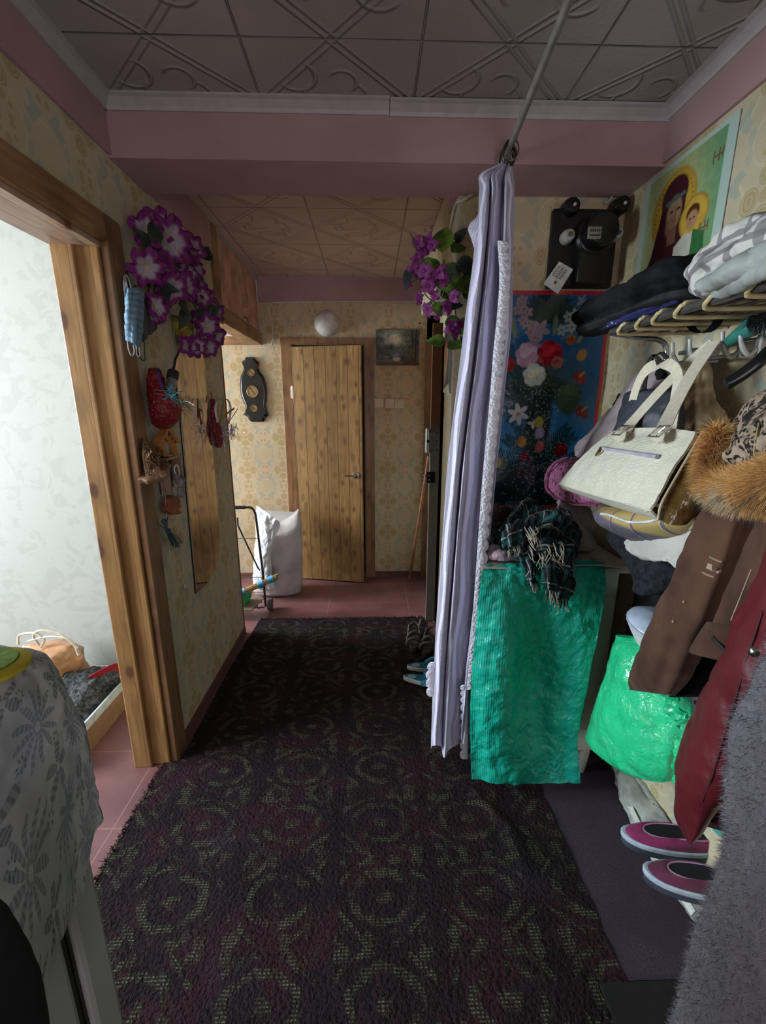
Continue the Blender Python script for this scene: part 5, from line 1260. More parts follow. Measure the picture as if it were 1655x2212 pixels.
P.poly([(.50, .55), (.60, .50), (.74, .52), (.80, .66), (.72, .80), (.50, .84)], (.58, .56, .46)); P.poly([(.70, .50), (.82, .54), (.86, .75), (.80, .9), (.70, .78)], (.03, .16, .05)); P.poly([(.45, .75), (.72, .70), (.74, 1.0), (.40, 1.0)], (.025, .09, .045))
P.poly([(.66, .84), (.80, .80), (.86, .88), (.74, .97), (.64, .95)], (.62, .22, .07)); P.poly([(.30, .88), (.42, .84), (.46, .90), (.36, 1.0), (.28, 1.0)], (.45, .18, .08)); P.ell(.60, .72, .05, .03, (.45, .25, .12), ang=-.7)
for (x, y) in ((.84, .16), (.80, .52)):
    P.line((x-.03, y-.03), (x-.03, y+.03), .005, (.18, .10, .04)); P.line((x+.02, y-.03), (x+.02, y+.03), .005, (.18, .10, .04)); P.line((x-.03, y), (x+.05, y), .005, (.18, .10, .04)); P.line((x+.05, y-.03), (x+.05, y+.02), .005, (.18, .10, .04))
P.noise(40, .10, 8); P.a *= .85
bd = (P.X < .07) | (P.X > .91) | (P.Y < .03) | (P.Y > .97); P.m(bd.astype(float), (.42, .55, .48), 1)
Xi = XR-.004; i0, i1 = at(1603, 225, X=Xi), at(1395, 400, X=Xi)
t = thing('icon_print', (Xi, 1.55, 1.72), 'devotional print of a haloed mother and child on the right wall', 'picture')
qd = [(Xi, i1.y-.01, 2.30), (Xi, i0.y, 2.30), (Xi, i0.y, 1.80), (Xi, i1.y-.01, 1.80)]
MB().prism([Vector(q)+Vector((.0035, 0, 0)) for q in qd], (-.002, 0, 0)).build('paper', plain('poster_paper', (.5, .5, .5), .6), t, smooth=False)
print_mesh('print', [Vector(q)+Vector((.001, 0, 0)) for q in qd], P.a, PRG, t, .002)

# ================================================================ white cupboard and what lies on it
OLDW = Mat('chipped_pale_paint', .5, .4); n = OLDW.noise(30, 5, rough=.7); n2 = OLDW.noise(4, 3)
OLDW.layers((.50, .52, .44), ((.40, .42, .34), n2.st(.35, .7)), ((.12, .10, .07), n.st(.64, .68))); OLDW.bump(n, .3, .003)
CX0, CX1, CY0, CY1, CZ = .455, .915, 1.455, 1.90, .915
t = thing('cupboard', (.65, 1.68, 0), 'old chipped pale painted cupboard under the alcove half hidden by the green cloth', 'cupboard')
m = MB(); m.box((CX0, CY0+.02, .13), (CX1, CY1, CZ)); m.build('cupboard_body', OLDW.mat, t, smooth=False, bevel=.004)
m = MB(); m.box((CX0-.02, CY0-.03, CZ), (CX1+.045, CY1+.01, CZ+.022)); m.build('cupboard_top', OLDW.mat, t, smooth=False, bevel=.006)
m = MB(); m.box((CX1-.085, CY0, .13), (CX1, CY0+.02, CZ)); m.box((CX0, CY0, .13), (CX0+.07, CY0+.02, CZ)); m.box((CX0+.07, CY0, CZ-.06), (CX1-.085, CY0+.02, CZ)); m.box((CX0+.07, CY0, .40), (CX1-.085, CY0+.02, .46)); m.box((CX0+.07, CY0, .13), (CX1-.085, CY0+.02, .20)); m.build('face_frame', OLDW.mat, t, smooth=False, bevel=.003)
d = MB().box((CX1-.27, CY0-.008, .465), (CX1-.088, CY0+.012, CZ-.065)).build('door', OLDW.mat, t, smooth=False, bevel=.003)
ov = [(CX1-.155+.075*math.cos(a), .72+.135*math.sin(a)) for a in [2*PI*k/28 for k in range(28)]]
MB().prism([(x, CY0-.0085, z) for x, z in ov], (0, -.004, 0)).build('oval_glass', plain('dark_green_glass', (.03, .045, .04), .15, .6), d, smooth=False)
m = MB(); m.tube([(x, CY0-.012, z) for x, z in ov], .006, 6, closed=True); m.build('oval_moulding', OLDW.mat, d)
d = MB().box((CX1-.27, CY0-.008, .205), (CX1-.088, CY0+.012, .395)).build('drawer_front', OLDW.mat, t, smooth=False, bevel=.003)
MB().box((CX1-.25, CY0-.012, .225), (CX1-.108, CY0-.007, .375)).build('raised_panel', OLDW.mat, d, smooth=False, bevel=.002)
for x, y in ((CX0+.03, CY0+.03), (CX1-.035, CY0+.03), (CX0+.03, CY1-.03), (CX1-.035, CY1-.03)):
    MB().lathe([(.016, .0), (.020, .03), (.028, .10), (.028, .13)], (x, y, 0), (0, 0, 1), 12).build('leg', OLDW.mat, t)
# floral paper on the top
FL = Mat('floral_oilcloth', .4, .4, uv=True); v_ = FL.vor(11); n = FL.noise(16, 3)
FL.layers((.60, .54, .48), ((.52, .16, .14), v_.st(.26, .18)), ((.60, .35, .28), v_.st(.12, .06)), ((.25, .33, .16), ((v_-.34).abs().st(.04, .0))*n.st(.5, .6)), ((.5, .4, .42), n.st(.5, .8)*.4)); FL.bump(n, .2, .004)
rows = [[(x, 1.88, CZ+.030) for x in (.42, .55, .75, .90)], [(.41, 1.70, CZ+.030), (.55, 1.70, CZ+.030), (.75, 1.7, CZ+.030), (.915, 1.68, CZ+.029)], [(.40, 1.50, CZ+.031), (.55, 1.5, CZ+.030), (.76, 1.5, CZ+.031), (.93, 1.47, CZ+.029)], [(.39, 1.412, CZ+.034), (.55, 1.41, CZ+.031), (.76, 1.40, CZ+.045), (.91, 1.405, CZ+.030)]]
o = sheet(rows, 50, 50, None, .002, .0015, 14).build('oilcloth', FL.mat); tag(o, 'red flowered oilcloth lying over the top of the pale cupboard', 'oilcloth')
# ---- emerald green plastic cloth hanging in front
GC = Mat('emerald_plastic_cloth', .30, .5, uv=True)
ro = GC.vor(9, rnd=.9); ro2 = GC.vor(34); rw = GC.noise(30, 4, dist=1.5); cr = GC.noise(7, 5, rough=.65, dist=.7); rib = (GC.x*2*PI/.009).sin()
msk = GC.noise(5, 2).st(.42, .52); cx_ = GC.x.st(.10, .16)*GC.x.st(.52, .44)
rose_h = ((ro*30+rw*5).sin()*ro.st(.5, .3)*.6+rw*2.2)*msk*cx_
GC.layers((.01, .42, .30), ((.008, .33, .25), cr.st(.4, .7)*.6)); GC.set(Subsurface_Weight=0.0, Transmission_Weight=0)
GC.bump(rose_h*.7+cr*3.2+rib*.05*(1-cx_)+rw*.4, .8, .007)
def Fz(px, py, Y=1.405): return at(px, py, Y=Y)
rows = [[(.425, 1.445, CZ+.038), (.55, 1.445, CZ+.037), (.66, 1.445, CZ+.037), (.76, 1.445, CZ+.050), (.85, 1.445, CZ+.040)],
        [Fz(1042, 1236, 1.41), Fz(1110, 1234, 1.40), Fz(1180, 1232, 1.40), Fz(1250, 1226, 1.395), Fz(1308, 1232, 1.41)],
        [Fz(1036, 1270), Fz(1105, 1272, 1.395), Fz(1180, 1272, 1.40), Fz(1245, 1270, 1.39), Fz(1312, 1262, 1.40)],
        [Fz(1028, 1360, 1.40), Fz(1100, 1365, 1.37), Fz(1170, 1370, 1.41), Fz(1235, 1368, 1.39), Fz(1298, 1355, 1.375)],
        [Fz(1020, 1450, 1.39), Fz(1090, 1460, 1.36), Fz(1150, 1460, 1.41), Fz(1215, 1455, 1.40), Fz(1280, 1430, 1.37)],
        [Fz(1015, 1540, 1.37), Fz(1085, 1540, 1.34), Fz(1140, 1545, 1.41), Fz(1200, 1545, 1.40), Fz(1262, 1510, 1.38)],
        [Fz(1016, 1620, 1.37), Fz(1080, 1620, 1.34), Fz(1140, 1620, 1.39), Fz(1200, 1620, 1.39), Fz(1247, 1600, 1.38)],
        [at(1019, 1680, Y=1.37), at(1085, 1690, Y=1.345), at(1140, 1692, Y=1.36), at(1200, 1692, Y=1.36), at(1253, 1690, Y=1.36)]]
rows = [[Vector(p) for p in r] for r in rows]
mb = sheet(rows, 110, 180, lambda U, V: (.016*np.sin(U*10-V*6)+.010*np.sin(U*5+V*9))*V*(1-V**6)+.004*np.sin(U*31-V*7)*V, .0022, .012, 7, 3)
mb.v = [(x, y, max(z, .016)) for x, y, z in mb.v]
tag(mb.build('plastic_cloth', GC.mat), 'emerald green embossed plastic cloth hanging down the front of the cupboard', 'cloth')

# ---- plaid scarf heap with fringed ends
PL = Mat('dark_tartan', .9, .15, uv=True)
def stripes(m, e, P, bands):
    f = (e/P).fr(); out = None
    for c, w_ in bands:
        s = (f-c).abs().st(w_, w_*.75); out = s if out is None else out.mx(s)
    return out
x_, y_ = PL.x, PL.y
t1 = stripes(PL, x_, .085, [(.25, .09)]).mx(stripes(PL, y_, .085, [(.25, .09)])); wh = stripes(PL, x_, .085, [(.5, .04), (.62, .015)]).mx(stripes(PL, y_, .085, [(.5, .04)])); bk = stripes(PL, x_, .085, [(.8, .12)])*.6
PL.layers((.018, .020, .022), ((.02, .11, .11), t1*.7), ((.33, .34, .33), wh*.75), ((.008, .008, .009), bk)); PL.bump(PL.noise(300, 2), .4, .002)
t = thing('plaid_scarf', (.62, 1.5, CZ+.03), 'crumpled dark green and white tartan scarf with fringe heaped on the cupboard', 'scarf')
rg = [(Vector((.475, 1.55, CZ+.07)), Vector((0, .05, 0)), Vector((0, 0, .04))), (Vector((.53, 1.54, CZ+.10)), Vector((0, .10, 0)), Vector((.01, 0, .075))), (Vector((.60, 1.53, CZ+.125)), Vector((0, .12, 0)), Vector((.02, 0, .10))), (Vector((.68, 1.54, CZ+.12)), Vector((0, .11, 0)), Vector((.02, 0, .09))), (Vector((.75, 1.55, CZ+.10)), Vector((0, .09, 0)), Vector((0, 0, .065))), (Vector((.785, 1.56, CZ+.11)), Vector((0, .03, 0)), Vector((0, 0, .03)))]
mb = blob(rg, 110, 90, lambda a, tt: .10*math.sin(5*a+6*tt)+.07*math.sin(11*a-9*tt), .035, 13, 2); mb.v = [(x, y, max(z, CZ+.038)) for x, y, z in mb.v]
mb.build('scarf_heap', PL.mat, t)
FRM = plain('cream_fringe', (.42, .38, .30), .8, var=.2); FRD = plain('dark_fringe', (.02, .045, .05), .8)
def strip(rows, seed, fr_n=26, fl=.04):
    rows = [[Vector(p) for p in r] for r in rows]
    o = sheet(rows, 34, 60, lambda U, V: .008*np.sin(U*14+V*5), .004, .008, 22, seed).build('scarf_end', PL.mat, t)
    rnd = random.Random(seed); a, b = rows[-1][0], rows[-1][-1]; mc, md = MB(), MB(); dn = (rows[-1][1]-rows[-2][1]).normalized()
    for k in range(fr_n):
        p = a.lerp(b, k/(fr_n-1)); q = p+(dn*.7+Vector((rnd.gauss(0, .25), rnd.gauss(-.1, .15), -.5))).normalized()*fl*(.7+.6*rnd.random())
        (mc if (k//3) % 2 else md).tube([p-dn*.004, p.lerp(q, .5)+Vector((rnd.gauss(0, .003), rnd.gauss(0, .003), 0)), q], [.0019, .0016, .0012], 5)
    mc.build('fringe', FRM, o); md.build('fringe', FRD, o)
S_ = lambda px, py, Y: at(px, py, Y=Y)
strip([[S_(1110, 1200, 1.43), S_(1128, 1196, 1.42), S_(1152, 1198, 1.43)], [S_(1128, 1225, 1.395), S_(1140, 1222, 1.375), S_(1153, 1222, 1.385)], [S_(1138, 1250, 1.375), S_(1145, 1250, 1.36), S_(1154, 1246, 1.37)], [S_(1146, 1262, 1.37), S_(1150, 1262, 1.36), S_(1157, 1258, 1.37)]], 3, 14, .03)
strip([[S_(1200, 1175, 1.44), S_(1220, 1172, 1.42), S_(1243, 1180, 1.44)], [S_(1205, 1215, 1.395), S_(1222, 1212, 1.365), S_(1240, 1222, 1.38)], [S_(1200, 1250, 1.375), S_(1216, 1252, 1.35), S_(1241, 1262, 1.37)], [S_(1195, 1283, 1.365), S_(1208, 1290, 1.35), S_(1226, 1296, 1.365)]], 5, 26, .04)
strip([[S_(1172, 1190, 1.42), S_(1185, 1188, 1.40), S_(1202, 1195, 1.42)], [S_(1170, 1225, 1.385), S_(1184, 1222, 1.35), S_(1200, 1225, 1.38)], [S_(1175, 1252, 1.36), S_(1185, 1254, 1.34), S_(1200, 1258, 1.36)], [S_(1180, 1270, 1.36), S_(1188, 1274, 1.34), S_(1202, 1280, 1.355)]], 8, 26, .042)
strip([[S_(1088, 1150, 1.47), S_(1105, 1130, 1.45), S_(1135, 1120, 1.46)], [S_(1082, 1165, 1.44), S_(1100, 1150, 1.42), S_(1128, 1140, 1.43)], [S_(1094, 1190, 1.42), S_(1108, 1180, 1.40), S_(1125, 1175, 1.41)]], 9, 20, .03)
rnd = random.Random(4); mc = MB()
for k in range(26):
    c = at(1185+rnd.gauss(0, 17), 1205+rnd.gauss(0, 14), Y=1.365); q = c+Vector((rnd.gauss(0, .018), -.01, rnd.gauss(-.02, .012))); mc.tube([c+Vector((0, .02, .01)), c, q], .0016, 5)
for k in range(16):
    c = at(1147+rnd.gauss(0, 9), 1165+rnd.gauss(0, 12), Y=1.385); q = c+Vector((rnd.gauss(0, .014), -.01, rnd.gauss(-.02, .012))); mc.tube([c+Vector((0, .03, .01)), c, q], .0016, 5)
mc.build('fringe', FRM, t)
# ---- dark fur hat, pink packet and frosted bag behind
BKF = plain('black_fur', (.022, .020, .022), .9, var=.4, sc=60); BRF = plain('dark_brown_fur', (.045, .032, .026), .9, var=.4)
def furry(name, rg, mat, mat2, lab, cat, nn, L_, W_, seed=1, fold=None, na=.01, droop=.4, par=None, pn='fur_pile'):
    c = rg[0][0]; t = thing(name, c, lab, cat)
    mb = blob(rg, 60, 50, fold, na, 12, seed); mb.build('body', mat, t); P_, N_ = scatter(mb, nn, seed)
    P_, N_ = zip(*[(p, n if True else n) for p, n in zip(P_, N_)])
    fur(P_, N_, L_, W_, 2, droop, .45, seed).build(pn, mat2, t); return t
furry('fur_hat', [(Vector((.47, 1.74, CZ+.035)), Vector((.075, 0, 0)), Vector((0, .08, 0))), (Vector((.47, 1.74, CZ+.05)), Vector((.105, 0, 0)), Vector((0, .10, 0))), (Vector((.47, 1.74, CZ+.11)), Vector((.11, 0, 0)), Vector((0, .105, 0))), (Vector((.47, 1.74, CZ+.17)), Vector((.09, 0, 0)), Vector((0, .085, 0))), (Vector((.47, 1.74, CZ+.19)), Vector((.03, 0, 0)), Vector((0, .03, 0)))], BRF, BRF, 'dark brown fur hat at the back of the cupboard beside the lace curtain edge', 'hat', 5000, .016, .0016, 3)
furry('black_fur_hat', [(Vector((.66, 1.74, CZ+.035)), Vector((.06, 0, 0)), Vector((0, .05, 0))), (Vector((.66, 1.74, CZ+.06)), Vector((.11, 0, 0)), Vector((0, .07, 0))), (Vector((.65, 1.74, CZ+.14)), Vector((.10, 0, 0)), Vector((0, .07, 0))), (Vector((.62, 1.74, CZ+.19)), Vector((.05, 0, 0)), Vector((0, .04, 0)))], BKF, BKF, 'black fur hat behind the tartan scarf on the cupboard', 'hat', 4000, .016, .0016, 4)
PKP = plain('pink_white_packet', (.50, .36, .42), .35, var=.3, sc=30, bump=.8, bsc=30, bd=.008)
o = blob([(Vector((.43, 1.50, CZ+.05)), Vector((0, .03, 0)), Vector((0, 0, .012))), (Vector((.47, 1.50, CZ+.06)), Vector((0, .05, 0)), Vector((0, 0, .028))), (Vector((.53, 1.49, CZ+.05)), Vector((0, .04, 0)), Vector((0, 0, .014)))], 40, 30, None, .008, 30).build('packet', PKP); tag(o, 'small crumpled pink and white packet left of the tartan scarf', 'packet')
FBG = Mat('frosted_plastic_bag', .35, .5); n = FBG.noise(16, 4, dist=1); FBG.layers((.46, .43, .44), ((.62, .60, .62), n.st(.45, .7))); FBG.bump(n, .7, .01)
t = thing('frosted_bag', (.83, 1.62, CZ+.03), 'frosted white plastic bag standing on the cupboard right of the tartan scarf', 'plastic bag')
a_, b_ = at(1245, 1215, Y=1.55), at(1318, 1215, Y=1.55)
rg = [(Vector((.80, 1.62, CZ+.040)), Vector((.075, 0, 0)), Vector((0, .06, 0))), (Vector((.80, 1.62, CZ+.06)), Vector((.09, 0, 0)), Vector((0, .07, 0))), (Vector((.80, 1.63, CZ+.12)), Vector((.085, 0, 0)), Vector((0, .065, 0))), (Vector((.80, 1.64, CZ+.18)), Vector((.07, 0, 0)), Vector((0, .045, 0))), (Vector((.80, 1.65, CZ+.23)), Vector((.05, 0, 0)), Vector((0, .02, 0)))]
blob(rg, 60, 40, lambda a, tt: .05*math.sin(6*a+4*tt), .02, 12, 5).build('bag_body', FBG.mat, t)

# ================================================================ coat rack on the right wall
RK = plain('dark_rack_tube', (.10, .095, .09), .35, .5, metal=.5); CRD = plain('cream_cord', (.52, .42, .22), .45, var=.12); CHB = plain('dull_chrome', (.42, .42, .42), .25, metal=.9)
t = thing('hat_rack', (XR-.02, 1.1, 1.735), 'hat rack of dark tubes wound with cream cord on the right wall', 'rack')
rz = 1.733; xf = .77
MB().tube([(xf, -.1, rz), (xf, 1.435, rz)], .011, 12).build('front_tube', RK, t)
MB().tube([(XR-.03, -.1, rz), (XR-.03, 1.435, rz)], .010, 10).build('rear_tube', RK, t)
m = MB(); m.tube([Vector(p) for p in catmull([(xf, 1.44, rz), (xf+.01, 1.445, rz-.003), (xf+.10, 1.445, rz-.018), (xf+.16, 1.445, rz-.022), (xf+.19, 1.445, rz-.05), (xf+.195, 1.445, rz-.13)], 30)], .008, 10); m.build('end_bracket', CHB, t)
ys = [at(px, py, X=xf).y for px, py in ((1350, 712), (1390, 702), (1427, 690), (1478, 670), (1545, 648), (1640, 622), (1760, 590), (1950, 530))]
for y in ys:
    m = MB(); x1_ = XR-.02
    path = [(x1_, y-.016, rz+.012), (xf+.02, y-.016, rz+.014), (xf-.012, y-.012, rz+.008), (xf-.015, y, rz), (xf-.012, y+.012, rz-.010), (xf+.02, y+.016, rz-.015), (x1_, y+.016, rz-.010)]
    m.tube([Vector(p) for p in catmull(path, 40)], .0052, 8); m.build('cord_loop', CRD, t)
for k in range(4):
    x = xf+.05+.05*k; MB().tube([(x, -.1, rz-.002), (x, 1.44, rz-.002)], .004, 6).build('shelf_rod', RK, t)
# ---- things on the rack
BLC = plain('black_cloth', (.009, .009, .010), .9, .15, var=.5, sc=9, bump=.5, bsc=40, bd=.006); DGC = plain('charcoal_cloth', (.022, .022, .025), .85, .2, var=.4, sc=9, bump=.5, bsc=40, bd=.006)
def pile(name, rg, mat, lab, cat, seed, fold=None, na=.02, zmin=None, ns=90):
    c = rg[len(rg)//2][0]; mb = blob([(Vector(a), Vector(b), Vector(c_)) for a, b, c_ in rg], ns, 80, fold, na, 11, seed)
    if zmin is not None: mb.v = [(x, y, max(z, zmin)) for x, y, z in mb.v]
    o = mb.build(name, mat); tag(o, lab, cat); return o
fo = lambda k, a, s=0: (lambda an, tt: a*math.sin(k*an+7*tt+s)+a*.6*math.sin((k*2+1)*an-5*tt))
pile('black_jacket', [((.84, 1.70, 1.80), (.04, 0, 0), (0, 0, .025)), ((.84, 1.62, 1.81), (.115, 0, 0), (0, 0, .06)), ((.85, 1.40, 1.815), (.125, 0, 0), (0, 0, .062)), ((.86, 1.20, 1.82), (.12, 0, 0), (0, 0, .06)), ((.86, 1.12, 1.81), (.05, 0, 0), (0, 0, .03))], BLC, 'black folded jacket on top of the hat rack pile', 'jacket', 3, fo(4, .06), .018, 1.775)
pile('charcoal_garment', [((.80, 1.66, 1.765), (.03, 0, 0), (0, 0, .012)), ((.80, 1.60, 1.768), (.07, 0, 0), (0, 0, .022)), ((.82, 1.40, 1.770), (.09, 0, 0), (0, 0, .02)), ((.84, 1.15, 1.770), (.10, 0, 0), (0, 0, .02)), ((.85, 1.10, 1.765), (.04, 0, 0), (0, 0, .01))], DGC, 'charcoal garment folded under the black jacket on the rack', 'clothing', 6, fo(3, .08), .010, 1.752)
ND = Mat('navy_polka_cloth', .6, .3); v_ = ND.vor(38, rnd=.6); ND.layers((.025, .03, .12), ((.35, .38, .48), v_.st(.2, .12)))
pile('polka_dot_scarf', [((.765, 1.50, 1.755), (.010, 0, 0), (0, 0, .006)), ((.765, 1.40, 1.756), (.022, 0, 0), (0, 0, .012)), ((.77, 1.25, 1.760), (.026, 0, 0), (0, 0, .014)), ((.775, 1.14, 1.766), (.016, 0, 0), (0, 0, .010))], ND.mat, 'navy scarf with white dots sticking out at the rack edge', 'scarf', 8, fo(3, .1), .005, 1.746, 40)
GPL = Mat('grey_check_cloth', .75, .25, uv=True); gx = stripes(GPL, GPL.x, .07, [(.3, .16)]); gy = stripes(GPL, GPL.y*1.1, .07, [(.3, .16)])
GPL.layers((.56, .54, .50), ((.17, .155, .16), gx*.85), ((.17, .155, .16), gy*.8)); GPL.bump(GPL.noise(9, 4), .5, .01)
mb = blob([(Vector((.86, 1.145, 1.79)), Vector((.03, 0, 0)), Vector((0, 0, .02))), (Vector((.85, 1.10, 1.81)), Vector((.10, 0, 0)), Vector((0, 0, .055))), (Vector((.86, 1.00, 1.825)), Vector((.115, 0, 0)), Vector((0, 0, .07))), (Vector((.87, .85, 1.83)), Vector((.115, 0, 0)), Vector((0, 0, .072))), (Vector((.88, .60, 1.83)), Vector((.11, 0, 0)), Vector((0, 0, .07))), (Vector((.88, .52, 1.80)), Vector((.05, 0, 0)), Vector((0, 0, .03)))], 90, 80, fo(3, .07), .022, 11, 9)
mb.v = [(x, y, max(z, 1.752)) for x, y, z in mb.v]; mb.uv = [(u_*1.0, v_*.62) for u_, v_ in mb.uv]
t = thing('check_jacket', (.86, .85, 1.75), 'grey and cream checked jacket rolled up on the hat rack with pale lining', 'jacket')
mb.build('jacket_body', GPL.mat, t)
LNG = plain('grey_green_lining', (.34, .37, .34), .6, var=.2, sc=8, bump=.6, bsc=18, bd=.012)
rows = [[at(1520, 588, X=.735), at(1580, 560, X=.735), at(1655, 530, X=.735), at(1760, 500, X=.735)], [at(1512, 610, X=.722), at(1580, 585, X=.715), at(1655, 555, X=.715), at(1760, 520, X=.72)], [at(1530, 628, X=.728), at(1590, 610, X=.722), at(1655, 580, X=.72), at(1760, 545, X=.725)], [at(1545, 632, X=.75), at(1600, 615, X=.75), at(1655, 592, X=.75), at(1760, 560, X=.75)]]
sheet(rows, 60, 40, lambda U, V: .008*np.sin(V*10+U*5), .012, .008, 14).build('lining_fold', LNG, t)
# black strap loop hanging under the rack
m = MB(); ribp = [at(1490, 700, X=.88), at(1497, 712, X=.87), at(1512, 719, X=.865), at(1530, 715, X=.87), at(1546, 700, X=.88), at(1556, 680, X=.90)]
ribbon(m, ribp, .020, (1, -.2, 0), .003); tag(m.build('strap_loop', BLC), 'black strap loop hanging below the hat rack', 'strap')

# ---- hook rail
WHP = plain('cream_plastic_hook', (.40, .39, .35), .35, var=.05)
t = thing('hook_rail', (XR-.03, 1.1, 1.62), 'double chrome hook rail with cream hooks below the hat rack', 'hook rail')
xr_ = .975; p0, p1 = at(1500, 765, X=xr_), at(1655, 738, X=xr_)
za = (at(1555, 748, X=xr_).z, at(1555, 772, X=xr_).z)
for z in za: MB().tube([(xr_, .35, z), (xr_, 1.40, z)], .0065, 10).build('rail', CHB, t)
zh = (za[0]+za[1])/2
for k, y in enumerate([at(px, 760, X=xr_).y for px in (1492, 1530, 1602, 1642)]+[.70, .55]):
    m = MB(); m.box((xr_-.010, y-.008, za[1]-.010), (xr_+.03, y+.008, za[0]+.010)); c_ = m.build('hook_clamp', WHP, t, smooth=False, bevel=.004)
    m = MB(); m.tube([Vector(p) for p in catmull([(xr_-.01, y, zh-.01), (xr_-.03, y, zh-.022), (xr_-.052, y, zh+.005), (xr_-.060, y, zh+.04)], 16)], [.006]*10+[.005]*6, 8); m.build('hook', WHP, c_)
m = MB(); m.box((xr_+.012, .4, za[1]-.01), (XR, .43, za[0]+.01)); m.box((xr_+.012, 1.36, za[1]-.01), (XR, 1.39, za[0]+.01)); m.build('wall_mount', CHB, t, smooth=False)
# brushes on the rail
t = thing('teal_brush', at(1610, 725, X=.93), 'clothes brush with teal handle lying on the hook rail', 'brush')
a_, b_ = at(1570, 742, X=.93), at(1632, 700, X=.93); dd = (b_-a_)
blob([(a_, Vector((.004, 0, 0)), Vector((0, 0, .004))), (a_+dd*.15, Vector((.016, 0, 0)), Vector((0, .004, .012))), (a_+dd*.6, Vector((.02, 0, 0)), Vector((0, .005, .018))), (a_+dd*.95, Vector((.022, 0, 0)), Vector((0, .006, .024))), (b_, Vector((.012, 0, 0)), Vector((0, .004, .012)))], 24, 24).build('handle', plain('teal_plastic', (.03, .17, .14), .35), t)
mb = MB(); c_ = b_+Vector((0, -.05, .004)); mb.box(c_-Vector((.02, .045, .012)), c_+Vector((.02, .045, .012))); mb.build('brush_block', BLK, t, smooth=False, bevel=.004)
P_, N_ = scatter(mb, 1500, 5, lambda p, n: n.z < .5); fur(P_, N_, .022, .0016, 2, .5, .15, 6).build('bristles', BLK, t)
# black hanger arm
t = thing('coat_hanger', at(1600, 800, X=.86), 'thick black coat hanger arm sticking out above the fur collar', 'hanger')
path = [at(1566, 830, X=.80), at(1580, 824, X=.81), at(1610, 805, X=.83), at(1640, 782, X=.85), at(1670, 755, X=.88), at(1740, 730, X=.92)]
m = MB(); m.tube([Vector(p) for p in catmull(path, 24)], [.009]+[.014]*20+[.012]*3, 10); m.build('arm', plain('black_hanger', (.008, .008, .009), .3, .5), t)

# ================================================================ garments and bags hanging on the right
def prof(rows, Xs, thick, n=110, m_=100, fold=None, na=.012, seed=0, nsc=9):
    """hanging garment from photo outline rows (y, xl, xr[, yr]) at wall distance Xs (one per row, or pair)"""
    rg = []
    for k, r in enumerate(rows):
        y, xl, xr_ = r[:3]; yr = r[3] if len(r) > 3 else y; X_ = Xs[k] if isinstance(Xs, (list, tuple)) else Xs; Xa, Xb = X_ if isinstance(X_, tuple) else (X_, X_)
        a, b = at(xl, y, X=Xa), at(xr_, yr, X=Xb); d = (b-a)/2; nrm = Vector((d.y, -d.x, 0)).normalized(); th = thick[k] if isinstance(thick, (list, tuple)) else thick
        rg.append(((a+b)/2, d, nrm*th))
    return blob(rg, n, m_, fold, na, nsc, seed)
# pale pink grey raincoat at the far end
PGC = plain('pink_grey_coat', (.34, .28, .29), .6, var=.15, sc=4, bump=.3, bsc=16, bd=.01)
t = thing('pinkish_coat', (.93, 1.5, 1.0), 'pale pinkish grey raincoat hanging farthest along the rail behind the white bag', 'coat')
prof([(795, 1395, 1430), (820, 1375, 1440), (880, 1330, 1440), (950, 1280, 1430), (1010, 1245, 1420), (1070, 1235, 1400)], [.95, .94, .91, .88, .86, .86], [.02, .03, .05, .06, .07, .07], fold=fo(5, .05), na=.012, seed=4).build('coat_body', PGC, t)
BLM = plain('dark_lining', (.015, .014, .016), .8); prof([(850, 1352, 1400), (920, 1310, 1380), (990, 1262, 1360), (1050, 1235, 1350)], [.95, .92, .9, .88], .05, 60, 50, seed=2).build('dark_lining', BLM, t)
prof([(880, 1330, 1350), (930, 1285, 1310), (960, 1252, 1280), (985, 1250, 1270)], [.94, .91, .89, .885], .03, 50, 40, fold=fo(3, .1), seed=5).build('sleeve', PGC, t)
# beige anorak
BGC = plain('beige_anorak', (.30, .22, .12), .6, var=.2, sc=5, bump=.4, bsc=20, bd=.01)
t = thing('beige_jacket', (.95, 1.2, 1.2), 'beige jacket hanging between the white bag and the fur collar', 'jacket')
prof([(770, 1480, 1520), (800, 1465, 1530), (850, 1455, 1535), (900, 1450, 1550), (960, 1450, 1575), (1100, 1450, 1590), (1200, 1450, 1590)], [.97, .96, .95, .94, .93, .92, .92], [.02, .03, .04, .05, .06, .06, .06], fold=fo(6, .08), na=.018, seed=7).build('jacket_body', BGC, t)
# black coat-like shape added to stand in for the shade under the furs
t = thing('gap_shade', (.96, .95, .8), 'black shape added for the shade in the gap behind the brown sheepskin coat', 'coat')
prof([(1000, 1560, 1620), (1080, 1520, 1640), (1200, 1430, 1650), (1260, 1385, 1650), (1350, 1366, 1655), (1440, 1362, 1640), (1540, 1368, 1620), (1640, 1380, 1590)], [.99, .98, .975, .975, .975, .975, .975, .975], [.015, .02, .025, .025, .025, .025, .025, .02], fold=fo(5, .08), na=.015, seed=9).build('coat_body', BLC, t)
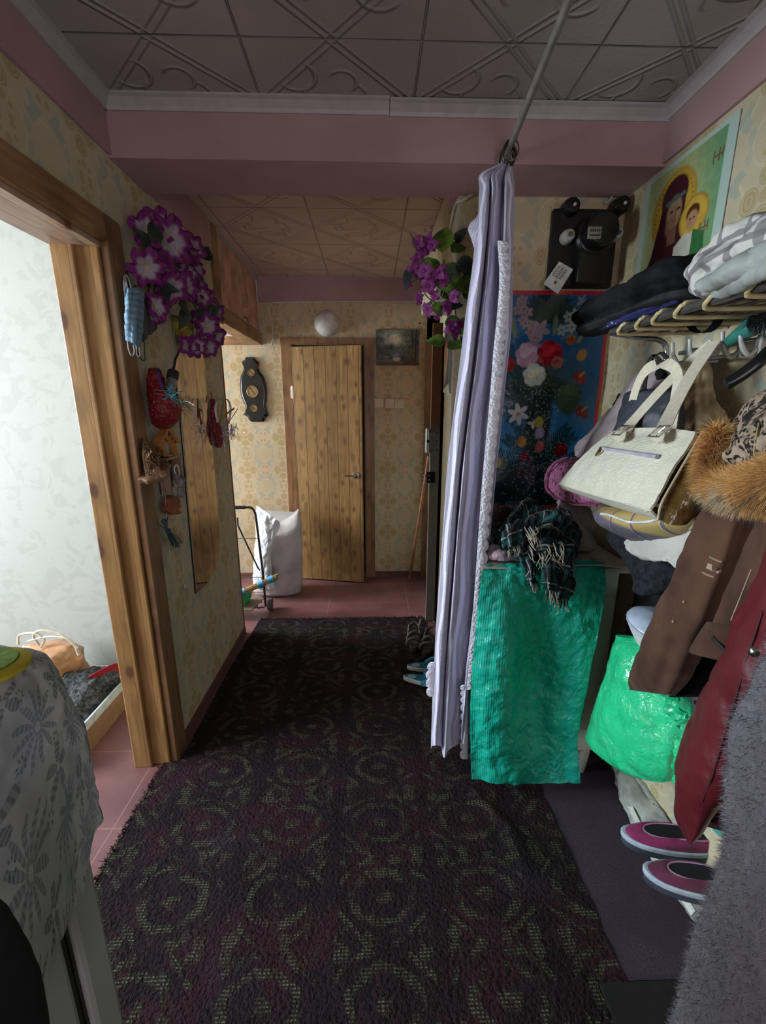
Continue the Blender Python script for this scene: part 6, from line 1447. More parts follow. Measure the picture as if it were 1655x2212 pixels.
# dark backpack
DNM = plain('navy_grey_nylon', (.045, .052, .068), .5, var=.25, sc=8, bump=.4, bsc=20, bd=.008)
t = thing('backpack', (.87, 1.3, 1.3), 'dark blue grey backpack with black straps behind the white handbag', 'backpack')
mb = prof([(842, 1372, 1466, 838), (855, 1360, 1470, 850), (900, 1348, 1462, 895), (960, 1330, 1455), (1040, 1330, 1450), (1060, 1335, 1440)], [.86, .85, .84, .83, .82, .83], [.02, .05, .065, .07, .07, .03], 80, 60, fold=lambda a, tt: .03*math.sin(4*a), na=.012, seed=11); mb.build('bag_body', DNM, t)
for path in ([(1388, 880), (1392, 820), (1405, 775), (1428, 762)], [(1455, 845), (1450, 815), (1425, 780), (1410, 765)], [(1428, 760), (1440, 775), (1455, 790), (1462, 800)]):
    m = MB(); ribbon(m, [at(x, y, X=.865) for x, y in path], .022, (0, 1, .1), .004); m.build('strap', BLK, t)
# black knitted cap on bracket end
pile('black_beanie', [((.955, 1.43, 1.56), (.01, 0, 0), (0, .02, 0)), ((.95, 1.42, 1.585), (.03, 0, 0), (0, .04, 0)), ((.955, 1.42, 1.62), (.022, 0, 0), (0, .03, 0)), ((.96, 1.42, 1.645), (.006, 0, 0), (0, .01, 0))], BLC, 'small black knitted thing hung at the far end of the rail', 'cap', 5, None, .008, None, 30)
# pink lettered bag
PKB = Mat('pink_print_fabric', .6, .3); v_ = PKB.vor(90, rnd=1); nn_ = PKB.noise(70, 3); PKB.layers((.42, .14, .26), ((.045, .02, .05), nn_.st(.52, .58)*v_.st(.2, .5)))
t = thing('pink_bag', (.80, 1.6, 1.2), 'pink fabric bag with dark print showing behind the white handbag', 'bag')
mb = prof([(988, 1215, 1290), (1000, 1196, 1320), (1030, 1178, 1340), (1060, 1182, 1350), (1082, 1205, 1360), (1090, 1240, 1350)], [.80, .79, .78, .78, .78, .79], [.01, .02, .03, .03, .02, .01], 60, 40); mb.build('bag_body', PKB.mat, t)
m = MB(); m.tube([at(x, y, X=.752) for x, y in ((1230, 990), (1200, 1000), (1183, 1025), (1182, 1055), (1200, 1078), (1240, 1090), (1290, 1092))], .004, 6); m.build('piping', plain('dark_pink_piping', (.20, .05, .10), .5), t)

# ---- white crocodile handbag
WB = Mat('cream_crocodile_patent', .18, .6, uv=True); v_ = WB.vor(1.0, WB.comb(WB.x*75, WB.y*125, 0), rnd=.75); ed = WB.vor(1.0, WB.comb(WB.x*75, WB.y*125, 0), 'DISTANCE_TO_EDGE', .75)
WB.layers((.74, .71, .58), ((.64, .61, .49), ed.st(.07, .0)*.5)); WB.bump(ed.st(0, .25)+v_*.2, .4, .002); WB.set(Coat_Weight=.5, Coat_Roughness=.08)
TAN = plain('tan_patent_gusset', (.20, .12, .035), .12, .6, var=.1, sc=8, bump=.5, bsc=9, bd=.02)
t = thing('white_handbag', (.75, 1.2, 1.22), 'cream crocodile pattern patent handbag with two straps hanging from the rail', 'handbag')
TL, TR, BR, BL = at(1324, 931, X=.77), at(1513, 934, X=.745), at(1410, 1108, X=.655), at(1206, 1046, X=.69)
nx_, ny_ = 44, 28
def bagface(u, v):
    # rounded corners: pull the outline in near the corners
    p = TL*(1-u)*(1-v)+TR*u*(1-v)+BR*u*v+BL*(1-u)*v; return p
fn = (TR-TL).cross(BL-TL).normalized()
if fn.x > 0: fn = -fn
rowsF = []
for v in (0, .06, .2, .45, .7, .9, 1.0):
    k = .035 if v in (0,) else .012 if v == .06 else .03 if v == 1.0 else .008 if v == .9 else 0
    e = .012 if v == 0 else 0
    rowsF.append([bagface(k+(1-2*k)*u, v)+fn*(.022*math.sin(PI*v)*(.4+.6*math.sin(PI*max(.02, min(.98, u))))) +Vector((0, 0, .010*math.sin(PI*u) if v == 0 else 0)) for u in (0, .1, .35, .65, .9, 1)])
mbF = sheet(rowsF, 60, 44, None, .006, .002, 20); mbF.build('front_panel', WB.mat, t)
BK = Vector((.105, -.01, .0)); down = (BR-TR).normalized()
# back, bottom and gusset
TB = Vector((.05, 0, 0))
m = MB(); TRi, BRi = TR.lerp(TL, .06), BR.lerp(BL, .06); m.loft([[TL+fn*-.01, TRi+fn*-.01, TRi+TB, TL+TB], [(TL+BL)/2+fn*-.006, (TRi+BRi)/2+fn*-.006, (TRi+BRi)/2+BK*.9, (TL+BL)/2+BK*.9], [BL+fn*-.004+Vector((0, -.01, .012)), BRi+fn*-.004+Vector((0, .006, .012)), BRi+BK+Vector((0, .006, .02)), BL+BK]]); m.build('bag_back', TAN, t, bevel=.01)
rowsB = [[BL+fn*.002+Vector((0, -.008, .004)), BL.lerp(BR, .5)+fn*.004, BR+fn*.002+Vector((0, .004, .004))], [BL+BK*.25+Vector((0, 0, -.018)), BL.lerp(BR, .5)+BK*.25+Vector((0, 0, -.022)), BR+BK*.25+Vector((0, 0, -.018))], [BL+BK*.8+Vector((0, 0, -.016)), BL.lerp(BR, .5)+BK*.8+Vector((0, 0, -.02)), BR+BK*.8+Vector((0, 0, -.014))]]
sheet(rowsB, 50, 16, None, .005).build('bottom_panel', WB.mat, t)
g0, g1 = TR+fn*-.002, BR+fn*-.002
rowsG = []
for tt, kb, dz in ((0, .45, 0), (.3, .62, 0), (.6, .8, 0), (.88, .92, 0), (1.0, .80, -.022)):
    p = g0.lerp(g1, tt); rowsG.append([p+Vector((-.002 if tt < 1 else .012, -.004, dz*.6)), p+BK*kb*.33+Vector((0, -.016, dz)), p+BK*kb*.7+Vector((0, -.017, dz)), p+BK*kb+Vector((0, -.004, dz*.5))])
sheet(rowsG, 34, 44, None, .003, .0035, 14).build('gusset', TAN, t)
m = MB(); pipe = [g0+Vector((-.002, -.006, 0)), g0.lerp(g1, .5)+Vector((-.005, -.010, 0)), g0.lerp(g1, .85)+Vector((-.003, -.011, 0)), g1+Vector((.006, -.010, -.014))]
m.tube([Vector(p) for p in catmull(pipe, 24)], .003, 8); m.build('piping', plain('cream_piping', (.5, .42, .28), .3), t)
# zip pocket
za_, zb_ = bagface(.13, .25)+fn*.020, bagface(.62, .27)+fn*.022
def pxf(px, py, off=.024):        # photo point on the bag's front face
    n_ = fn; d = ray(px, py); o_ = Vector((0, 0, EYE)); q = bagface(.5, .4)+fn*off; return o_+d*((q-o_).dot(n_)/d.dot(n_))
a_, b_ = pxf(1298, 968), pxf(1420, 987); m = MB(); m.tube([a_, a_.lerp(b_, .5), b_], .0055, 8); z_ = m.build('zip', plain('lilac_zip', (.46, .42, .50), .35), t)
m = MB(); m.tube([pxf(1298, 967, .03), pxf(1294, 976, .032), pxf(1287, 984, .03)], [.004, .005, .003], 6); m.build('zip_puller', plain('bronze_puller', (.26, .14, .05), .3, metal=.6), z_)
WEB = plain('cream_webbing', (.62, .57, .44), .65, var=.06, sc=80, bump=.3, bsc=300)
hk = at(1545, 735, X=.90)
def webbing(path, w_, wd):
    m = MB(); ps = [Vector(p) for p in catmull(path, 30)]; rings = []
    for i, p in enumerate(ps):
        tn = (ps[min(i+1, 29)]-ps[max(i-1, 0)]).normalized(); nn2 = Vector(wd); sd = (nn2-tn*nn2.dot(tn)).normalized()*w_/2; th = tn.cross(sd).normalized()*.0015
        rings.append([p-sd-th, p+sd-th, p+sd+th, p-sd+th])
    m.loft(rings); return m
rt_ = Vector((-.35, -.8, -.1))
strapA = [pxf(1345, 938, .03), at(1372, 905, X=.77), at(1440, 830, X=.83), at(1510, 765, X=.885), at(1540, 742, X=.90)]
strapB = [pxf(1428, 938, .03), at(1450, 890, X=.765), at(1490, 815, X=.83), at(1530, 755, X=.885), at(1542, 738, X=.90)]
webbing(strapA, .032, (.2, -1, -.35)).build('strap', WEB, t); webbing(strapB, .034, (.2, -1, -.2)).build('strap', WEB, t)
strapC = [at(1358, 925, X=.79), at(1370, 855, X=.80), at(1392, 805, X=.81), at(1425, 785, X=.815), at(1455, 793, X=.82), at(1466, 815, X=.825), at(1462, 845, X=.83), at(1450, 930, X=.80)]
webbing(strapC, .030, (.2, -1, 0)).build('strap', WEB, t)
BUK = plain('polished_steel', (.62, .62, .60), .12, metal=1)
for cx, cy in ((1342, 930), (1426, 932)):
    c = pxf(cx, cy, .032); u_ = (TR-TL).normalized(); v_2 = (BL-TL).normalized()
    m = MB(); q = [c-u_*.024-v_2*.018, c+u_*.024-v_2*.018, c+u_*.022+v_2*.018, c-u_*.026+v_2*.018]
    m.tube(q, .003, 8, closed=True); m.tube([c-u_*.0-v_2*.018, c+v_2*.018], .002, 6); m.build('buckle', BUK, t)
    tb = sheet([[pxf(cx-12, cy+2, .028), pxf(cx+12, cy+3, .028)], [pxf(cx-14, cy+14, .027), pxf(cx+8, cy+18, .034)], [pxf(cx-24, cy+12, .026), pxf(cx-4, cy+26, .030)]], 14, 14, None, .003); tb.build('strap_tab', WEB, t)

# ---- yellow tartan shopping bag under the handbag
YT = Mat('yellow_tartan', .6, .3, uv=True); bx_ = stripes(YT, YT.x, .10, [(.2, .055)]); ox_ = stripes(YT, YT.x, .10, [(.08, .035), (.32, .02)]); by_ = YT.y.st(1.176, 1.160); wl_ = stripes(YT, YT.x, .10, [(.27, .008)])
YT.layers((.42, .32, .12), ((.55, .22, .08), ox_*.5), ((.05, .055, .13), by_*.8), ((.03, .045, .18), bx_*.7), ((.6, .6, .6), wl_*.6)); YT.bump(YT.noise(260, 2), .3, .002)
t = thing('tartan_bag', (.82, 1.2, 1.16), 'yellow and navy tartan bag with white piping directly under the cream handbag', 'bag')
mb = prof([(1095, 1300, 1500), (1108, 1291, 1512), (1130, 1300, 1508), (1150, 1330, 1480), (1168, 1365, 1440)], [.80, .79, .785, .79, .80], [.03, .06, .065, .05, .02], 110, 50, None, .004, 3)
# cloth pattern runs along the bag
mb.uv = [((Vector(v)-Vector(mb.v[0])).y*1.0, v[2]) for v in mb.v]; mb.build('bag_body', YT.mat, t)
m = MB(); m.tube([Vector(p) for p in catmull(onto(mb, ((1298, 1110), (1315, 1112), (1340, 1121), (1362, 1128), (1400, 1127), (1420, 1122)), .002), 24)], .0035, 8); m.build('white_piping', plain('white_piping', (.7, .72, .76), .4), t)
m = MB(); m.tube([Vector(p) for p in catmull([at(x, y, X=.76) for x, y in ((1465, 1110), (1485, 1103), (1499, 1115), (1500, 1130), (1490, 1145))], 20)], .0028, 6); m.build('beige_piping', plain('beige_piping', (.4, .34, .24), .5), t)
# ---- white trousers / white cloth
WCL = plain('off_white_cloth', (.50, .475, .44), .7, var=.1, sc=6, bump=.3, bsc=16, bd=.01)
t = thing('white_trousers', (.86, 1.15, 1.05), 'off white cotton garment showing below the tartan bag', 'clothing')
rows = [[at(1312, 1140, X=.84), at(1400, 1150, X=.80), at(1470, 1150, X=.79), at(1525, 1120, X=.81)], [at(1316, 1158, X=.83), at(1380, 1186, X=.79), at(1450, 1196, X=.78), at(1520, 1186, X=.81)], [at(1345, 1176, X=.83), at(1405, 1208, X=.79), at(1455, 1222, X=.78), at(1510, 1232, X=.81)], [at(1400, 1190, X=.85), at(1425, 1208, X=.82), at(1465, 1222, X=.80), at(1495, 1240, X=.83)]]
sheet(rows, 60, 40, lambda U, V: .010*np.sin(U*11+V*3), .004, .008, 14, 2).build('cloth_body', WCL, t)
m = MB(); m.lathe([(.006, 0), (.006, .003), (0, .004)], at(1492, 1231, X=.80), (-1, -.3, 0), 12); m.build('button', BLK, t)
# ---- black fur piece hanging
BLF = plain('blue_black_fur', (.010, .012, .018), .95, var=.5, sc=60)
fr2 = []
for (y, xl, xr_) in ((1140, 1330, 1400), (1165, 1325, 1430), (1200, 1350, 1470), (1240, 1378, 1478), (1270, 1390, 1465), (1285, 1410, 1440)):
    a, b = at(xl, y, X=.86), at(xr_, y, X=.86); fr2.append(((a+b)/2, (b-a)/2, Vector((.055, 0, 0))))
furry('black_fur_garment', fr2, BLF, BLF, 'black fur garment hanging below the white cloth beside the cupboard', 'fur', 9000, .014, .0014, 7, None, .012)

# ---- brown sheepskin coat with fur hood
SU = plain('brown_suede', (.080, .038, .024), .85, .15, var=.28, sc=7, bump=.35, bsc=160, bd=.002, sheen=.1)
STI = plain('pale_stitching', (.30, .22, .15), .7)
LEO = Mat('leopard_lining', .8, .2); v_ = LEO.vor(62, rnd=1); v2 = LEO.noise(20, 3)
LEO.layers((.36, .27, .20), ((.15, .09, .06), v_.st(.32, .2)*.7), ((.012, .010, .010), ((v_-.40).abs().st(.20, .10))*(LEO.noise(110, 2).st(.36, .5))), ((.02, .015, .015), v2.st(.56, .66)))
t = thing('sheepskin_coat', (.78, .9, .75), 'brown suede sheepskin coat with orange fox fur hood and leopard lining', 'coat')
mbc = prof([(1085, 1550, 1606), (1120, 1536, 1602), (1200, 1503, 1572), (1280, 1470, 1542), (1350, 1436, 1512), (1420, 1402, 1484), (1470, 1378, 1462), (1492, 1372, 1446, 1500)], [(.80, .74), (.80, .73), (.79, .72), (.785, .71), (.78, .70), (.775, .70), (.77, .70), (.77, .70)], [.03, .045, .05, .05, .055, .055, .05, .035], 120, 110, lambda a, tt: .05*math.sin(4*a+3*tt)+.03*math.sin(9*a), .008, 13, 8); mbc.build('coat_front', SU, t)
prof([(1090, 1570, 1720), (1200, 1545, 1690), (1300, 1525, 1650), (1400, 1495, 1620), (1480, 1455, 1590), (1505, 1460, 1560)], [.86, .85, .84, .83, .83, .83], .04, 60, 50, fo(4, .06), .01, 14).build('dark_inside', BLC, t)
# sleeve
mbs = prof([(1085, 1668, 1750), (1150, 1642, 1722), (1230, 1606, 1678), (1300, 1576, 1638), (1345, 1557, 1612), (1362, 1552, 1606)], [(.70, .66), (.69, .65), (.68, .645), (.675, .64), (.67, .64), (.67, .64)], [.025, .026, .026, .026, .026, .026], 90, 80, lambda a, tt: .05*math.sin(3*a+2*tt), .008, 15, 8); mbs.build('sleeve', SU, t)
cf = prof([(1344, 1544, 1612, 1360), (1358, 1538, 1608, 1374), (1394, 1514, 1596, 1418), (1408, 1506, 1590, 1432)], [(.665, .63)]*4, [.028, .032, .036, .034], 80, 30, None, .003, 4); cf_o = cf.build('cuff', SU, t)
for path in ([(1545, 1352), (1570, 1360), (1600, 1367), (1620, 1368)], [(1510, 1402), (1530, 1425), (1560, 1438), (1592, 1440)]):
    m = MB(); m.tube([Vector(p) for p in catmull([at(x, y, X=.600) for x, y in path], 20)], .0018, 5)
m = MB(); ps = [Vector(p) for p in catmull(onto(mbs, ((1624, 1230), (1608, 1270), (1592, 1310), (1580, 1340))), 40)]
m.tube(ps, .0015, 5); m.build('seam', STI, t)
for y0 in (1203, 1236):
    m = MB(); m.tube([Vector(p) for p in catmull(onto(mbc, [(1534-(y0-1203)*.5, y0), (1546-(y0-1203)*.5, y0+6), (1560-(y0-1203)*.5, y0+11)]), 14)], .0022, 5); m.build('pocket_stitch', STI, t)
m = MB(); m.prism(onto(mbc, ((1530, 1216), (1556, 1228), (1551, 1239), (1525, 1227)), .003), (.006, 0, 0)); m.build('pocket_slit', LEO.mat, t, smooth=False)
m = MB(); m.obox(onto(cf, ((1562, 1398),), .001)[0], Vector((0, -.022, -.006)), Vector((.004, 0, 0)), Vector((0, -.001, .004))); m.build('cuff_buttonhole', BLK, cf_o, smooth=False)
m = MB()
for p in onto(mbc, ((1478, 1300), (1455, 1343))): m.ball(p, .0035, 8, 6)
m.build('snap', STI, t)
# leopard lined hood
mb = prof([(850, 1650, 1780, 800), (900, 1614, 1760, 860), (950, 1588, 1760), (1000, 1576, 1760), (1050, 1590, 1750), (1080, 1620, 1740)], [(.84, .68), (.82, .66), (.80, .65), (.79, .65), (.79, .65), (.79, .66)], [.015, .03, .035, .035, .03, .015], 90, 80, lambda a, tt: .13*math.sin(3*a+4*tt)+.07*math.sin(7*a-5*tt), .03, 16, 10); mbh = mb; mb.build('hood_lining', LEO.mat, t)
m = MB(); m.tube([Vector(p) for p in catmull(onto(mbh, ((1640, 915), (1634, 945), (1630, 975), (1634, 1000)), .0), 20)], .002, 6); m.build('lining_seam', plain('gold_braid', (.36, .26, .10), .6), t)
# fur collar: a soft roll along the hood edge with dense strands
FX = Mat('fox_fur', .8, .25); n = FX.noise(9, 3); n2 = FX.noise(60, 3)
FX.layers((.70, .38, .12), ((.40, .19, .05), n.st(.52, .68)), ((.74, .60, .38), n.st(.46, .34)), ((.30, .13, .04), n2.st(.5, .8)*.5)); FX.b.inputs['Sheen Weight'].default_value = .2
cp = [(1556, 928, 16, .72), (1548, 960, 22, .71), (1540, 1000, 24, .70), (1540, 1032, 26, .69), (1556, 1054, 28, .67), (1588, 1062, 32, .65), (1620, 1055, 35, .63), (1660, 1052, 46, .60), (1720, 1030, 50, .58), (1790, 1000, 50, .56)]
rr = []
for x, y, r, X_ in cp:
    c = at(x, y, X=X_); k = r*(c-Vector((0, 0, EYE))).dot(FW)/FPX; rr.append((c, k))
cs = catmull([(*c, k) for c, k in rr], 40); mbf = MB(); mbf.tube([Vector(c[:3]) for c in cs], [c[3]*.72 for c in cs], 18); mbf.build('fur_collar_core', FX.mat, t)
P_, N_ = scatter(mbf, 26000, 11, lambda p, n: n.x < .55); fur(P_, N_, .026, .0013, 3, .45, .38, 12).build('fur_collar', FX.mat, t)
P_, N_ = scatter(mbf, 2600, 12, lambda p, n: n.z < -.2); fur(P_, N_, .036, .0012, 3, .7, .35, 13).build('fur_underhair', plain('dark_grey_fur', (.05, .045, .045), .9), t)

# ---- dark red leather coat
RL = plain('dark_red_leather', (.105, .009, .014), .42, .45, var=.2, sc=4, bump=.45, bsc=9, bd=.02)
RLD = plain('dark_red_lining', (.05, .006, .010), .6)
t = thing('red_coat', (.66, .72, .66), 'dark red leather coat with pointed hem between the brown and the grey coat', 'coat')
mbr = prof([(1180, 1668, 1760), (1250, 1652, 1740), (1330, 1610, 1700), (1400, 1596, 1680), (1440, 1572, 1660), (1500, 1534, 1636), (1580, 1494, 1608), (1650, 1474, 1586), (1710, 1468, 1562), (1760, 1463, 1530), (1800, 1478, 1508), (1822, 1489, 1495)], [(.66, .60)]*12, [.02, .025, .03, .03, .03, .03, .032, .032, .03, .022, .012, .004], 110, 130, lambda a, tt: .04*math.sin(3*a+6*tt), .009, 21, 7); mbr.build('coat_front', RL, t)
prof([(1300, 1690, 1760), (1420, 1660, 1730), (1520, 1620, 1690), (1600, 1590, 1660), (1680, 1560, 1630), (1740, 1535, 1580), (1780, 1512, 1545)], [(.70, .64)]*7, .03, 60, 60, fo(3, .06), .008, 22).build('coat_back', RLD, t)
m = MB(); m.tube([Vector(p) for p in catmull(onto(mbr, ((1648, 1320), (1622, 1400), (1598, 1480), (1568, 1580), (1542, 1670), (1518, 1730)), .0), 40)], .0022, 6); m.build('seam', RLD, t)
m = MB(); m.lathe([(.007, -.002), (.008, .002), (.004, .005), (0, .006)], onto(mbr, ((1630, 1408),), .002)[0], (-1, -.6, .2), 14); m.build('press_stud', CHR, t)

# ---- big grey fuzzy coat in the foreground
GF = Mat('grey_lilac_fleece', .85, .2); v_ = GF.noise(60, 4); n = GF.noise(7, 3)
GF.layers((.12, .108, .130), ((.165, .15, .18), n.st(.35, .7)), ((.32, .30, .33), v_.st(.55, .8)*.5)); GF.bump(v_, .8, .006); GF.set(Sheen_Weight=.5)
t = thing('grey_coat', (.62, .35, .3), 'large fuzzy grey lilac coat hanging nearest at the right edge', 'coat')
mb = prof([(1395, 1792, 2090), (1430, 1764, 2090), (1480, 1720, 2090), (1530, 1703, 2090), (1600, 1676, 2090), (1700, 1656, 2090), (1800, 1638, 2090), (1900, 1616, 2090), (2000, 1580, 2090), (2100, 1548, 2090), (2212, 1516, 2090), (2330, 1478, 2090), (2600, 1408, 2090)], [(.56, .50)]*13, .09, 120, 150, lambda a, tt: .02*math.sin(5*a+4*tt), .010, 23, 6)
mb.build('coat_body', GF.mat, t)
P_, N_ = scatter(mb, 22000, 15, lambda p, n: n.x < .35); fur(P_, N_, .010, .0009, 2, .6, .5, 16).build('fleece_pile', plain('fleece_tips', (.24, .22, .26), .9, var=.2), t)

# ---- bags and shoes on the floor at the right
GB = Mat('light_green_bag_film', .16, .6); n = GB.noise(16, 5, rough=.6, dist=.9); n3 = GB.noise(5, 3)
GB.layers((.03, .62, .27), ((.02, .50, .22), n3.st(.4, .65))); ed = GB.vor(14, GB.comb(GB.x+n*.3, GB.y, GB.z+n*.2), 'DISTANCE_TO_EDGE'); GB.bump(n*1.0+ed.st(.0, .16)*.35, .5, .010); GB.b.inputs['Subsurface Weight'].default_value = .0
t = thing('green_bag', (.92, 1.2, .2), 'bright green glossy plastic bag propped beside the cupboard', 'plastic bag')
mb = prof([(1372, 1334, 1392, 1380), (1400, 1328, 1420, 1410), (1440, 1316, 1445, 1455), (1500, 1300, 1472), (1560, 1284, 1478), (1600, 1284, 1478), (1640, 1320, 1474), (1668, 1362, 1468), (1684, 1400, 1460)], [(.86, .90)]*9, [.015, .04, .06, .075, .08, .08, .07, .05, .02], 120, 100, lambda a, tt: .04*math.sin(4*a+5*tt)+.02*math.sin(9*a-4*tt), .012, 31, 8)
mb.build('bag_body', GB.mat, t)
for rows in ([[(1462, 1495), (1472, 1515)], [(1466, 1540), (1482, 1545)], [(1460, 1575), (1478, 1560)]], [[(1448, 1600), (1466, 1590)], [(1455, 1650), (1478, 1640)], [(1448, 1690), (1468, 1692)]], [[(1430, 1500), (1458, 1498)], [(1440, 1530), (1470, 1520)], [(1452, 1560), (1480, 1550)]]):
    sheet([[at(x, y, X=.82) for x, y in r] for r in rows], 14, 20, lambda U, V: .006*np.sin(U*6+V*8), .0015, .010, 30).build('handle_loop', GB.mat, t)
WPL = plain('white_film_bag', (.48, .56, .70), .25, .5, var=.12, sc=9, bump=.6, bsc=24, bd=.006)
t = thing('wrapped_plates', (.92, 1.25, .55), 'round white stack wrapped in clear film on top of the green bag', 'package')
m = MB(); c0 = at(1430, 1352, X=.90); ax2 = Vector((.10, -.15, 1)).normalized()
m.lathe([(.050, -.075), (.075, -.04), (.098, .0), (.095, .008), (.06, .03), (.0, .036)], c0, ax2, 40); wo = m.build('film_wrap', WPL, t)
m = MB(); m.lathe([(.051, -.0755), (.0765, -.04), (.0995, -.004)], c0, ax2, 60); mv = []
for i, (x, y, z) in enumerate(m.v):
    p = Vector((x, y, z)); q = p-c0; q -= ax2*q.dot(ax2); mv.append(tuple(p+q.normalized()*(.0015 if i % 2 else -.0006)))
m.v = mv; m.build('ribbed_plate_edge', plain('white_plate_edge', (.62, .64, .66), .5), t)
# low white sack along the wall base with shoes standing on it
WS = plain('dirty_white_sack', (.34, .35, .31), .6, var=.3, sc=5, bump=.6, bsc=14, bd=.012)
t = thing('flat_sack', (.93, 1.15, 0), 'greyish white sack lying flat along the wall under the shoes', 'sack')
E0 = [at(1325, 1640, Z=.05), at(1345, 1700, Z=.05), at(1375, 1770, Z=.045), at(1420, 1850, Z=.04), at(1500, 1975, Z=.03), at(1560, 2080, Z=.03)]
rows = [[Vector((p.x-.004, p.y, .012)), Vector((p.x+.012, p.y, p.z+.03)), Vector((p.x+.06, p.y, .10)), Vector((min(1.02, p.x+.13), p.y+.01, .11)), Vector((1.022, p.y+.02, .09))] for p in E0]
sheet(rows, 40, 90, lambda U, V: .006*np.sin(V*17+U*5), .01, .012, 12, 5).build('sack_body', WS, t)
m = MB(); ribbon(m, [p+Vector((-.004, 0, .004)) for p in E0[:5]], .022, (.5, 0, 1), .002); m.build('sack_hem', plain('sack_hem_white', (.55, .56, .52), .6), t)
SOL = plain('navy_sole', (.05, .065, .085), .5); FOX = plain('pale_foxing', (.42, .50, .58), .5); MAG = plain('magenta_suede', (.20, .012, .085), .8, var=.2, sheen=.2); PUR = plain('plum_suede', (.10, .014, .045), .8, var=.2, sheen=.2); SIN = plain('black_insole', (.008, .008, .009), .9)
def shoe(c, d, mat, lab, L_=.25, W_=.092):
    c = Vector(c); t = thing('slip_on_shoe', c, lab, 'shoe', 'pair of slip-on shoes on the flat sack')
    m = MB(); dd, ss = sole(m, c, d, L_+.006, W_+.004, .001, .026); m.build('outsole', SOL, t, bevel=.008)
    m = MB(); sole(m, c, d, L_+.014, W_+.012, .024, .042); m.build('foxing_band', FOX, t, bevel=.006)
    fp = footpath(L_, W_, 40); rings = []
    for h, k, sh in ((.040, 1.0, 0), (.058, 1.0, .0), (.075, .93, -.004), (.086, .80, -.008)):
        rings.append([c+dd*(u*k+sh)+ss*v*k+Vector((0, 0, h-(.030*max(0, -u/L_*2)**1.2 if h > .06 else 0)*0+(-.024*max(0, u/L_*2) if h > .05 else 0))) for u, v in fp])
    inner = [[c+dd*(u*.74-.026)+ss*v*.72+Vector((0, 0, .082-.020*max(0, u/L_*2))) for u, v in fp], [c+dd*(u*.70-.026)+ss*v*.66+Vector((0, 0, .048)) for u, v in fp]]
    m = MB(); m.loft(rings+inner); m.build('upper', mat, t)
    m = MB(); m.loft([[c+dd*(u*.75-.026)+ss*v*.73+Vector((0, 0, .0835-.020*max(0, u/L_*2))) for u, v in fp], [c+dd*(u*.68-.026)+ss*v*.62+Vector((0, 0, .066)) for u, v in fp]]); m.build('insole', SIN, t)
    m = MB(); m.tube([c+dd*(u*.76-.026)+ss*v*.74+Vector((0, 0, .084-.020*max(0, u/L_*2))) for u, v in fp], .0022, 6, closed=True); m.build('collar_trim', plain('lilac_trim', (.32, .2, .28), .6), t)
def foot(px, py, z): return at(px, py, Z=z)
c1 = foot(1352, 1790, .16); c2 = foot(1396, 1870, .15)
shoe((c1.x+.105, c1.y-.045, .125), (-1, .28, 0), MAG, 'magenta slip-on shoe with pale rim, farther of the pair on the sack')
shoe((c2.x+.108, c2.y-.052, .118), (-1, .34, 0), PUR, 'plum slip-on shoe with pale rim, nearer of the pair on the sack')
t = thing('leopard_slipper', (.97, 1.32, .2), 'blue and white spotted slippers hidden behind the green bag', 'slippers')
SP = Mat('spotted_cloth', .7, .2); v_ = SP.vor(60); SP.layers((.45, .46, .52), ((.03, .03, .06), (v_-.38).abs().st(.12, .06)), ((.05, .03, .03), SP.noise(9, 2).st(.5, .6)))
prof([(1500, 1472, 1535), (1530, 1470, 1530), (1570, 1470, 1510), (1585, 1475, 1500)], .97, .03, 40, 30, None, .006, 4).build('slipper_body', SP.mat, t)
t = thing('pink_garment', (.80, .72, .4), 'magenta pink cloth peeking out between the red and grey coats', 'clothing')
prof([(1640, 1575, 1640), (1680, 1556, 1630), (1730, 1530, 1610), (1765, 1530, 1590), (1785, 1540, 1570)], .78, .03, 50, 40, fo(3, .06), .008, 5).build('cloth_body', plain('magenta_cloth', (.24, .03, .12), .7, var=.2), t)
m = MB(); ribbon(m, [at(x, y, X=.80) for x, y in ((1512, 1742), (1525, 1765), (1545, 1790), (1560, 1800))], .02, (0, .6, .8), .002); tag(m.build('teal_strap', plain('teal_webbing', (.06, .30, .26), .5)), 'thin teal strap under the pink cloth near the red coat hem', 'strap')

# ================================================================ left foreground: fridge with cloth
FRG = plain('grey_white_enamel', (.36, .37, .36), .35, .5, var=.06, sc=3); GSK = plain('dark_gasket', (.03, .03, .028), .6)
cf_ = at(238, 2040, Y=.60); fx = cf_.x
t = thing('fridge', (fx-.18, .4, 0), 'old grey white refrigerator at the left edge with a dark door seal', 'refrigerator')
zt = 1.14
m = MB(); m.box((fx-.36, .02, .03), (fx, .515, zt)); m.build('fridge_body', FRG, t, smooth=False, bevel=.012)
m = MB(); m.box((fx-.355, .515, .05), (fx-.008, .522, zt-.01)); m.box((fx-.352, .530, .05), (fx-.010, .536, zt-.01)); m.build('door_seal', GSK, t, smooth=False)
m = MB(); m.box((fx-.35, .521, .06), (fx-.014, .531, zt-.02)); m.build('seal_strip', plain('grey_seal_strip', (.12, .12, .11), .6), t, smooth=False)
m = MB(); m.box((fx-.36, .536, .05), (fx, .60, zt)); m.build('fridge_door', FRG, t, smooth=False, bevel=.010)
for x, y in ((fx-.33, .05), (fx-.04, .05), (fx-.33, .48), (fx-.04, .48)): MB().lathe([(.015, 0), (.015, .035)], (x, y, 0), (0, 0, 1), 12).build('foot', BLK, t)
TCX = Mat('grey_floral_cloth', .7, .2, uv=True)
n = TCX.noise(5, 2); wn = TCX.noise(6, 2); wm = TCX.noise(6, 2, TCX.comb(TCX.x+4.0, TCX.y, 0))
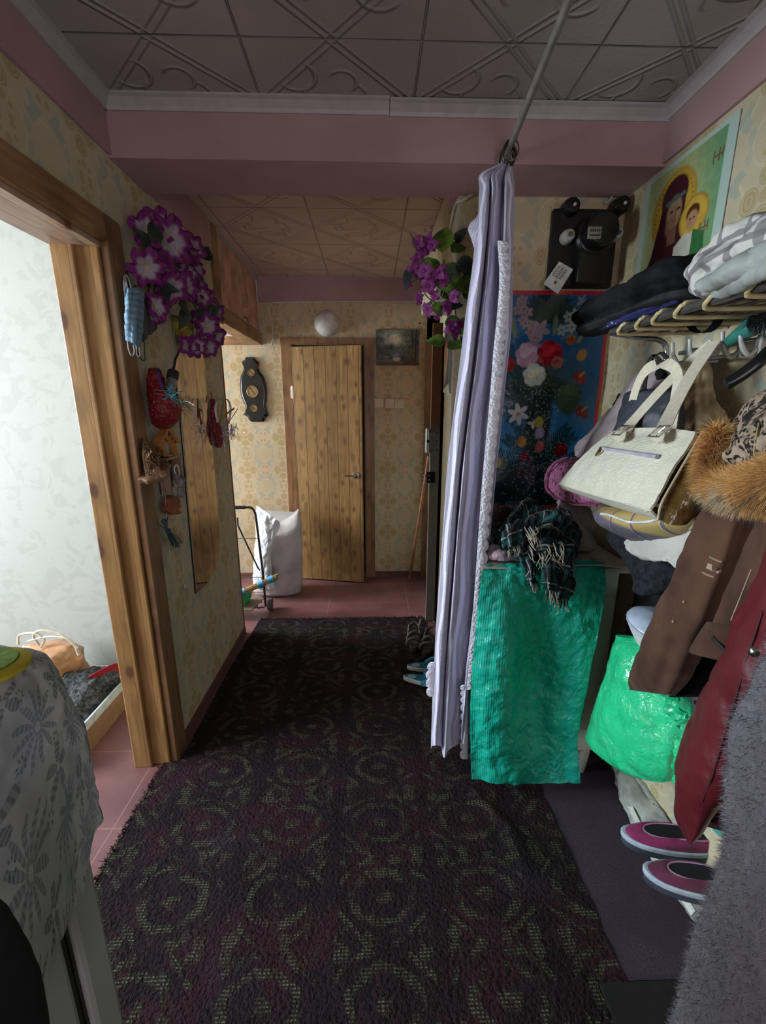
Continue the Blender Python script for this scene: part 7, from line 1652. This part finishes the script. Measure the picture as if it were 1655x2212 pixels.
def motif(P, ox, oy, k, R):
    xx = ((TCX.x+(wn-.5)*.05+ox)/P); yy = ((TCX.y+(wm-.5)*.05+oy)/P)
    u = (xx.fr()-.5)*P; v = (yy.fr()-.5)*P; r = dist(u, v, 0, 0); th = v.at2(u)
    lobe = ((th*k*.5).sin().abs())
    pet = (r-lobe*R).st(.0, -.006)*(r.st(.006, .010)); vein = ((r*2*PI/.011+lobe*3).sin()).st(-.5, .6)
    return pet*(vein*.5+.5)
TCX.layers((.42, .43, .44), ((.30, .32, .35), n.st(.45, .6)*.7), ((.13, .14, .16), motif(.17, .02, .03, 5, .052)*.85), ((.15, .165, .19), motif(.17, .105, .11, 12, .070)*.8), ((.11, .12, .14), motif(.11, .05, .0, 7, .018))); TCX.bump(TCX.noise(200, 2), .2, .001)
t = thing('table_cloth', (fx-.2, .4, zt), 'grey leaf patterned cloth draped over the refrigerator top', 'cloth')
ov = .012
rows = [[(fx-.37, .0, zt+ov), (fx-.37, .25, zt+ov), (fx-.37, .50, zt+ov), (fx-.37, .615, zt+.006), (fx-.37, .612, zt-.12), (fx-.37, .612, zt-.30)],
        [(fx-.2, .0, zt+ov), (fx-.2, .25, zt+ov), (fx-.2, .50, zt+ov), (fx-.2, .618, zt+.004), (fx-.2, .612, zt-.12), (fx-.2, .618, zt-.30)],
        [(fx-.04, .0, zt+ov), (fx-.04, .25, zt+ov), (fx-.04, .48, zt+ov), (fx-.035, .600, zt+.002), (fx-.02, .612, zt-.12), (fx-.02, .612, zt-.31)],
        [(fx+.008, .0, zt-.0), (fx+.010, .25, zt-.0), (fx+.010, .45, zt-.0), (fx+.012, .570, zt-.012), (fx+.020, .604, zt-.13), (fx+.025, .604, zt-.325)],
        [(fx+.022, .0, zt-.10), (fx+.024, .22, zt-.10), (fx+.018, .42, zt-.10), (fx+.024, .54, zt-.10), (fx+.024, .582, zt-.16), (fx+.020, .588, zt-.34)],
        [(fx+.028, .0, zt-.24), (fx+.024, .20, zt-.25), (fx+.016, .38, zt-.25), (fx+.026, .49, zt-.25), (fx+.020, .555, zt-.26), (fx+.026, .565, zt-.37)],
        [(fx+.028, .0, zt-.38), (fx+.026, .20, zt-.40), (fx+.016, .37, zt-.42), (fx+.026, .45, zt-.43), (fx+.024, .51, zt-.40), (fx+.028, .535, zt-.40)]]
sheet(rows, 110, 110, None, .0025, .006, 9, 2).build('cloth', TCX.mat, t)
# green and yellow round mat on top
c = at(-38, 1446, Z=zt+.022)
t = thing('green_pot_holder', c, 'green quilted round mat with yellow border on the cloth at the left edge', 'mat')
m = MB(); m.lathe([(.044, -.006), (.051, -.002), (.051, .004), (.044, .008), (.0, .012)], c, (.04, .03, 1), 40); m.build('border', plain('yellow_binding', (.50, .40, .02), .7), t)
m = MB(); m.lathe([(.040, .006), (.038, .011), (.0, .013)], c, (.04, .03, 1), 40); m.build('pad', plain('green_quilt', (.14, .24, .02), .8, var=.15, bump=.5, bsc=60, bd=.004), t)
# black curved strap of a bag hanging nearest
t = thing('black_sleeve', (fx+.05, .33, .4), 'black sleeve shape hanging at the lower left corner in front of the refrigerator', 'clothing')
rg = []
for (y, xl, xr_) in ((1930, -90, -30), (1965, -90, 8), (2010, -90, 40), (2080, -90, 72), (2150, -90, 92), (2230, -90, 104), (2400, -90, 110)):
    a, b = at(xl, y, X=fx+.075), at(xr_, y, X=fx+.075); d = (b-a)/2; rg.append(((a+b)/2, d, Vector((.018, 0, 0))))
blob(rg, 60, 60, None, .004, 10, 3).build('sleeve', plain('deep_black_cloth', (.004, .004, .005), .8), t)

# ---- left room: drawer tray with fur, red strap, bag
t = thing('shallow_box', (-1.45, 1.85, 0), 'shallow open box with brown side and white inside on the left room floor', 'box')
BRN = plain('brown_board_side', (.30, .17, .09), .5); WIN = plain('white_inside', (.56, .60, .62), .6)
bx0, bx1, by0, by1, bh = -1.62, -1.262, 1.52, 2.12, .105
m = MB(); m.box((bx1-.006, by0, .002), (bx1, by1, bh)); m.box((bx0, by0, .002), (bx0+.006, by1, bh)); m.box((bx0, by0, .002), (bx1, by0+.006, bh)); m.box((bx0, by1-.006, .002), (bx1, by1, bh)); m.build('side', BRN, t, smooth=False)
m = MB(); m.box((bx1-.014, by0, bh-.03), (bx1-.006, by1, bh+.042)); m.box((bx0+.006, by1-.014, .01), (bx1-.006, by1-.006, bh+.03)); m.box((bx0+.006, by0+.006, .004), (bx1-.006, by1-.006, .01)); m.build('inner_lining', WIN, t, smooth=False)
GFU = plain('grey_curly_fur', (.07, .07, .075), .95, var=.5, sc=70, bump=1.2, bsc=60, bd=.012)
pile('fur_bundle', [((-1.44, 1.66, .06), (.05, 0, 0), (0, 0, .03)), ((-1.43, 1.72, .10), (.12, 0, 0), (0, 0, .08)), ((-1.42, 1.85, .13), (.125, 0, 0), (0, 0, .10)), ((-1.41, 1.98, .12), (.12, 0, 0), (0, 0, .085)), ((-1.41, 2.06, .08), (.05, 0, 0), (0, 0, .04))], GFU, 'dark grey curly fur bundle lying in the shallow box', 'fur', 2, fo(5, .05), .03, .012)
m = MB(); a_, b_ = at(208, 1458, Y=1.9), at(248, 1440, Y=1.95); ribbon(m, [a_+Vector((-.06, -.05, -.03)), a_, b_, b_+Vector((.01, .01, -.03))], .035, (.2, .2, .9), .004); tag(m.build('red_strap', plain('red_strap_cloth', (.36, .008, .02), .6)), 'dark red strap on the fur bundle in the box', 'strap')
t = thing('orange_bag', (-1.72, 1.95, 0), 'translucent orange plastic bag with loose handles behind the refrigerator', 'plastic bag')
ORG = plain('orange_film', (.48, .24, .12), .25, .5, var=.25, sc=10, bump=.6, bsc=16, bd=.01)
cb = at(105, 1410, Y=1.95)
blob([(Vector((cb.x, 1.95, .01)), Vector((.11, 0, 0)), Vector((0, .10, 0))), (Vector((cb.x, 1.95, .10)), Vector((.14, 0, 0)), Vector((0, .12, 0))), (Vector((cb.x, 1.95, .22)), Vector((.145, 0, 0)), Vector((0, .12, 0))), (Vector((cb.x, 1.95, cb.z+.01)), Vector((.13, 0, 0)), Vector((0, .09, 0))), (Vector((cb.x+.01, 1.95, cb.z+.045)), Vector((.12, 0, 0)), Vector((0, .02, 0)))], 70, 50, lambda a, tt: .05*math.sin(7*a+3*tt), .02, 12, 6).build('bag_body', ORG, t)
for path in ([(40, 1392), (42, 1372), (75, 1368), (95, 1380), (88, 1398)], [(85, 1395), (72, 1372), (90, 1362), (130, 1370), (150, 1385), (168, 1400)], [(60, 1385), (100, 1376), (140, 1378), (160, 1392), (170, 1415)]):
    m = MB(); m.tube([Vector(p) for p in catmull([at(x, y, Y=1.92) for x, y in path], 24)], .006, 6); m.build('handle_loop', plain('milky_film', (.62, .56, .44), .3), t)
